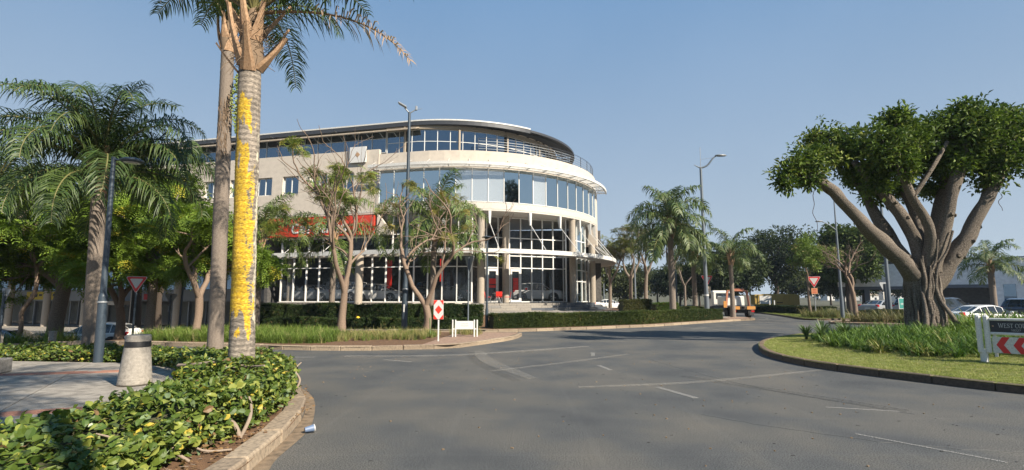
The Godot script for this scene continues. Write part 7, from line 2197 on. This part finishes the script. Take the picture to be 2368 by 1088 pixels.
func trees() -> void:
	var ya := Color(0.11, 0.185, 0.025)
	var yb := Color(0.19, 0.28, 0.035)
	var yc := Color(0.36, 0.32, 0.035)
	# twisted trees of the median
	tree("twisted tree with sparse top foliage before the red sign", Vector3(-7.2, 0.1, -22.2), {"fork": 1.75, "r": 0.155, "stems": 3, "open": 0.36, "len": 2.4, "levels": 4, "kids": [3, 3, 3, 2], "wob": 0.34, "spread": 0.62, "ratio": 0.72, "taper": 0.68, "up": 0.07, "seed": 12, "spin": 0.3, "per": 15, "reach": Vector3(0.34, 0.18, 0.34), "bare": 0.88, "lscale": 0.85, "ca": Color(0.12, 0.17, 0.03), "cb": Color(0.24, 0.28, 0.06), "cc": Color(0.36, 0.32, 0.08), "share": 0.12}, "bare-branched street trees")
	tree("bare tree with two pale stems between the tall lamp and hazard plate", Vector3(-3.75, 0.1, -22.9), {"fork": 1.2, "r": 0.155, "stems": 2, "open": 0.34, "len": 2.6, "levels": 4, "kids": [3, 3, 3, 2], "wob": 0.36, "spread": 0.7, "ratio": 0.7, "taper": 0.68, "up": 0.06, "seed": 17, "spin": 0.1, "per": 9, "reach": Vector3(0.3, 0.14, 0.3), "bare": 0.92, "lscale": 0.7, "ca": Color(0.13, 0.14, 0.03), "cb": Color(0.24, 0.23, 0.06), "cc": Color(0.36, 0.29, 0.08), "share": 0.2}, "bare-branched street trees")
	# layered yellow-green trees on the near side
	var lay := {"levels": 3, "kids": [4, 3, 3], "spread": 0.85, "ratio": 0.68, "flat": 0.5, "per": 8, "reach": Vector3(0.42, 0.12, 0.42), "lscale": 1.2, "ca": ya, "cb": yb, "cc": yc, "share": 0.05, "wob": 0.3, "up": 0.02}
	var a := lay.duplicate(); a.merge({"fork": 3.2, "r": 0.075, "trunk": [Vector3(0, 0, 0), Vector3(0.35, 0.9, 0), Vector3(0.3, 1.6, 0), Vector3(0.75, 2.4, 0), Vector3(0.7, 3.4, 0)], "stems": 4, "open": 0.75, "len": 1.7, "seed": 21})
	tree("thin meandering tree with flat leaf layers at the plaza's far edge", Vector3(-19.4, -0.55, -20.4), a, "feathery street trees")
	a = lay.duplicate(); a.merge({"fork": 3.4, "r": 0.3, "stems": 5, "open": 0.8, "len": 2.2, "seed": 22, "bark": M.bark_grey})
	tree("broad grey-trunked tree before the shops", Vector3(-19.5, -1.2, -22.6), a, "feathery street trees")
	a = lay.duplicate(); a.merge({"fork": 1.7, "r": 0.17, "stems": 3, "open": 0.45, "len": 2.2, "seed": 23, "spin": 0.6})
	tree("forked tree with yellow-green leaves behind the give way sign", Vector3(-16.6, -0.5, -22.2), a, "feathery street trees")
	a = lay.duplicate(); a.merge({"fork": 3.3, "r": 0.16, "stems": 4, "open": 0.7, "len": 1.8, "seed": 24, "bark": M.bark_grey})
	tree("straight-trunked tree close behind the give way sign", Vector3(-14.9, -0.2, -21.6), a, "feathery street trees")
	a = lay.duplicate(); a.merge({"fork": 1.6, "r": 0.15, "stems": 3, "open": 0.42, "len": 1.75, "seed": 25, "spin": 1.2})
	tree("pale tree with an upswept side limb beside the slender grey palm", Vector3(-12.4, 0.1, -20.6), a, "feathery street trees")
	# broadleaf masses behind
	far_tree("tall broadleaf tree rising behind the dark-green palm", Vector3(-24.0, -1.0, -33.5), {"h": 11.8, "rx": 3.6, "ry": 3.8, "seed": 31, "lumps": 18, "per": 70, "ca": Color(0.04, 0.065, 0.018), "cb": Color(0.11, 0.14, 0.035)})
	far_tree("dense tree behind the shaggy edge palm", Vector3(-30.0, -1.0, -30.0), {"h": 9.0, "rx": 3.8, "ry": 3.2, "seed": 32, "lumps": 16, "per": 60, "ca": Color(0.03, 0.055, 0.015), "cb": Color(0.09, 0.12, 0.03)})
	far_tree("pale-leaved tree before the beige wing's windows", Vector3(-19.8, -0.8, -29.5), {"h": 7.2, "rx": 2.6, "ry": 1.9, "seed": 33, "lumps": 14, "per": 60, "bscale": 0.8, "ca": Color(0.06, 0.085, 0.022), "cb": Color(0.14, 0.17, 0.045)})
	# row of thin trees beyond the showroom's corner
	var thin := {"levels": 3, "kids": [3, 3, 3], "spread": 0.6, "ratio": 0.7, "per": 4, "bare": 0.35, "reach": Vector3(0.6, 0.35, 0.6), "lscale": 1.3, "ca": Color(0.08, 0.105, 0.03), "cb": Color(0.17, 0.19, 0.06), "cc": Color(0.2, 0.17, 0.09), "share": 0.15, "bark": M.bark_grey, "up": 0.1}
	var k := 0
	for e in [[11.0, -58.5, 3.2, "thin tree closest to the showroom's round corner", 0.18], [12.6, -55.5, 3.6, "leaning thin tree second from the showroom's corner", 0.2], [15.2, -59.0, 4.3, "thin tree with a curved trunk left of the tallest far palm", 0.22], [18.6, -60.5, 4.6, "crooked thin tree close to the tallest far palm's trunk", 0.24], [21.0, -63.5, 3.0, "small bare tree between the two far palm trunks", 0.13]]:
		a = thin.duplicate(); a.merge({"fork": e[2], "r": e[4], "stems": 3, "open": 0.5, "len": 2.4, "seed": 51 + k})
		if k == 4: a.per = 0
		tree(e[3], Vector3(e[0], 0.1, e[1]), a, "thin trees behind the far palms")
		k += 1
	# small trees of the right side
	tree("bare tree with many pale twigs in front of the parked cars", Vector3(21.9, 0.1, -33.4), {"fork": 1.9, "r": 0.14, "stems": 3, "open": 0.5, "len": 1.7, "levels": 4, "kids": [3, 3, 2, 2], "wob": 0.34, "spread": 0.7, "ratio": 0.68, "taper": 0.6, "up": 0.08, "seed": 63, "per": 0}, "bare-branched street trees")
	tree("slender tree with light green leaves behind the orange-board give way sign", Vector3(24.7, 0.1, -43.3), {"fork": 2.6, "r": 0.11, "stems": 3, "open": 0.6, "len": 1.6, "levels": 3, "kids": [3, 3, 3], "spread": 0.75, "ratio": 0.7, "seed": 64, "per": 9, "reach": Vector3(0.5, 0.3, 0.5), "bare": 0.3, "lscale": 1.3, "keys": ["spray0", "spray1"], "ca": Color(0.10, 0.16, 0.03), "cb": Color(0.18, 0.25, 0.05), "cc": Color(0.3, 0.27, 0.1), "share": 0.1}, "bare-branched street trees")
	# dark trees beyond the truck and the container
	var da := Color(0.018, 0.035, 0.012)
	var db := Color(0.06, 0.085, 0.025)
	k = 0
	for e in [[27.5, -72, 8.2, 4.2, "dark round tree directly behind the recovery truck"], [33.5, -78, 9.0, 4.6, "dark tree between the truck and the yellow container"], [42.5, -84, 13.5, 6.8, "largest dark tree rising behind the yellow container"], [46.5, -72, 9.5, 5.0, "dark tree beside the largest one, behind the orange-board sign"], [41.0, -61, 8.8, 3.6, "dark tree behind the bare tree at the parking area"], [36.5, -56.5, 10.5, 3.0, "tall upright tree left of the white building"], [29.5, -92, 7.5, 4.6, "low dark tree far behind the truck's cab"], [52.0, -80, 8.0, 4.5, "dark tree low behind the parked cars"]]:
		far_tree(e[4], Vector3(e[0], 0, e[1]), {"h": e[2], "rx": e[3], "ry": e[2] * 0.42, "seed": 71 + k, "lumps": 20, "per": 62, "bscale": 1.35, "ca": da if k != 5 else Color(0.04, 0.07, 0.018), "cb": db if k != 5 else Color(0.11, 0.15, 0.04)})
		k += 1
	# low belt of trees on the horizon left of the truck
	k = 0
	rng.seed = 5
	for e in [[10, -112, 9.5], [18, -118, 10.5], [26, -110, 9.0], [34, -122, 8.5], [41, -114, 8.0], [13.5, -90, 8.0], [21, -95, 6.0], [49, -120, 8.5], [60, -110, 8.0], [72, -118, 8.0], [8.5, -76, 10.5], [84, -112, 8], [97, -120, 8.5]]:
		far_tree("round tree in the low belt of trees along the horizon", Vector3(e[0], -0.2, e[1]), {"h": e[2], "rx": e[2] * 0.55, "ry": e[2] * 0.4, "seed": 91 + k, "lumps": 14, "per": 34, "bscale": 1.9, "ca": Color(0.035, 0.05, 0.018), "cb": Color(0.09, 0.105, 0.035)}, "belt of trees along the horizon")
		k += 1
	# tall trees behind the viewer, mirrored in the bay glass
	far_tree("tall tree behind the viewer mirrored in the bay window", Vector3(54, 0, 20), {"h": 30, "rx": 6.5, "ry": 10, "seed": 111, "lumps": 16, "per": 60, "bscale": 2.6, "ca": Color(0.02, 0.035, 0.012), "cb": Color(0.05, 0.07, 0.02)}, "trees behind the viewer")
	far_tree("broad tree behind the viewer mirrored beside the first one", Vector3(84, 0, -50), {"h": 23, "rx": 9, "ry": 7, "seed": 112, "lumps": 16, "per": 50, "bscale": 2.8, "ca": Color(0.02, 0.035, 0.012), "cb": Color(0.05, 0.07, 0.02)}, "trees behind the viewer")

func cars() -> void:
	var white := paint(Color(0.74, 0.74, 0.72))
	var silver := paint(Color(0.28, 0.29, 0.30))
	var dark := paint(Color(0.012, 0.014, 0.018))
	var blue := paint(Color(0.03, 0.05, 0.10))
	# in the showroom
	car("white off-road showroom car behind the twisted tree", Vector3(-13.6, 1.26, -42.6), 2.7, SUV, white, "cars in the showroom")
	car("white small showroom car behind the round column", Vector3(-10.6, 1.26, -41.9), -0.2, HATCH, white, "cars in the showroom")
	car("dark silver showroom car at the window's end nearest the undercroft", Vector3(-16.6, 1.26, -43.4), 2.9, SEDAN, silver, "cars in the showroom")
	car("black off-road showroom car behind the tall lamp and pale tree", Vector3(-5.6, 1.26, -41.4), 0.15, SUV, dark, "cars in the showroom")
	car("white off-road showroom car behind the entrance glass", Vector3(2.4, 1.26, -45.6), -0.25, SUV, white, "cars in the showroom")
	# on the lower road by the shops
	car("white hatchback parked behind the dark-green palm", Vector3(-23.2, -1.24, -29.5), PI + 0.1, HATCH, white, "parked cars")
	car("pale blue car parked at the picture's edge beyond the long grass", Vector3(-23.4, -1.24, -24.3), 0.15, SEDAN, paint(Color(0.30, 0.36, 0.46)), "parked cars")
	# right-hand parking
	car("white car parked just beside the fig trunk behind the lilies", Vector3(27.9, -0.25, -31.0), 0.1, SEDAN, white, "parked cars")
	car("dark car parked right behind the white one", Vector3(30.4, -0.05, -36.5), 0.35, SUV, dark, "parked cars")
	car("dark blue car parked before the white building's windows", Vector3(37.0, -0.05, -37.2), 0.35, SUV, blue, "parked cars")
	car("grey car parked under the carport nearest the bare tree", Vector3(33.2, 0.0, -47.0), 0.5, SEDAN, silver, "parked cars")
	car("silver off-road car parked behind the green board", Vector3(34.2, 0.0, -44.2), 0.5, SUV, silver, "parked cars")
	car("black car parked between the green board and the fig trunk", Vector3(36.8, 0.0, -44.0), 0.5, SUV, dark, "parked cars")
	# far away beyond the garden
	car("small white car far off beyond the square-cut hedges", Vector3(13.2, 0.0, -72), 0.2, SEDAN, white, "distant cars")
	car("small silver-blue car far off between the thin trees", Vector3(17.0, 0.0, -74), 0.1, SEDAN, paint(Color(0.3, 0.36, 0.44)), "distant cars")

# ------------------------------------------------------------------ scene
func _ready() -> void:
	var cam := Camera3D.new()
	cam.name = "camera"
	cam.fov = 2.0 * rad_to_deg(atan(544.0 / 1200.0))
	cam.position = Vector3(0, 1.6, 0)
	cam.rotation.x = atan(146.0 / 1200.0)
	cam.near = 0.05
	cam.far = 3000.0
	add_child(cam)
	cam.current = true
	var sky := ProceduralSkyMaterial.new()
	sky.sky_top_color = lin(0.026, 0.112, 0.250)
	sky.sky_horizon_color = lin(0.241, 0.282, 0.318)
	sky.sky_curve = 0.375
	sky.ground_horizon_color = lin(0.16, 0.16, 0.14)
	sky.ground_bottom_color = lin(0.07, 0.065, 0.055)
	sky.sun_angle_max = 0.6
	# faint high haze, nowhere dense enough to read as a cloud
	var veil := noise_tex(63, 0.006, [[0.0, Color(1, 1, 1, 0.0)], [0.45, Color(1, 1, 1, 0.01)], [0.75, Color(1, 1, 1, 0.10)], [1.0, Color(1, 1, 1, 0.16)]], 6, 1024)
	veil.width = 2048
	sky.sky_cover = veil
	sky.sky_cover_modulate = Color(0.42, 0.43, 0.44, 0.35)
	var s := Sky.new()
	s.sky_material = sky
	var env := Environment.new()
	env.background_mode = Environment.BG_SKY
	env.sky = s
	env.tonemap_mode = Environment.TONE_MAPPER_LINEAR
	env.tonemap_exposure = 2.15
	env.fog_enabled = true
	env.fog_density = 0.00025
	env.fog_light_color = Color(0.80, 0.87, 0.95)
	env.sdfgi_enabled = true
	env.ssao_enabled = true
	env.ssil_enabled = true
	var we := WorldEnvironment.new()
	we.name = "world_environment"
	we.environment = env
	add_child(we)
	var sun := DirectionalLight3D.new()
	sun.name = "sun"
	sun.light_energy = 1.5
	sun.light_color = Color(1.0, 0.955, 0.88)
	sun.light_angular_distance = 0.5
	sun.shadow_enabled = true
	add_child(sun)
	# the sun stands behind the viewer's right shoulder
	var az := deg_to_rad(50.0)
	var el := deg_to_rad(35.0)
	var to := Vector3(sin(az) * cos(el), sin(el), cos(az) * cos(el))
	sun.look_at_from_position(to * 50.0, Vector3.ZERO)
	make_materials()
	make_shapes()
	ground_and_roads()
	showroom()
	entrance_steps()
	shop_row()
	right_building()
	background()
	front_hedge()
	planting()
	fig_tree()
	palms()
	trees()
	cars()
	tow_truck()
	street_furniture()
